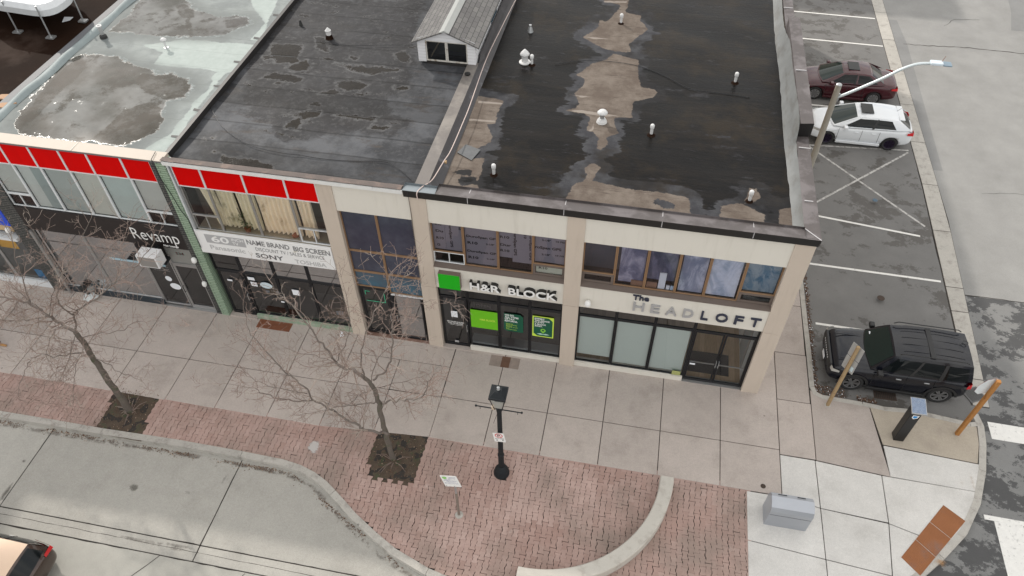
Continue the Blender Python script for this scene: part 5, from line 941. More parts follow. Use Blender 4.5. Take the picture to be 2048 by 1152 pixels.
lathe_thing('cone_vent', 'white pointed vent with black boot on the grey felt roof', 'vent', (-9.52, 7.85, 6.6), [('boot', [(.14, 0), (.11, .14), (.09, .16)], m_roofD), ('pipe', [(.09, .12), (.09, .3)], m_vent), ('cap', [(.10, .29), (.11, .32), (.02, .42)], m_vent)])
lathe_thing('pipe_stub', 'small black stub pipe at the back of the grey felt roof', 'vent', (-10.9, 8.6, 6.6), [('stub', [(.07, 0), (.05, .08), (.03, .2)], plain('black_stub', (.02, .02, .02), .6))])
lathe_thing('open_pipe_vent', 'white open topped pipe leaning by the puddles of the pale green roof', 'vent', (-17.35, 6.25, 6.75), [('boot', [(.13, 0), (.12, .1), (.08, .14)], plain('black_boot', (.03, .03, .03), .6)), ('pipe', [(.07, .1), (.07, .42), (.1, .44), (.1, .47), (.05, .47), (.05, .3)], m_vent)])
lathe_thing('mushroom_vent', 'thin white mushroom vent on the pale green roof', 'vent', (-14.8, 6.0, 6.75), [('base', [(.09, 0), (.08, .02)], m_steel), ('pipe', [(.035, 0), (.035, .3)], m_vent), ('cap', [(.1, .28), (.11, .31), (.07, .36), (.0, .375)], m_vent)])
def cable(name, pts, r, m_, label, z=None): return tag(MB().tube([(p[0], p[1], p[2]) for p in pts], r, 6).build(name, m_, smooth=True), label, 'cable')
def gz(pts, z): return [G(u, v, z) for u, v in pts]
def smooth_pts(pts, n=6):
    out = []; P = [Vector(p) for p in pts]
    for i in range(len(P) - 1):
        a, b_, c, d = P[max(0, i - 1)], P[i], P[i + 1], P[min(len(P) - 1, i + 2)]
        for j in range(n): t = j / n; out.append(.5 * ((2 * b_) + (c - a) * t + (2 * a - 5 * b_ + 4 * c - d) * t * t + (3 * b_ - a - 3 * c + d) * t ** 3))
    return out + [P[-1]]
cable('roof_hose', smooth_pts(gz([(1035, -8), (1003, 55), (972, 120), (940, 210), (926, 245), (902, 300), (888, 322), (868, 355), (857, 366)], 6.72) + [G(845, 373, 6.84), Vector((-4.0, -.075, 6.86)), Vector((-4.0, -.075, 6.62))]), .014, plain('pink_white_cord', (.62, .5, .46), .6), 'pinkish white cord running down the divider between the two dark roofs')
cable('roof_cable', smooth_pts(gz([(1110, 128), (1170, 121), (1230, 124), (1280, 133), (1330, 152), (1380, 177), (1440, 186), (1500, 195)], 6.48)), .008, m_black, 'thin black cable lying across the tan patch of the big roof')
cable('roof_cable', smooth_pts(gz([(600, 310), (640, 317), (700, 322), (765, 323), (790, 333), (815, 352), (835, 374)], 6.64)), .009, m_black, 'thin black cable lying near the front of the grey felt roof')
cable('roof_cable', smooth_pts(gz([(414, 190), (427, 225), (450, 258), (500, 290), (560, 305), (600, 310)], 6.65)), .008, m_black, 'thin black cable crossing from the pale green roof onto the grey felt')
cable('roof_cable', smooth_pts(gz([(640, 82), (700, 91), (760, 90), (826, 90)], 6.64)), .008, m_black, 'thin black cable between the pointed vent and the dormer')
cable('facade_cable', [(-12.0, .3, 6.9), (-11.93, -.07, 6.9), (-11.93, -.06, 6.3), (-11.8, -.045, 5.6), (-11.72, -.05, 5.0), (-11.6, -.04, 4.6), (-11.58, -.04, 3.4)], .01, m_black, 'black cable looping down the green brick pier')
cable('facade_cable', [(-4.27, -.07, 6.85), (-4.28, -.012, 6.0), (-4.29, -.012, 4.5), (-4.28, -.012, 3.1)], .007, m_black, 'thin dark cable down the edge of the pilaster by the stair entrance')
m_mat2 = mat('grey_membrane_piece', (.10, .105, .11), .6, var=.35, sc=5)
q = gz([(914, 305), (932, 289), (961, 300), (943, 321)], 6.475); tag(MB().prism([(a.x, a.y) for a in q], 6.47, 6.485).build('membrane_patch', m_mat2), 'loose square of grey membrane on the tan strip beside the divider', 'patch')
tag(MB().box(*(lambda p: (p.x - .06, p.x + .06, p.y - .05, p.y + .05))(G(889, 322, 6.6)), 6.49, 6.6).build('wood_block', plain('wood_block', (.42, .28, .15), .8), bevel=.01), 'small wooden block by the divider holding the cord', 'block')
tag(MB().lathe((*G(935, 148, 6.75).xy,), [(.1, 6.745), (.1, 6.775), (.03, 6.78)], 16).build('round_cap', plain('black_cap', (.01, .01, .01), .5)), 'black oval cap on the divider just in front of the dormer', 'cap')
for p, l in ((G(8, 195, 6.75), 'tan scrap of board on the brown wet roof edge, nearer of two'), (G(8, 212, 6.8), 'tan scrap of board at the very end of the brown wet roof edge')): tag(MB().prism([(p.x - .35, p.y - .1), (p.x + .15, p.y - .12), (p.x + .3, p.y + .22), (p.x - .15, p.y + .12)], p.z - .02, p.z + .03).build('board_scrap', plain('tan_board', (.42, .26, .16), .8)), l, 'scrap')
p = G(131, 38, 6.75); tag(MB().prism([(p.x - .15, p.y + .15), (p.x + .18, p.y + .2), (p.x + .2, p.y - .05), (p.x - .0, p.y - .22)], 6.735, 6.745).build('paper_scrap', m_paper), 'white scrap lying on the brown wet roof near the tarp table', 'scrap')
# dormer
t = thing('roof_dormer', 'small white sided dormer with shingled gable roof between the dark roofs', 'dormer', (-4.9, 6.85, 6.6))
k = NT('shingles'); bt = k.n.new('ShaderNodeTexBrick'); k.l.new(k.map((1, 1, 1), (0, 0, math.pi / 2)), bt.inputs['Vector']); bt.inputs['Scale'].default_value = 1; bt.inputs['Brick Width'].default_value = .36; bt.inputs['Row Height'].default_value = .16; bt.inputs['Mortar Size'].default_value = .009
bt.inputs['Color1'].default_value = (.12, .115, .115, 1); bt.inputs['Color2'].default_value = (.165, .16, .155, 1); bt.inputs['Mortar'].default_value = (.045, .045, .045, 1); k.b.inputs['Roughness'].default_value = .9
m_shin = k.fin(k.mul(bt.outputs['Color'], k.m('ADD', .8, k.m('MULTIPLY', k.noise(30, 4), .4))), .9)
x0, x1, yf, ye, zb, ze, zr = -5.92, -3.93, 6.85, 20.0, 6.56, 7.48, 7.90; xm = (x0 + x1) / 2
for nm, sx in (('roof_slope', -1), ('roof_slope', 1)):
    xe = (x0 - .16) if sx < 0 else (x1 + .16); zz = ze - .06
    MB().add([(xm, yf - .12, zr), (xe, yf - .12, zz), (xe, ye, zz), (xm, ye, zr), (xm, yf - .12, zr - .05), (xe, yf - .12, zz - .05), (xe, ye, zz - .05), (xm, ye, zr - .05)], [(0, 3, 2, 1), (4, 5, 6, 7), (0, 1, 5, 4), (1, 2, 6, 5), (2, 3, 7, 6)] if sx < 0 else [(0, 1, 2, 3), (4, 7, 6, 5), (0, 4, 5, 1), (1, 5, 6, 2)]).build(nm, m_shin, t)
MB().add([(xm - .17, yf - .13, zr - .055), (xm, yf - .13, zr + .03), (xm + .17, yf - .13, zr - .055), (xm - .17, ye, zr - .055), (xm, ye, zr + .03), (xm + .17, ye, zr - .055)], [(0, 1, 4, 3), (1, 2, 5, 4), (0, 2, 1)]).build('ridge_cap', mat('pale_ridge', (.33, .34, .33), .8, var=.1), t)
k = NT('lap_siding'); u = k.xyz(); sd_ = k.step(k.m('FRACT', k.m('MULTIPLY', u['Z'], 9)), .0, .12); m_lap = k.fin(k.mul((.72, .72, .74), k.m('ADD', .55, k.m('MULTIPLY', sd_, .45))), .55)
MB().box(x0, x0 + .27, yf, yf + .1, zb + .12, ze).box(x1 - .27, x1, yf, yf + .1, zb + .12, ze).add([(x0, yf, ze), (x1, yf, ze), (x1, yf, ze + .04), (xm, yf, zr - .04), (x0, yf, ze + .04)], [(0, 1, 2, 3, 4)]).box(x0 + .27, x1 - .27, yf, yf + .1, ze - .02, ze).build('front_siding', m_lap, t)
MB().box(x1 - .08, x1, yf + .1, 9.3, zb, ze - .1).box(x1 - .08, x1, 10.3, ye, zb, ze - .1).box(x1 - .08, x1, 9.3, 10.3, zb, zb + .35).build('side_siding', m_lap, t); MB().box(x0, x0 + .08, yf + .1, ye, zb, ze - .02).build('side_siding', m_lap, t)
MB().quad((x1 + .003, 9.3, zb + .35), (x1 + .003, 10.3, zb + .35), (x1 + .003, 10.3, ze - .2), (x1 + .003, 9.3, ze - .2)).build('side_window', m_teal, t)
MB().box(x0 + .27, x1 - .27, yf + .02, yf + .1, zb, zb + .14).build('black_sill_wall', m_dark, t)
w = window(t, x0 + .27, xm, zb + .145, ze - .02, yf + .02, mat('peeling_frame', (.55, .53, .49), .8, var=.2, stain=(.25, .2, .15), stsc=6), g_dark, .045); window(t, xm, x1 - .27, zb + .145, ze - .02, yf + .02, w.data.materials[0], g_dark, .045)
MB().box(x0 + .1, x1 - .1, yf + .9, yf + 1.0, zb, ze).build('inner_wall', plain('murky_interior', (.08, .09, .07), .9), t); MB().quad((x0 + .1, yf + .1, zb + .02), (x1 - .1, yf + .1, zb + .02), (x1 - .1, yf + .9, zb + .02), (x0 + .1, yf + .9, zb + .02)).build('inner_floor', plain('murky_floor', (.10, .09, .07), .9), t)
MB().tube([(x0 + .38, yf + .2, zb + .2), (x0 + .75, yf + .5, ze - .1)], .03, 4).build('inner_stud', plain('stud_wood', (.45, .35, .22), .8), t)
# tarp table
t = thing('covered_table', 'large round edged table under a taut silver tarp on the brown wet roof', 'covered table', (-19.5, 6.5, 6.72))
top = [G(u, v, 7.95) for u, v in ((-60, -6), (0, 0), (40, 7), (70, 11), (88, 9), (102, 5), (112, 0), (124, -8), (140, -22), (150, -60), (0, -120), (-100, -100))]
bot = [p + Vector((0, 0, -.42)) for p in top]; cen = sum(top, Vector()) / len(top); bot = [cen + Vector((0, 0, -.42)) + (Vector((p.x, p.y, cen.z)) - cen) * 1.0 for p in top]
mb = MB(); n = len(top); vs = [tuple(p) for p in top] + [tuple(p) for p in bot] + [tuple(cen + Vector((0, 0, .06)))]
fs = [(i, (i + 1) % n, 2 * n) for i in range(n)] + [(n + i, n + (i + 1) % n, (i + 1) % n, i) for i in range(n)]; mb.add(vs, fs)
o = mb.build('tarp', mat('silver_tarp', (.58, .60, .62), .4, .25, var=.15, sc=3), t, smooth=False); s_ = o.modifiers.new('s', 'SUBSURF'); s_.levels = s_.render_levels = 1
for i in (3, 8, 1, 11, 10):
    q = top[i]; q = cen + (q - cen) * .97; MB().tube([(q.x, q.y, 7.9), (q.x + .03, q.y - .03, 6.76)], .028, 8).build('leg', m_steel, t); MB().box(q.x - .14, q.x + .16, q.y - .12, q.y + .1, 6.73, 6.78).build('foot', m_steel, t)
# ================================================================ STREET FURNITURE
m_post = plain('black_green_post', (.014, .017, .02), .6, .0, spec=.25); m_wd = mat('weathered_timber', (.34, .24, .13), .85, var=.3, sc=5, stain=(.2, .13, .07), stsc=5); m_wdo = mat('orange_timber', (.38, .17, .045), .8, var=.25, sc=6, stain=(.26, .10, .03), stsc=4)
m_back = plain('sign_back', (.42, .42, .41), .5, .3); m_black_ink = plain('ink_black', (.02, .02, .025), .6); m_ink_red = plain('ink_red', (.6, .04, .05), .5); m_ink_blue = plain('ink_blue', (.08, .10, .30), .6)
t = thing('lamp_post', 'black fluted lamp post with square lantern head on the brick paving', 'street lamp', (-.91, -4.29, 0))
MB().lathe((0, 0), [(.235, -.01), (.235, .05), (.21, .09), (.2, .2), (.165, .28), (.12, .34), (.11, .4)], 24).build('base', m_post, t, local=True, smooth=True)
mb = MB(); n = 24; prof = [(.09, .38), (.085, 1.0), (.10, 1.02), (.10, 1.08), (.078, 1.11), (.066, 3.3), (.08, 3.32), (.08, 3.4), (.05, 3.55)]; vs = []
for r, z in prof:
    for i in range(n): a = i * 2 * math.pi / n; rr = r * (.9 if i % 2 else 1.0); vs.append((rr * math.cos(a), rr * math.sin(a), z))
mb.add(vs, [(j * n + i, j * n + (i + 1) % n, (j + 1) * n + (i + 1) % n, (j + 1) * n + i) for j in range(len(prof) - 1) for i in range(n)] + [[(len(prof) - 1) * n + i for i in range(n)]]); mb.build('post', m_post, t, local=True)
mb = MB().tube([(-.62, 0, 3.38), (.6, 0, 3.38)], .017, 8).lathe((-.63, 0), [(.01, 3.35), (.03, 3.37), (.03, 3.4), (.01, 3.42)], 10).lathe((.61, 0), [(.01, 3.35), (.03, 3.37), (.03, 3.4), (.01, 3.42)], 10); mb.tube([(-.52, 0, 3.38), (-.52, 0, 3.26)], .008, 5).tube([(.5, 0, 3.38), (.5, 0, 3.26)], .008, 5); mb.build('banner_bar', m_post, t, local=True)
MB().box(-.2, -.1, -.05, .05, 3.38, 3.5).build('sensor', plain('tan_sensor', (.55, .45, .34), .6), t, local=True, bevel=.015)
MB().add([(-.09, -.09, 3.55), (.09, -.09, 3.55), (.09, .09, 3.55), (-.09, .09, 3.55), (-.16, -.16, 3.95), (.16, -.16, 3.95), (.16, .16, 3.95), (-.16, .16, 3.95)], [(0, 1, 5, 4), (1, 2, 6, 5), (2, 3, 7, 6), (3, 0, 4, 7), (4, 5, 6, 7)]).build('lens', plain('milky_lens', (.35, .36, .34), .3), t, local=True)
mb = MB()
for sx in (-1, 1):
    for sy in (-1, 1): mb.tube([(sx * .1, sy * .1, 3.5), (sx * .205, sy * .205, 4.1)], .014, 5)
mb.build('lantern_frame', m_post, t, local=True)
mb = MB().box(-.225, .225, -.225, .225, 4.08, 4.15).add([(-.2, -.2, 4.15), (.2, -.2, 4.15), (.2, .2, 4.15), (-.2, .2, 4.15), (-.085, -.085, 4.27), (.085, -.085, 4.27), (.085, .085, 4.27), (-.085, .085, 4.27)], [(0, 1, 5, 4), (1, 2, 6, 5), (2, 3, 7, 6), (3, 0, 4, 7), (4, 5, 6, 7)]); mb.build('hood', m_post, t, local=True)
MB().lathe((0, 0), [(.03, 4.26), (.045, 4.3), (.03, 4.34), (.04, 4.38), (.0, 4.41)], 12).build('finial', m_steel, t, local=True)
mb = MB().tube([(-.03, -.06, 3.3), (-.16, -.06, 2.75)], .007, 4); mb.build('loose_wire', m_black, t, local=True)
def signplate(t, cx_, cy, cz, w, h, ax, tilt, name='plate', face=m_white, back=m_back, th=.006, r=.02):
    """plate centred at a point; ax is the horizontal direction of its width, it faces the side to the right of ax"""
    ax = Vector((ax[0], ax[1], 0)).normalized(); nrm = Vector((ax.y, -ax.x, 0)); up = Vector((0, 0, 1)); A = ax * math.cos(tilt) + up * math.sin(tilt); U = -ax * math.sin(tilt) + up * math.cos(tilt); c = Vector((cx_, cy, cz))
    P_ = lambda u, v, n_=0: c + A * u + U * v + nrm * n_
    pts = []
    for (sx, sy, a0) in ((1, 1, 0), (-1, 1, 90), (-1, -1, 180), (1, -1, 270)):
        for k_ in range(4): a = R_(a0 + 30 * k_); pts.append((sx * (w / 2 - r) + r * math.cos(a), sy * (h / 2 - r) + r * math.sin(a)))
    n = len(pts); mb = MB(); mb.add([P_(u, v, th / 2) for u, v in pts] + [P_(u, v, -th / 2) for u, v in pts], [list(range(n))]); mb.cm = 1; mb.add([P_(u, v, th / 2) for u, v in pts] + [P_(u, v, -th / 2) for u, v in pts], [list(range(2 * n - 1, n - 1, -1))] + [(i, n + i, n + (i + 1) % n, (i + 1) % n) for i in range(n)])
    o = mb.build(name, [face, back], t); return o, P_
def plate_text(par, P_, s, u0, u1, v0, v1, m_, off=.005, bold=.02):
    me = text_mesh(s, bold, 0); n = len(me.vertices); co = np.empty(n * 3); me.vertices.foreach_get('co', co); co = co.reshape(-1, 3); mn = co.min(0); mx = co.max(0); off_ = Vector((0, 0, 0)); p = par
    while p is not None: off_ = off_ + p.location; p = p.parent
    out = []
    for c in co: out += list(P_(u0 + (u1 - u0) * (c[0] - mn[0]) / (mx[0] - mn[0]), v0 + (v1 - v0) * (c[1] - mn[1]) / (mx[1] - mn[1]), off) - off_)
    me.vertices.foreach_set('co', out); me.materials.clear(); me.materials.append(m_); me.update(); o = bpy.data.objects.new('lettering', me); COL.objects.link(o); o.parent = par; return o
def ring(par, P_, r0, r1, u, v, m_, off=.005, name='ring'):
    mb = MB(); n = 28
    for i in range(n): a, b_ = 2 * math.pi * i / n, 2 * math.pi * (i + 1) / n; mb.quad(P_(u + r0 * math.cos(a), v + r0 * math.sin(a), off), P_(u + r1 * math.cos(a), v + r1 * math.sin(a), off), P_(u + r1 * math.cos(b_), v + r1 * math.sin(b_), off), P_(u + r0 * math.cos(b_), v + r0 * math.sin(b_), off))
    mb.add([P_(u - r0 * .75, v + r0 * .6, off + .0006), P_(u - r0 * .6, v + r0 * .75, off + .0006), P_(u + r0 * .75, v - r0 * .6, off + .0006), P_(u + r0 * .6, v - r0 * .75, off + .0006)], [(0, 3, 2, 1)]); return mb.build(name, m_, par)
t = thing('parking_sign', 'small white no parking sign with two arrows strapped on the black lamp post', 'sign', (-.91, -4.4, 2.17)); o, P_ = signplate(t, -.91, -4.41, 2.17, .32, .44, (1, 0), R_(8)); plate_text(t, P_, 'P', -.04, .04, .02, .15, m_black_ink); ring(t, P_, .085, .11, 0, .09, m_ink_red); plate_text(t, P_, 'ANY TIME', -.13, .13, -.08, -.04, m_black_ink)
MB().add([P_(*q, .005) for q in ((-.12, -.14), (-.07, -.11), (-.07, -.17))] + [P_(*q, .005) for q in ((.12, -.14), (.07, -.17), (.07, -.11))], [(0, 2, 1), (3, 5, 4)]).build('arrows', m_black_ink, t)
t = thing('notice_sign', 'tilted white notice sign with green emblem on a short worn metal post', 'sign', (-1.84, -5.83, 0)); MB().box(-1.87, -1.81, -5.85, -5.80, 0, 1.3).build('post', mat('worn_post', (.24, .20, .17), .7, .3, var=.3, sc=8), t); MB().box(-1.865, -1.815, -5.845, -5.805, 1.3, 2.15).build('upper_post', m_steel, t); MB().lathe((-1.84, -5.825, 0), [(.12, -.004), (.1, .004), (.06, .02)], 14).build('foot', m_curb, t)
o, P_ = signplate(t, -1.93, -5.87, 2.02, .47, .56, (1, 0), R_(13)); m_em = plain('emblem_green', (.25, .55, .15), .6)
MB().add([P_(u, v, .005) for u, v in ((-.19, .22), (-.19, .14), (-.15, .10), (-.08, .13), (-.06, .19), (-.12, .23))], [(0, 1, 2, 3, 4, 5)]).build('emblem', m_em, t)
for i, (s, a, b_) in enumerate((('NOTICE', .0, .18), ('This area is', -.03, .17), ('under video', -.16, .02), ('surveillance 24 hours', -.19, .19), ('trespassers will be', -.14, .13), ('prosecuted', -.19, .19), ('by order of the town', -.19, .19))): plate_text(t, P_, s, a, b_, .18 - i * .055, .21 - i * .055, m_ink_blue)
for u, v in ((-.19, -.24), (.03, -.25)): MB().add([P_(u + .015 * math.cos(a), v + .015 * math.sin(a), .005) for a in (0, 1.05, 2.1, 3.14, 4.19, 5.24)], [list(range(6))]).build('bolt', m_black_ink, t)
t = thing('timber_sign_post', 'weathered square timber post with two grey sign backs beside the black vehicle', 'sign post', (8.81, -.03, 0)); mb = MB().prism([(8.765, -.075), (8.855, -.075), (8.855, .015), (8.765, .015)], 0, 2.98); mb.build('post', m_wd, t, bevel=.006)
for z, h in ((2.66, .56), (2.07, .56)): signplate(t, 8.80 + .05, -.03 + .06, z, .42, h, (-.26, .31), R_(0), face=plain('sign_face_white', (.7, .7, .7), .5), back=m_back)
mb = MB(); ax = Vector((.26, -.31, 0)).normalized(); nn = Vector((ax.y, -ax.x, 0)); c = Vector((8.85, .03, 1.98)) + ax * .12 + nn * .009; mb.add([c - ax * .05 + Vector((0, 0, -.1)), c + ax * .05 + Vector((0, 0, -.1)), c + ax * .05 + Vector((0, 0, .1)), c - ax * .05 + Vector((0, 0, .1))], [(0, 1, 2, 3)]); mb.build('sticker', plain('pale_sticker', (.55, .66, .7), .5), t)
MB().lathe((8.81, -.03), [(.11, -.004), (.08, .006), (.05, .01)], 10).build('footing', m_curb, t)
t = thing('stop_sign', 'octagonal stop sign seen from its silver back on an orange brown timber post', 'sign', (12.62, -.39, 0)); MB().prism([(12.56, -.45), (12.67, -.45), (12.67, -.34), (12.56, -.34)], -.02, 2.78).build('post', m_wdo, t, bevel=.008)
ax = Vector((.73, .31, 0)).normalized(); nn = Vector((-ax.y, ax.x, 0)); c = Vector((12.5, -.425, 2.42)) + nn * .085; mb = MB(); r = .37; oc = [(r * math.cos(R_(22.5 + 45 * i)), r * math.sin(R_(22.5 + 45 * i))) for i in range(8)]
mb.add([c + ax * u + Vector((0, 0, v)) for u, v in oc], [list(range(8))]); mb.cm = 1; mb.add([c + ax * u + Vector((0, 0, v)) + nn * .006 for u, v in oc], [list(range(8))]); mb.build('plate', [plain('silver_back', (.66, .69, .71), .6, 0), plain('stop_red', (.5, .01, .01), .4)], t)
t = thing('parking_meter', 'black parking pay station with tilted blue solar panel on the corner walk', 'pay station', (10.8, -.85, 0))
MB().add([(10.66, -.98, 0), (10.96, -.98, 0), (10.96, -.70, 0), (10.66, -.70, 0), (10.66, -.98, 1.5), (10.96, -.98, 1.5), (10.96, -.70, 1.6), (10.66, -.70, 1.6)], [(0, 1, 5, 4), (1, 2, 6, 5), (2, 3, 7, 6), (3, 0, 4, 7), (4, 5, 6, 7)]).build('cabinet', plain('black_cabinet', (.012, .012, .013), .35, .2), t, bevel=.015)
pc = lambda u, v, h=0: Vector((10.81 + u, -.84 + v, 1.69 + .22 * v + h)); mb = MB(); q = [(-.21, -.25), (.21, -.25), (.21, .25), (-.21, .25)]
mb.add([pc(u, v) for u, v in q] + [pc(u, v, -.04) for u, v in q], [(0, 1, 2, 3), (7, 6, 5, 4), (0, 4, 5, 1), (1, 5, 6, 2), (2, 6, 7, 3), (3, 7, 4, 0)]); mb.build('panel_frame', m_alu, t)
k = NT('solar_cells'); bt = k.n.new('ShaderNodeTexBrick'); k.l.new(k.P, bt.inputs['Vector']); bt.offset = 0; bt.inputs['Scale'].default_value = 1; bt.inputs['Brick Width'].default_value = .034; bt.inputs['Row Height'].default_value = .036; bt.inputs['Mortar Size'].default_value = .0032; bt.inputs['Mortar Smooth'].default_value = 0
bt.inputs['Color1'].default_value = (.045, .09, .2, 1); bt.inputs['Color2'].default_value = (.06, .12, .25, 1); bt.inputs['Mortar'].default_value = (.5, .55, .6, 1); m_sol = k.fin(bt.outputs['Color'], .2)
mb = MB(); mb.add([pc(u * .93, v * .94, .004) for u, v in q], [(0, 1, 2, 3)]); mb.build('solar_cells', m_sol, t); MB().box(10.72, 10.9, -.95, -.74, 1.56, 1.66).build('neck', m_black, t)
mb = MB(); mb.add([(10.74, -.983, 1.40), (10.74, -.983, 1.27), (10.80, -.983, 1.21), (10.90, -.983, 1.27), (10.92, -.983, 1.40)], [(0, 1, 2, 3, 4)]); mb.build('badge', m_white, t); MB().add([(10.765, -.985, 1.37), (10.765, -.985, 1.29), (10.81, -.985, 1.245), (10.875, -.985, 1.29), (10.88, -.985, 1.37)], [(0, 1, 2, 3, 4)]).build('badge_mark', plain('badge_blue', (.02, .25, .6), .5), t)
t = thing('metal_cabinet', 'low silver grey metal cabinet with sloping top on the pale corner walk', 'cabinet', (7.25, -4.2, 0)); prof = [(-4.5, .0), (-4.5, .80), (-4.44, .93), (-4.32, .99), (-4.12, 1.0), (-3.98, .92), (-3.9, .72), (-3.9, 0)]
mb = MB(); n = len(prof); mb.add([(6.68, y, z) for y, z in prof] + [(7.83, y, z) for y, z in prof], [(i, i + 1, n + i + 1, n + i) for i in range(n - 1)] + [list(range(n - 1, -1, -1)), list(range(n, 2 * n))]); mb.build('body', plain('silver_paint', (.40, .42, .46), .32, .55), t, bevel=.02)
MB().box(6.70, 7.81, -4.5035, -4.501, .62, .63).build('lid_line', m_black, t); MB().box(6.86, 7.1, -4.07, -4.045, .995, 1.003).build('slot', m_black, t); MB().box(7.38, 7.6, -4.07, -4.045, .995, 1.003).build('slot', m_black, t)
# seat wall
mb = MB(); n = 60; cc = (.25, -3.65); vs = []
for i in range(n + 1):
    a = R_(-1 - 91 * i / n); 
    for r, z in ((3.46, -.01), (3.46, .34), (3.485, .37), (3.825, .37), (3.85, .34), (3.85, .0)): vs.append((cc[0] + r * math.cos(a), cc[1] + r * math.sin(a), z))
mb.add(vs, [(i * 6 + j, i * 6 + j + 1, (i + 1) * 6 + j + 1, (i + 1) * 6 + j) for i in range(n) for j in range(5)] + [[5, 4, 3, 2, 1, 0], [n * 6 + j for j in range(6)]])
tag(mb.build('seat_wall', mat('pale_cast_concrete', (.48, .455, .41), .85, var=.08, sc=2, fine=.18, fsc=70, bump=.3, stain=(.40, .37, .33), stsc=3)), 'low curved pale concrete seat wall on the brick paving', 'seat wall')
# street light over the parking lot
t = thing('street_light', 'tall concrete street light pole with a long curved silver arm beside the parked cars', 'street light', (8.38, 9.5, 0)); MB().tube([(8.38, 9.5, -.1), (8.38, 9.5, 5.66)], [.13, .10], 12).build('pole', mat('pole_concrete', (.30, .28, .24), .85, var=.15), t)
MB().lathe((8.38, 9.5), [(.1, 5.66), (.1, 5.7), (.06, 5.73)], 12).build('pole_cap', m_steel, t); MB().tube(smooth_pts([(8.46, 9.5, 5.2), (8.75, 9.5, 5.38), (9.63, 9.5, 6.03), (10.2, 9.5, 6.5), (10.6, 9.5, 6.72), (11.0, 9.5, 6.78)], 5), .05, 10).build('arm', plain('pale_steel', (.6, .66, .68), .35, .4), t, smooth=True)
MB().box(8.44, 8.52, 9.46, 9.54, 5.05, 5.35).build('bracket', m_steel, t); mb = MB().box(10.95, 11.35, 9.38, 9.62, 6.76, 6.86); mb.build('lamp_head', plain('pale_blue_paint', (.6, .68, .74), .4), t, bevel=.03); MB().box(11.352, 11.62, 9.36, 9.64, 6.78, 6.82).build('lamp_tray', plain('blue_grey_paint', (.20, .27, .33), .35, .3), t, bevel=.01); MB().tube([(11.3, 9.52, 6.86), (11.36, 9.56, 7.05)], .008, 4).build('bird_spike', m_rust, t)
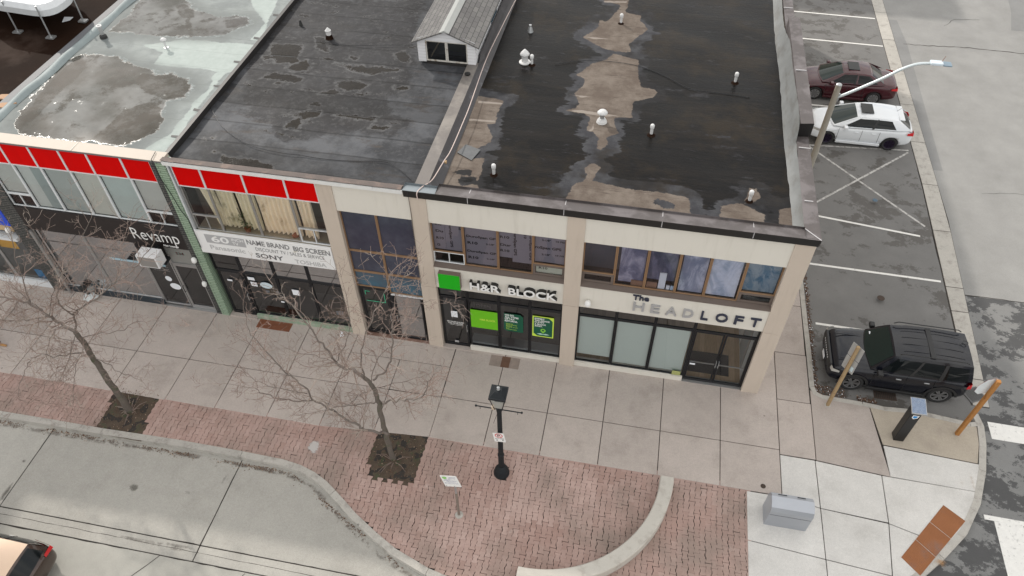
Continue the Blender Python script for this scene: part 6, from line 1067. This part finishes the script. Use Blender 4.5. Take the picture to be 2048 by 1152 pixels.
# ================================================================ VEHICLES
m_tyre = plain('tyre', (.02, .02, .021), .85); m_well = plain('wheel_well', (.008, .008, .008), .9); m_cg = plain('tinted_car_glass', (.006, .008, .009), .05, spec=.3); m_ws = plain('windshield_glass', (.014, .026, .023), .06, spec=.35); m_lamp_r = plain('tail_lamp', (.55, .01, .015), .2); m_lamp_w = plain('head_lamp', (.5, .5, .48), .12, .2); m_trim = plain('black_trim', (.015, .015, .016), .55)
def lerp(a, b_, t): return a + (b_ - a) * t
def car(name, label, cat, loc, rz, paint, S, roofm=None, clad=None, rim=m_chrome, spokes=5, wheels=(True, True)):
    """body faces +x; S holds stations (x, half width, bottom, shoulder, top) and the cabin"""
    t = thing(name, label, cat, loc, rz); mb = MB(); st = S['st']; vs = []
    for x, w, zb, zs, zt in st:
        half = [(0, zb), (.82 * w, zb), (.97 * w, zb + .1), (w, zb + .45 * (zs - zb)), (.99 * w, zs - .12), (.94 * w, zs - .015), (.72 * w, lerp(zs, zt, .7)), (0, zt)]
        ringp = half + [(-y, z) for y, z in half[-2:0:-1]]; vs += [(x, y, z) for y, z in ringp]
    n = 14; m = len(st); mb.add(vs, [(i * n + j, i * n + (j + 1) % n, (i + 1) * n + (j + 1) % n, (i + 1) * n + j) for i in range(m - 1) for j in range(n)] + [list(range(n - 1, -1, -1)), [(m - 1) * n + j for j in range(n)]])
    o = mb.build('body', paint, t, smooth=True, local=True); me = o.data; sb = o.modifiers.new('s', 'SUBSURF'); sb.levels = sb.render_levels = 2
    cut = MB(); 
    for ax_ in S['axles']:
        for sy in (-1, 1): cut.tube([(ax_, sy * (S['w'] + .2), S['r']), (ax_, sy * (S['w'] - .26), S['r'])], S['r'] * 1.13, 24)
    co = cut.build('cutter', m_well, t, local=True); bo = o.modifiers.new('b', 'BOOLEAN'); bo.operation = 'DIFFERENCE'; bo.object = co; bo.solver = 'EXACT'
    bpy.context.view_layer.update(); dg = bpy.context.evaluated_depsgraph_get(); nm = bpy.data.meshes.new_from_object(o.evaluated_get(dg)); o.modifiers.clear(); o.data = nm; nm.name = 'body'; bpy.data.objects.remove(co)
    for ax_ in S['axles']:
        for sy in (-1, 1):
            yo = sy * (S['w'] - .015); yi = sy * (S['w'] - .235); r = S['r']; W_ = MB(); prof = [(r * .68, yi), (r * .96, yi), (r, yi + sy * .03), (r, yo - sy * .03), (r * .96, yo), (r * .70, yo), (r * .68, yo - sy * .05)]; k_ = 28
            vs = [(ax_ + q * math.cos(a), y, r + q * math.sin(a)) for q, y in prof for a in [2 * math.pi * i / k_ for i in range(k_)]]; W_.add(vs, [(i * k_ + j, i * k_ + (j + 1) % k_, (i + 1) * k_ + (j + 1) % k_, (i + 1) * k_ + j) for i in range(len(prof) - 1) for j in range(k_)]); wh = W_.build('wheel', m_tyre, t, local=True, smooth=True)
            D = MB(); D.tube([(ax_, yo - sy * .07, r), (ax_, yo - sy * .075, r)], r * .68, k_); D.build('wheel_well', m_well, wh, local=True)
            Rm = MB(); q0 = r * .62; 
            for i in range(k_): a, b_ = 2 * math.pi * i / k_, 2 * math.pi * (i + 1) / k_; Rm.quad((ax_ + r * .69 * math.cos(a), yo - sy * .012, r + r * .69 * math.sin(a)), (ax_ + r * .69 * math.cos(b_), yo - sy * .012, r + r * .69 * math.sin(b_)), (ax_ + r * .61 * math.cos(b_), yo - sy * .02, r + r * .61 * math.sin(b_)), (ax_ + r * .61 * math.cos(a), yo - sy * .02, r + r * .61 * math.sin(a)))
            for i in range(spokes * 2):
                a = 2 * math.pi * (i // 2) / spokes + (.16 if i % 2 else -.16); d = Vector((math.cos(a), 0, math.sin(a))); p = Vector((-d.z, 0, d.x)) * .022; c0 = Vector((ax_, yo - sy * .02, r)); Rm.quad(c0 + d * r * .1 - p * 1.3, c0 + d * r * .1 + p * 1.3, c0 + d * r * .64 + p, c0 + d * r * .64 - p)
            Rm.tube([(ax_, yo - sy * .05, r), (ax_, yo - sy * .014, r)], r * .17, 12); Rm.build('rim', rim, wh, local=True)
            if clad:
                A = MB(); 
                for i in range(15): a, b_ = math.pi * i / 15 - .15, math.pi * (i + 1) / 15 - .15; pr = lambda q, a, y: (ax_ + q * math.cos(a), y, r + q * math.sin(a)); A.quad(pr(r * 1.12, a, sy * (S['w'] + .012)), pr(r * 1.12, b_, sy * (S['w'] + .012)), pr(r * 1.32, b_, sy * (S['w'] + .004)), pr(r * 1.32, a, sy * (S['w'] + .004))); A.quad(pr(r * 1.12, a, sy * (S['w'] + .012)), pr(r * 1.12, b_, sy * (S['w'] + .012)), pr(r * 1.12, b_, sy * (S['w'] - .1)), pr(r * 1.12, a, sy * (S['w'] - .1)))
                A.build('wheel_arch', clad, t, local=True)
    # cabin
    wb, wt_, xr, xf, rr, rf, zb, zr = (S[k_] for k_ in ('wb', 'wt', 'xr', 'xf', 'rr', 'rf', 'zb', 'zr')); rm = S.get('rmid', 0); M = MB(); nx, ny = 9, 7; crown = S.get('crown', .05)
    def roofp(u, v): return Vector((lerp(rr, rf, u), lerp(-wt_, wt_, v) * (1 - .05 * (u > .85)), zr + crown * (1 - (2 * v - 1) ** 2) - .05 * (2 * u - 1) ** 2 + rm * u * (1 - u)))
    M.add([roofp(i / nx, j / ny) for j in range(ny + 1) for i in range(nx + 1)], [(j * (nx + 1) + i, j * (nx + 1) + i + 1, (j + 1) * (nx + 1) + i + 1, (j + 1) * (nx + 1) + i) for j in range(ny) for i in range(nx)]); M.build('roof_panel', roofm or paint, t, local=True, smooth=True)
    def face(q, bul):   # bilinear face with an outward bulge
        A, B_, C_, D_ = [Vector(p) for p in q]; nr = (B_ - A).cross(D_ - A).normalized()
        return lambda u, v, off=0: A.lerp(B_, u).lerp(D_.lerp(C_, u), v) + nr * (bul * 4 * u * (1 - u) * .5 + off)
    def roof_edge(u, sgn): return roofp(u, 1 if sgn > 0 else 0)
    def patch(fn, u0, u1, v0, v1, off, m_, nm, nu=8, nv=4, par=t):
        P2 = MB(); P2.add([fn(lerp(u0, u1, i / nu), lerp(v0, v1, j / nv), off) for j in range(nv + 1) for i in range(nu + 1)], [(j * (nu + 1) + i, j * (nu + 1) + i + 1, (j + 1) * (nu + 1) + i + 1, (j + 1) * (nu + 1) + i) for j in range(nv) for i in range(nu)]); return P2.build(nm, m_, par, local=True, smooth=True)
    ws = face([(xf, wb * .93, zb - .01), (xf, -wb * .93, zb - .01), roofp(1, 0), roofp(1, 1)], 0); wf = lambda u, v, off=0: ws(u, v, off) + Vector((.16 * 4 * u * (1 - u) * (1 - v), 0, (crown * 4 * u * (1 - u) * v))); 
    wf(0, 0); patch(wf, 0, 1, 0, 1, 0, paint, 'windshield_surround'); patch(wf, .05, .95, .05, .93, .006 if ws(0, 0, 1).x > ws(0, 0, 0).x else -.006, S.get('wsm', m_ws), 'windshield')
    bs = face([(xr, -wb * .9, zb - .01), (xr, wb * .9, zb - .01), roofp(0, 1), roofp(0, 0)], 0); bf = lambda u, v, off=0: bs(u, v, off) - Vector((.08 * 4 * u * (1 - u) * (1 - v), 0, -(crown * 4 * u * (1 - u) * v)))
    patch(bf, 0, 1, 0, 1, 0, paint, 'rear_surround'); patch(bf, .08, .92, S.get('rw0', .12), .88, .006 if bs(0, 0, 1).x < bs(0, 0, 0).x else -.006, m_cg, 'rear_window')
    for sgn in (-1, 1):
        def sf(u, v, off=0):
            b_ = Vector((lerp(xr, xf, u), sgn * wb * (.9 + .1 * min(1, 4 * u * (1 - u) * 1.6)), zb - .01 + S.get('belt', 0) * (1 - u))); tp = roof_edge(u, sgn); p = b_.lerp(tp, v); return p + Vector((0, sgn * (off + .03 * 4 * v * (1 - v)), 0))
        patch(sf, 0, 1, 0, 1, 0, paint, 'side_surround', 14, 4)
        for (u0, u1) in S['glass']: patch(sf, u0, u1, .1, .86, .006, m_cg, 'side_window', 6, 3)
        for (u0, u1, m_) in S.get('pillars', []): patch(sf, u0, u1, .0, .9, .009, m_, 'pillar', 2, 3)
        for dx in S['seams']:
            MB().box(dx - .006, dx + .006, sgn * (S['w'] - .004), sgn * (S['w'] + .002), .34, zb - .06).build('door_seam', m_trim, t, local=True)
        for dx in S['handles']: MB().box(dx - .08, dx + .08, sgn * (S['w'] - .02), sgn * (S['w'] + .022), zb - .2, zb - .165).build('door_handle', S.get('hm', paint), t, local=True, bevel=.01)
        MB().box(S['xm'] - .08, S['xm'] + .09, sgn * (wb + .01) if sgn > 0 else sgn * (wb + .22), sgn * (wb + .22) if sgn > 0 else sgn * (wb + .01), zb - .02, zb + .13).build('mirror', S.get('mm', paint), t, local=True, bevel=.035)
        MB().box(S['axles'][0] + S['r'] * 1.2, S['axles'][1] - S['r'] * 1.2, min(sgn * (S['w'] - .05), sgn * (S['w'] + .012)), max(sgn * (S['w'] - .05), sgn * (S['w'] + .012)), st[4][2] - .01, st[4][2] + .12).build('sill', clad or paint, t, local=True, bevel=.02)
        x0, x1, z0, z1, dy = S['tail']; MB().add([(x0, sgn * (S['w'] * dy), z0), (x0 + .02, sgn * (S['w'] * .62), z0), (x0 + .02, sgn * (S['w'] * .62), z1), (x0 + .03, sgn * (S['w'] * dy - .01), z1), (x1, sgn * (S['w'] + .005), z1 - .02), (x1, sgn * (S['w'] + .005), z0 + .05)], [(0, 1, 2, 3), (0, 3, 4, 5)]).build('tail_light', m_lamp_r, t, local=True)
        x0, x1, z0, z1, dy = S['head']; MB().add([(x0, sgn * (S['w'] * dy), z0), (x0 + .05, sgn * (S['w'] * .55), z0 - .01), (x0 + .03, sgn * (S['w'] * .55), z1 - .02), (x0 - .03, sgn * (S['w'] * dy), z1), (x1, sgn * (S['w'] + .004), z1), (x1, sgn * (S['w'] + .004), z0 + .04)], [(0, 1, 2, 3), (0, 3, 4, 5)]).build('headlight', m_lamp_w, t, local=True)
    return t, roofp, patch
suvS = dict(st=[(-2.06, .70, .42, .80, .86), (-2.02, .88, .30, .96, 1.03), (-1.78, .93, .24, 1.10, 1.13), (-1.2, .94, .22, 1.13, 1.16), (-.3, .945, .21, 1.11, 1.13), (.5, .945, .21, 1.09, 1.10), (1.0, .94, .22, 1.06, 1.13), (1.6, .93, .24, 1.02, 1.10), (1.98, .89, .28, .96, 1.03), (2.14, .82, .34, .80, .88), (2.18, .62, .42, .70, .72)], w=.94, axles=(-1.3, 1.37), r=.37, wb=.90, wt=.68, xr=-2.01, xf=.98, rr=-1.85, rf=.42, zb=1.10, zr=1.72, crown=.04,
    glass=[(.05, .30), (.34, .60), (.63, .93)], pillars=[(.30, .34, m_trim), (.60, .63, m_trim)], seams=(-.95, -.12, .85), handles=(-.72, .12), hm=m_steel, mm=m_trim, xm=.75, tail=(-2.05, -1.88, .86, 1.08, .93), head=(2.12, 1.9, .80, .93, .93), wsm=plain('green_tinted_windshield', (.010, .020, .018), .06, spec=.3))
p_black = plain('black_car_paint', (.006, .007, .012), .2, .0, coat=.2, var=.0, spec=.4)
t, roofp, patch = car('black_suv', 'black sport utility vehicle parked nose in beside the corner walk', 'car', (10.92, 1.72, ZS + .02), math.pi, p_black, suvS, clad=m_trim, spokes=6)
for sgn in (-1, 1): MB().tube([(-1.7, sgn * .66, 1.76), (-1.6, sgn * .66, 1.82), (.2, sgn * .66, 1.83), (.32, sgn * .65, 1.77)], .018, 6).build('roof_rail', m_trim, t, local=True)
MB().box(-.75, -.60, -.6, .6, 1.75, 1.772).build('roof_bar', m_trim, t, local=True, bevel=.005)
for y in (-.42, -.14, .14, .42): MB().box(-1.65, .15, y - .01, y + .01, 1.73 + .03 * (1 - abs(y)), 1.735 + .03 * (1 - abs(y))).build('roof_rib', p_black, t, local=True, bevel=.006)
MB().tube([(-1.72 + .09 * math.cos(a), -.2 + .07 * math.sin(a), 1.785) for a in [i * .52 for i in range(11)]], .01, 5).build('roof_hook', m_trim, t, local=True)
for y in (-.5, .5): MB().box(1.15, 1.95, y - .01, y + .01, 1.08 if abs(y) > .3 else 1.10, 1.125 if abs(y) < .3 else 1.105).build('bonnet_crease', p_black, t, local=True, bevel=.004)
MB().box(2.10, 2.195, -.72, .72, .72, .98).build('grille', m_trim, t, local=True, bevel=.03)
for i in range(9): MB().box(2.197, 2.205, -.44 + i * .1, -.40 + i * .1, .84, .88).build('grille_letter', m_paper, t, local=True)
MB().box(2.20, 2.215, -.16, .16, .48, .62).build('licence_plate', m_paper, t, local=True); MB().box(.75, .93, -.62, -.52, 1.235, 1.25).build('dash_paper', m_paper, t, local=True)
MB().box(1.28, 1.40, -.948, -.94, .90, .94).build('fender_badge', m_paper, t, local=True)
hbS = dict(st=[(-2.2, .60, .40, .70, .78), (-2.13, .80, .28, .92, 1.0), (-1.8, .87, .20, 1.00, 1.02), (-1.2, .885, .19, .99, 1.0), (-.3, .89, .18, .96, .97), (.5, .89, .18, .93, .94), (1.0, .885, .18, .90, .98), (1.5, .87, .18, .84, .92), (1.95, .82, .20, .72, .80), (2.16, .66, .26, .58, .62), (2.2, .45, .34, .5, .52)], w=.885, axles=(-1.30, 1.34), r=.325, wb=.845, wt=.60, xr=-2.04, xf=1.18, rr=-1.42, rf=.22, zb=.95, zr=1.40, crown=.05, glass=[(.20, .49), (.52, .90)], pillars=[(.49, .52, m_trim)], seams=(-.75, -.02, .95), handles=(-.52, .2), xm=.72, tail=(-2.14, -1.85, .80, .98, .90), head=(2.02, 1.66, .62, .76, .80), belt=.09)
p_white = plain('white_car_paint', (.72, .75, .78), .2, 0, coat=.8, var=.0)
t, roofp, patch = car('white_hatchback', 'white hatchback with sunroof and dark wheels parked beside the maroon sedan', 'car', (11.29, 15.2, ZS + .02), math.pi, p_white, hbS, rim=plain('dark_purple_alloy', (.03, .02, .045), .3, .5), spokes=7)
MB().box(-.38, .12, -.36, .36, 1.452, 1.478).build('sunroof', m_cg, t, local=True, bevel=.01); MB().tube([(-1.35, 0, 1.46), (-1.5, 0, 1.62)], .008, 4).build('aerial', m_black, t, local=True); MB().box(-1.66, -1.42, -.55, .55, 1.36, 1.40).build('spoiler', p_white, t, local=True, bevel=.02)
MB().tube([(-1.98, .1, 1.14), (-1.86, -.3, 1.25)], .01, 4).build('rear_wiper', m_trim, t, local=True)
sdS = dict(hbS); sdS.update(st=[(-2.3, .62, .38, .72, .80), (-2.24, .80, .28, .90, 1.0), (-1.95, .86, .22, .96, 1.05), (-1.5, .88, .20, .96, 1.03), (-.6, .89, .18, .94, .97), (.4, .89, .18, .91, .94), (.95, .885, .18, .88, .96), (1.5, .87, .18, .82, .90), (1.95, .82, .20, .70, .78), (2.18, .66, .26, .58, .62), (2.24, .45, .34, .5, .52)], xr=-1.72, xf=1.12, rr=-.95, rf=.22, zb=.93, zr=1.39, glass=[(.12, .46), (.49, .9)], tail=(-2.26, -1.95, .78, .93, .9), wb=.84, wt=.58, rw0=.06)
p_mar = plain('maroon_car_paint', (.05, .004, .009), .25, .0, coat=.4, var=0)
t, roofp, patch = car('maroon_sedan', 'dark maroon sedan with sunroof parked beyond the white hatchback', 'car', (11.05, 18.75, ZS + .02), math.pi, p_mar, sdS, spokes=8)
MB().box(-.45, .05, -.36, .36, 1.422, 1.446).build('sunroof', m_cg, t, local=True, bevel=.01)
# car passing at the lower corner
cvS = dict(suvS); cvS.update(zr=1.46, rr=-1.75, rf=.3, wt=.64, zb=1.0, crown=.05)
cvS['st'] = [(x, w, zb, zs - .08, zt - .08) for x, w, zb, zs, zt in suvS['st']]; cvS['tail'] = (-2.05, -1.5, .84, .97, .93)
p_br = plain('brown_car_paint', (.05, .028, .02), .2, .6, coat=1.0, var=0)
t, roofp, patch = car('brown_crossover', 'dark brown crossover with pale gold roof driving away at the lower corner of the road', 'car', (-14.3, -9.95, ZS), math.pi, p_br, cvS, roofm=plain('sky_refl_roof', (.5, .37, .27), .25, .3, coat=.8), spokes=5)  # pale gold puts the sunlit sky reflection into the roof colour
# ================================================================ PERSON (only the leading foot is inside the frame)
def skin(name, pts, edges, radii, m_, par, sub=2):
    me = bpy.data.meshes.new(name); me.from_pydata(pts, edges, []); me.materials.append(m_); o = bpy.data.objects.new(name, me); COL.objects.link(o); o.parent = par
    sk = o.modifiers.new('skin', 'SKIN'); 
    for i, r in enumerate(radii): me.skin_vertices[0].data[i].radius = (r, r) if not isinstance(r, tuple) else r
    me.skin_vertices[0].data[0].use_root = True; sk.use_smooth_shade = True; ss = o.modifiers.new('s', 'SUBSURF'); ss.levels = ss.render_levels = sub
    return o
px_, py_ = -19.12, -2.82; t = thing('person', 'person walking in dark trousers and tan shoes at the far end of the walk', 'person', (px_, py_, 0)); m_skin = plain('skin', (.42, .26, .19), .6); m_trs = plain('navy_trousers', (.012, .014, .024), .85); m_coat = plain('dark_coat', (.03, .035, .04), .9); m_shoe = plain('tan_shoe', (.38, .20, .07), .6)
J = [(0, 0, .95), (0, -.0, 1.15), (0, 0, 1.4), (.02, 0, 1.5), (.03, 0, 1.6), (.03, 0, 1.7), (0, .1, .93), (.16, .1, .52), (.34, .09, .12), (0, -.1, .93), (-.06, -.1, .52), (-.36, -.1, .2), (0, .2, 1.38), (-.08, .24, 1.12), (.02, .25, .88), (0, -.2, 1.38), (.1, -.24, 1.12), (.25, -.25, .95)]
skin('body', J, [(0, 1), (1, 2), (2, 3), (3, 4), (4, 5), (0, 6), (6, 7), (7, 8), (0, 9), (9, 10), (10, 11), (2, 12), (12, 13), (13, 14), (2, 15), (15, 16), (16, 17)], [.13, .13, .14, .055, .09, .085, .09, .065, .045, .09, .065, .045, .06, .045, .03, .06, .045, .03], m_skin, t)
skin('coat', [(0, 0, .88), (0, 0, 1.15), (0, 0, 1.42), (0, .21, 1.38), (-.08, .25, 1.12), (.0, .255, .93), (0, -.21, 1.38), (.1, -.25, 1.12), (.22, -.255, .99)], [(0, 1), (1, 2), (2, 3), (3, 4), (4, 5), (2, 6), (6, 7), (7, 8)], [.16, .155, .155, .075, .06, .05, .075, .06, .05], m_coat, t)
skin('trousers', [(0, 0, .96), (0, .1, .9), (.16, .1, .52), (.33, .09, .14), (0, -.1, .9), (-.06, -.1, .52), (-.34, -.1, .22)], [(0, 1), (1, 2), (2, 3), (0, 4), (4, 5), (5, 6)], [.14, .105, .08, .068, .105, .08, .068], m_trs, t)
for (hx, hy, hz, dx) in ((.31, .09, .06, 1), (-.38, -.1, .12, 1)): skin('shoe', [(hx - .03, hy, hz), (hx + .1, hy, hz - .01 if hz < .1 else hz - .06), (hx + .22, hy, hz - .02 if hz < .1 else .04)], [(0, 1), (1, 2)], [(.045, .05), (.045, .045), (.04, .03)], m_shoe, t)
for sy, hx, hz in ((1, .03, .84), (-1, .28, .9)):
    y = sy * .255
    for i, (l, o_) in enumerate(((.075, -.03), (.085, -.01), (.08, .01), (.065, .03))): skin('finger', [(hx + o_, y, hz), (hx + o_ + .01, y, hz - l * .6), (hx + o_ + .0, y - sy * .015, hz - l)], [(0, 1), (1, 2)], [.009, .008, .007], m_skin, t, 1)
    skin('thumb', [(hx + .03, y, hz + .03), (hx + .055, y - sy * .02, hz - .01), (hx + .05, y - sy * .03, hz - .04)], [(0, 1), (1, 2)], [.011, .009, .008], m_skin, t, 1)
MB().lathe((px_ + .02, py_), [(.09, 1.64), (.105, 1.7), (.1, 1.76), (.06, 1.8), (.0, 1.81)], 14).build('hair', plain('dark_hair', (.02, .015, .01), .9), t, smooth=True); MB().lathe((px_ + .125, py_), [(.0, 1.6), (.016, 1.62), (.006, 1.66)], 8).build('nose', m_skin, t)
for sy in (-1, 1): MB().lathe((px_ + .11, py_ + sy * .032), [(.0, 1.645), (.01, 1.655), (.0, 1.665)], 8).build('eye', m_black, t); MB().lathe((px_ + .03, py_ + sy * .09), [(.0, 1.6), (.018, 1.63), (.0, 1.665)], 8).build('ear', m_skin, t)
# ================================================================ TREES
m_bark = mat('tree_bark', (.125, .105, .09), .95, var=.35, sc=9, fine=.3, fsc=50, bump=.6, stain=(.075, .085, .045), stsc=3); m_limb = mat('limb_bark', (.16, .135, .12), .95, var=.3, sc=8, stain=(.22, .19, .165), stsc=1.6); m_twig = mat('twig_bark', (.23, .17, .145), .9, var=.4, sc=1.2, stain=(.34, .29, .25), stsc=1.0, st=(.5, .62), bump=0)
def tree(label, base, trunk, limbs, seed, twig_len=.62, dens=1.0):
    rnd = random.Random(seed); t = thing('street_tree', label, 'tree', base, 0, 'bare street trees in the brick paving'); tw = MB()
    def path(px, jit=.02):
        pts = [F(u, v, y) for u, v, y in px]; pts = smooth_pts(pts, 4); return [p + Vector((rnd.gauss(0, jit), rnd.gauss(0, jit), rnd.gauss(0, jit))) if 0 < i < len(pts) - 1 else p for i, p in enumerate(pts)]
    def twig(p, d, L, r, depth):
        n = max(3, int(L / .11)); pts = [p]; q = Vector(p); dd = Vector(d)
        for i in range(n): dd = (dd + Vector((rnd.gauss(0, .16), rnd.gauss(0, .16), rnd.gauss(.03, .14)))).normalized(); q = q + dd * (L / n); pts.append(q.copy())
        tw.tube(pts, [max(.0036, r * (1 - .75 * i / n)) for i in range(n + 1)], 3, cap=False)
        if depth > 0:
            k_ = int((2.8 + L * 3.4) * dens)
            for j in range(k_):
                i = rnd.randint(1, n); s = Vector((rnd.gauss(0, 1), rnd.gauss(0, 1), rnd.gauss(.15, .8))).normalized(); d2 = ((pts[i] - pts[i - 1]).normalized() * .75 + s * .8).normalized(); twig(pts[i], d2, L * rnd.uniform(.3, .65), r * .5, depth - 1)
    trp = path(trunk[0], .012); n = len(trp); tr = MB(); tr.tube([trp[0] - Vector((0, 0, .08))] + trp, [trunk[1] * 1.35] + [lerp(trunk[1], trunk[2], (i / (n - 1)) ** .8) * (1 + .08 * rnd.uniform(-1, 1)) * (1.15 if i == 0 else 1) for i in range(n)], 12); tr.build('trunk', m_bark, t, smooth=True)
    for px, r0, r1 in limbs:
        p = path(px, .02); n = len(p); lb = MB(); lb.tube(p, [.74 * lerp(r0, r1, i / (n - 1)) for i in range(n)], 7); lb.build('limb', m_limb, t, smooth=True)
        L = sum((p[i + 1] - p[i]).length for i in range(n - 1)); cnt = int(L * 5.2 * dens)
        for j in range(cnt):
            f = .12 + .88 * (j + rnd.random()) / cnt; i = min(n - 2, int(f * (n - 1))); ax = (p[i + 1] - p[i]).normalized(); s = Vector((rnd.gauss(0, 1), rnd.gauss(0, 1), rnd.gauss(.1, .9))).normalized(); s = (s - ax * s.dot(ax)).normalized(); d = (ax * .55 + s * .9).normalized(); twig(p[i], d, twig_len * rnd.uniform(.5, 1.7) * (1 - .25 * f), lerp(r0, r1, f) * .42 + .003, 2)
        twig(p[-1], (p[-1] - p[-2]).normalized(), twig_len * 1.3, r1 * .9, 2)
    o = tw.build('twigs', m_twig, t); return t
yb = -4.41
T2 = [([(728, 755, yb), (710, 740, yb + .05), (690, 737, yb + .1), (671, 724, yb + .1), (655, 702, yb + .1), (632, 672, yb + .1), (590, 617, yb + .2), (567, 594, yb + .3), (545, 568, yb + .4)], .062, .012),
      ([(747, 760, yb), (770, 742, yb - .1), (783, 716, yb - .1), (783, 677, yb), (786, 638, yb + .1), (791, 590, yb + .2), (812, 545, yb + .4)], .04, .009),
      ([(728, 752, yb), (723, 729, yb - .2), (724, 690, yb - .3), (740, 650, yb - .2), (760, 600, yb), (782, 545, yb + .2)], .032, .008),
      ([(765, 807, yb), (786, 802, yb - .2), (809, 799, yb - .4), (835, 797, yb - .5), (852, 781, yb - .6), (856, 766, yb - .6), (870, 747, yb - .6)], .042, .01),
      ([(777, 868, yb), (752, 862, yb - .15), (728, 859, yb - .25), (714, 850, yb - .3), (684, 834, yb - .35), (658, 817, yb - .4), (625, 801, yb - .4), (614, 777, yb - .4), (585, 754, yb - .4), (567, 740, yb - .4), (535, 706, yb - .3), (512, 680, yb - .3), (497, 660, yb - .2), (486, 610, yb)], .055, .008),
      ([(625, 801, yb - .4), (587, 802, yb - .6), (548, 794, yb - .7), (515, 781, yb - .8), (489, 773, yb - .8), (439, 768, yb - .8)], .026, .006),
      ([(614, 787, yb - .4), (582, 781, yb - .3), (538, 773, yb - .2), (504, 755, yb - .1), (478, 740, yb)], .022, .006),
      ([(585, 752, yb - .4), (559, 732, yb - .1), (530, 715, yb + .1), (500, 690, yb + .2), (460, 672, yb + .3)], .018, .005),
      ([(752, 803, yb), (718, 810, yb - .3), (690, 812, yb - .5), (660, 816, yb - .7), (600, 830, yb - .9)], .026, .008), ([(741, 781, yb), (721, 789, yb + .3), (700, 807, yb + .5), (670, 812, yb + .6), (640, 800, yb + .8)], .02, .006),
      ([(757, 775, yb), (786, 766, yb + .4), (822, 760, yb + .6), (850, 750, yb + .7), (880, 735, yb + .8)], .018, .005), ([(697, 737, yb + .1), (673, 727, yb + .4), (640, 712, yb + .7), (600, 706, yb + .9), (570, 695, yb + 1.1)], .026, .007),
      ([(741, 768, yb), (747, 735, yb + .4), (770, 700, yb + .7), (800, 690, yb + .9), (822, 662, yb + 1.1)], .022, .006), ([(786, 638, yb + .1), (830, 610, yb + .1), (870, 600, yb + .1)], .014, .004), ([(671, 724, yb + .1), (690, 690, yb), (700, 640, yb - .1), (690, 580, yb)], .02, .006)]
tree('bare tree with a long low limb in the square pit nearest the lamp post', (-4.26, -4.41, 0), ([(787, 918, yb), (774, 878, yb), (766, 845, yb), (759, 815, yb), (752, 787, yb), (741, 768, yb), (728, 755, yb)], .088, .052), T2, 11, .55, 1.0)
yb = -4.31
T1 = [([(151, 668, yb), (122, 648, yb + .1), (97, 632, yb + .1), (72, 615, yb + .2), (39, 600, yb + .2), (0, 591, yb + .2), (-50, 580, yb + .2)], .068, .03),
      ([(151, 665, yb), (151, 648, yb + .1), (148, 628, yb + .1), (160, 618, yb + .1), (182, 604, yb + .2), (200, 593, yb + .2), (222, 573, yb + .2), (250, 554, yb + .2), (270, 535, yb + .3), (295, 505, yb + .4), (318, 468, yb + .5)], .042, .008),
      ([(147, 630, yb), (120, 612, yb - .1), (115, 585, yb - .1), (122, 551, yb), (141, 523, yb + .1), (158, 490, yb + .2), (183, 435, yb + .4)], .03, .007),
      ([(97, 633, yb + .1), (55, 640, yb - .1), (28, 643, yb - .2), (0, 641, yb - .3), (-40, 640, yb - .3)], .032, .012), ([(167, 704, yb), (144, 707, yb - .3), (117, 712, yb - .5), (83, 709, yb - .6), (61, 720, yb - .7), (50, 740, yb - .8), (39, 770, yb - .9), (37, 792, yb - 1.0)], .028, .006),
      ([(172, 709, yb), (158, 718, yb - .5), (150, 734, yb - .7), (147, 776, yb - .9), (146, 812, yb - 1.0)], .022, .005), ([(192, 718, yb), (217, 729, yb - .1), (236, 743, yb - .2), (261, 751, yb - .2), (288, 766, yb - .3)], .02, .005),
      ([(164, 676, yb), (194, 668, yb + .1), (242, 662, yb + .2), (261, 648, yb + .2), (294, 643, yb + .3), (330, 640, yb + .3)], .022, .005), ([(153, 622, yb + .1), (169, 637, yb - .3), (178, 668, yb - .6)], .012, .005),
      ([(147, 640, yb), (125, 651, yb - .5), (106, 668, yb - .8), (97, 690, yb - 1.0), (93, 715, yb - 1.1), (111, 734, yb - 1.2)], .018, .005), ([(60, 608, yb + .2), (52, 575, yb + .2), (35, 530, yb + .3), (20, 470, yb + .4), (0, 430, yb + .5)], .026, .007),
      ([(97, 632, yb + .1), (105, 590, yb + .2), (115, 560, yb + .4), (90, 520, yb + .5), (70, 470, yb + .5)], .02, .006), ([(110, 640, yb), (70, 610, yb - .4), (40, 585, yb - .6), (5, 560, yb - .7)], .018, .005), ([(222, 573, yb + .2), (236, 545, yb), (240, 500, yb), (255, 470, yb)], .012, .004), ([(39, 600, yb + .2), (10, 640, yb), (-20, 680, yb)], .016, .006),
      ([(150, 672, yb), (135, 730, yb - .6), (110, 745, yb - .8), (80, 790, yb - 1.0)], .016, .004), ([(151, 700, yb), (148, 690, yb - .4), (120, 760, yb - .7), (100, 800, yb - .9)], .014, .004)]
tree('bare tree leaning over the far pit of the brick paving near the salon', (-13.01, -4.31, 0), ([(262, 822, yb), (240, 793, yb), (224, 772, yb), (200, 737, yb), (180, 707, yb), (164, 680, yb), (151, 665, yb)], .108, .068), T1, 5, .55, 1.0)
mb = MB()
for i in range(26):
    a = random.random() * 6.28; r = random.uniform(.1, .5); bx, by = ((-13.0, -4.4) if i % 3 else (-4.2, -4.5)); p0 = Vector((bx + .1 * math.cos(a), by + .1 * math.sin(a), .02)); p1 = p0 + Vector((r * math.cos(a), r * math.sin(a), random.uniform(.02, .15))); mb.tube([p0, p0.lerp(p1, .5) + Vector((0, .04, .03)), p1], [.014, .009, .004], 4)
tag(mb.build('root_suckers', m_twig), 'pale suckers and fallen twigs round the feet of both trees', 'twigs', kind='stuff')
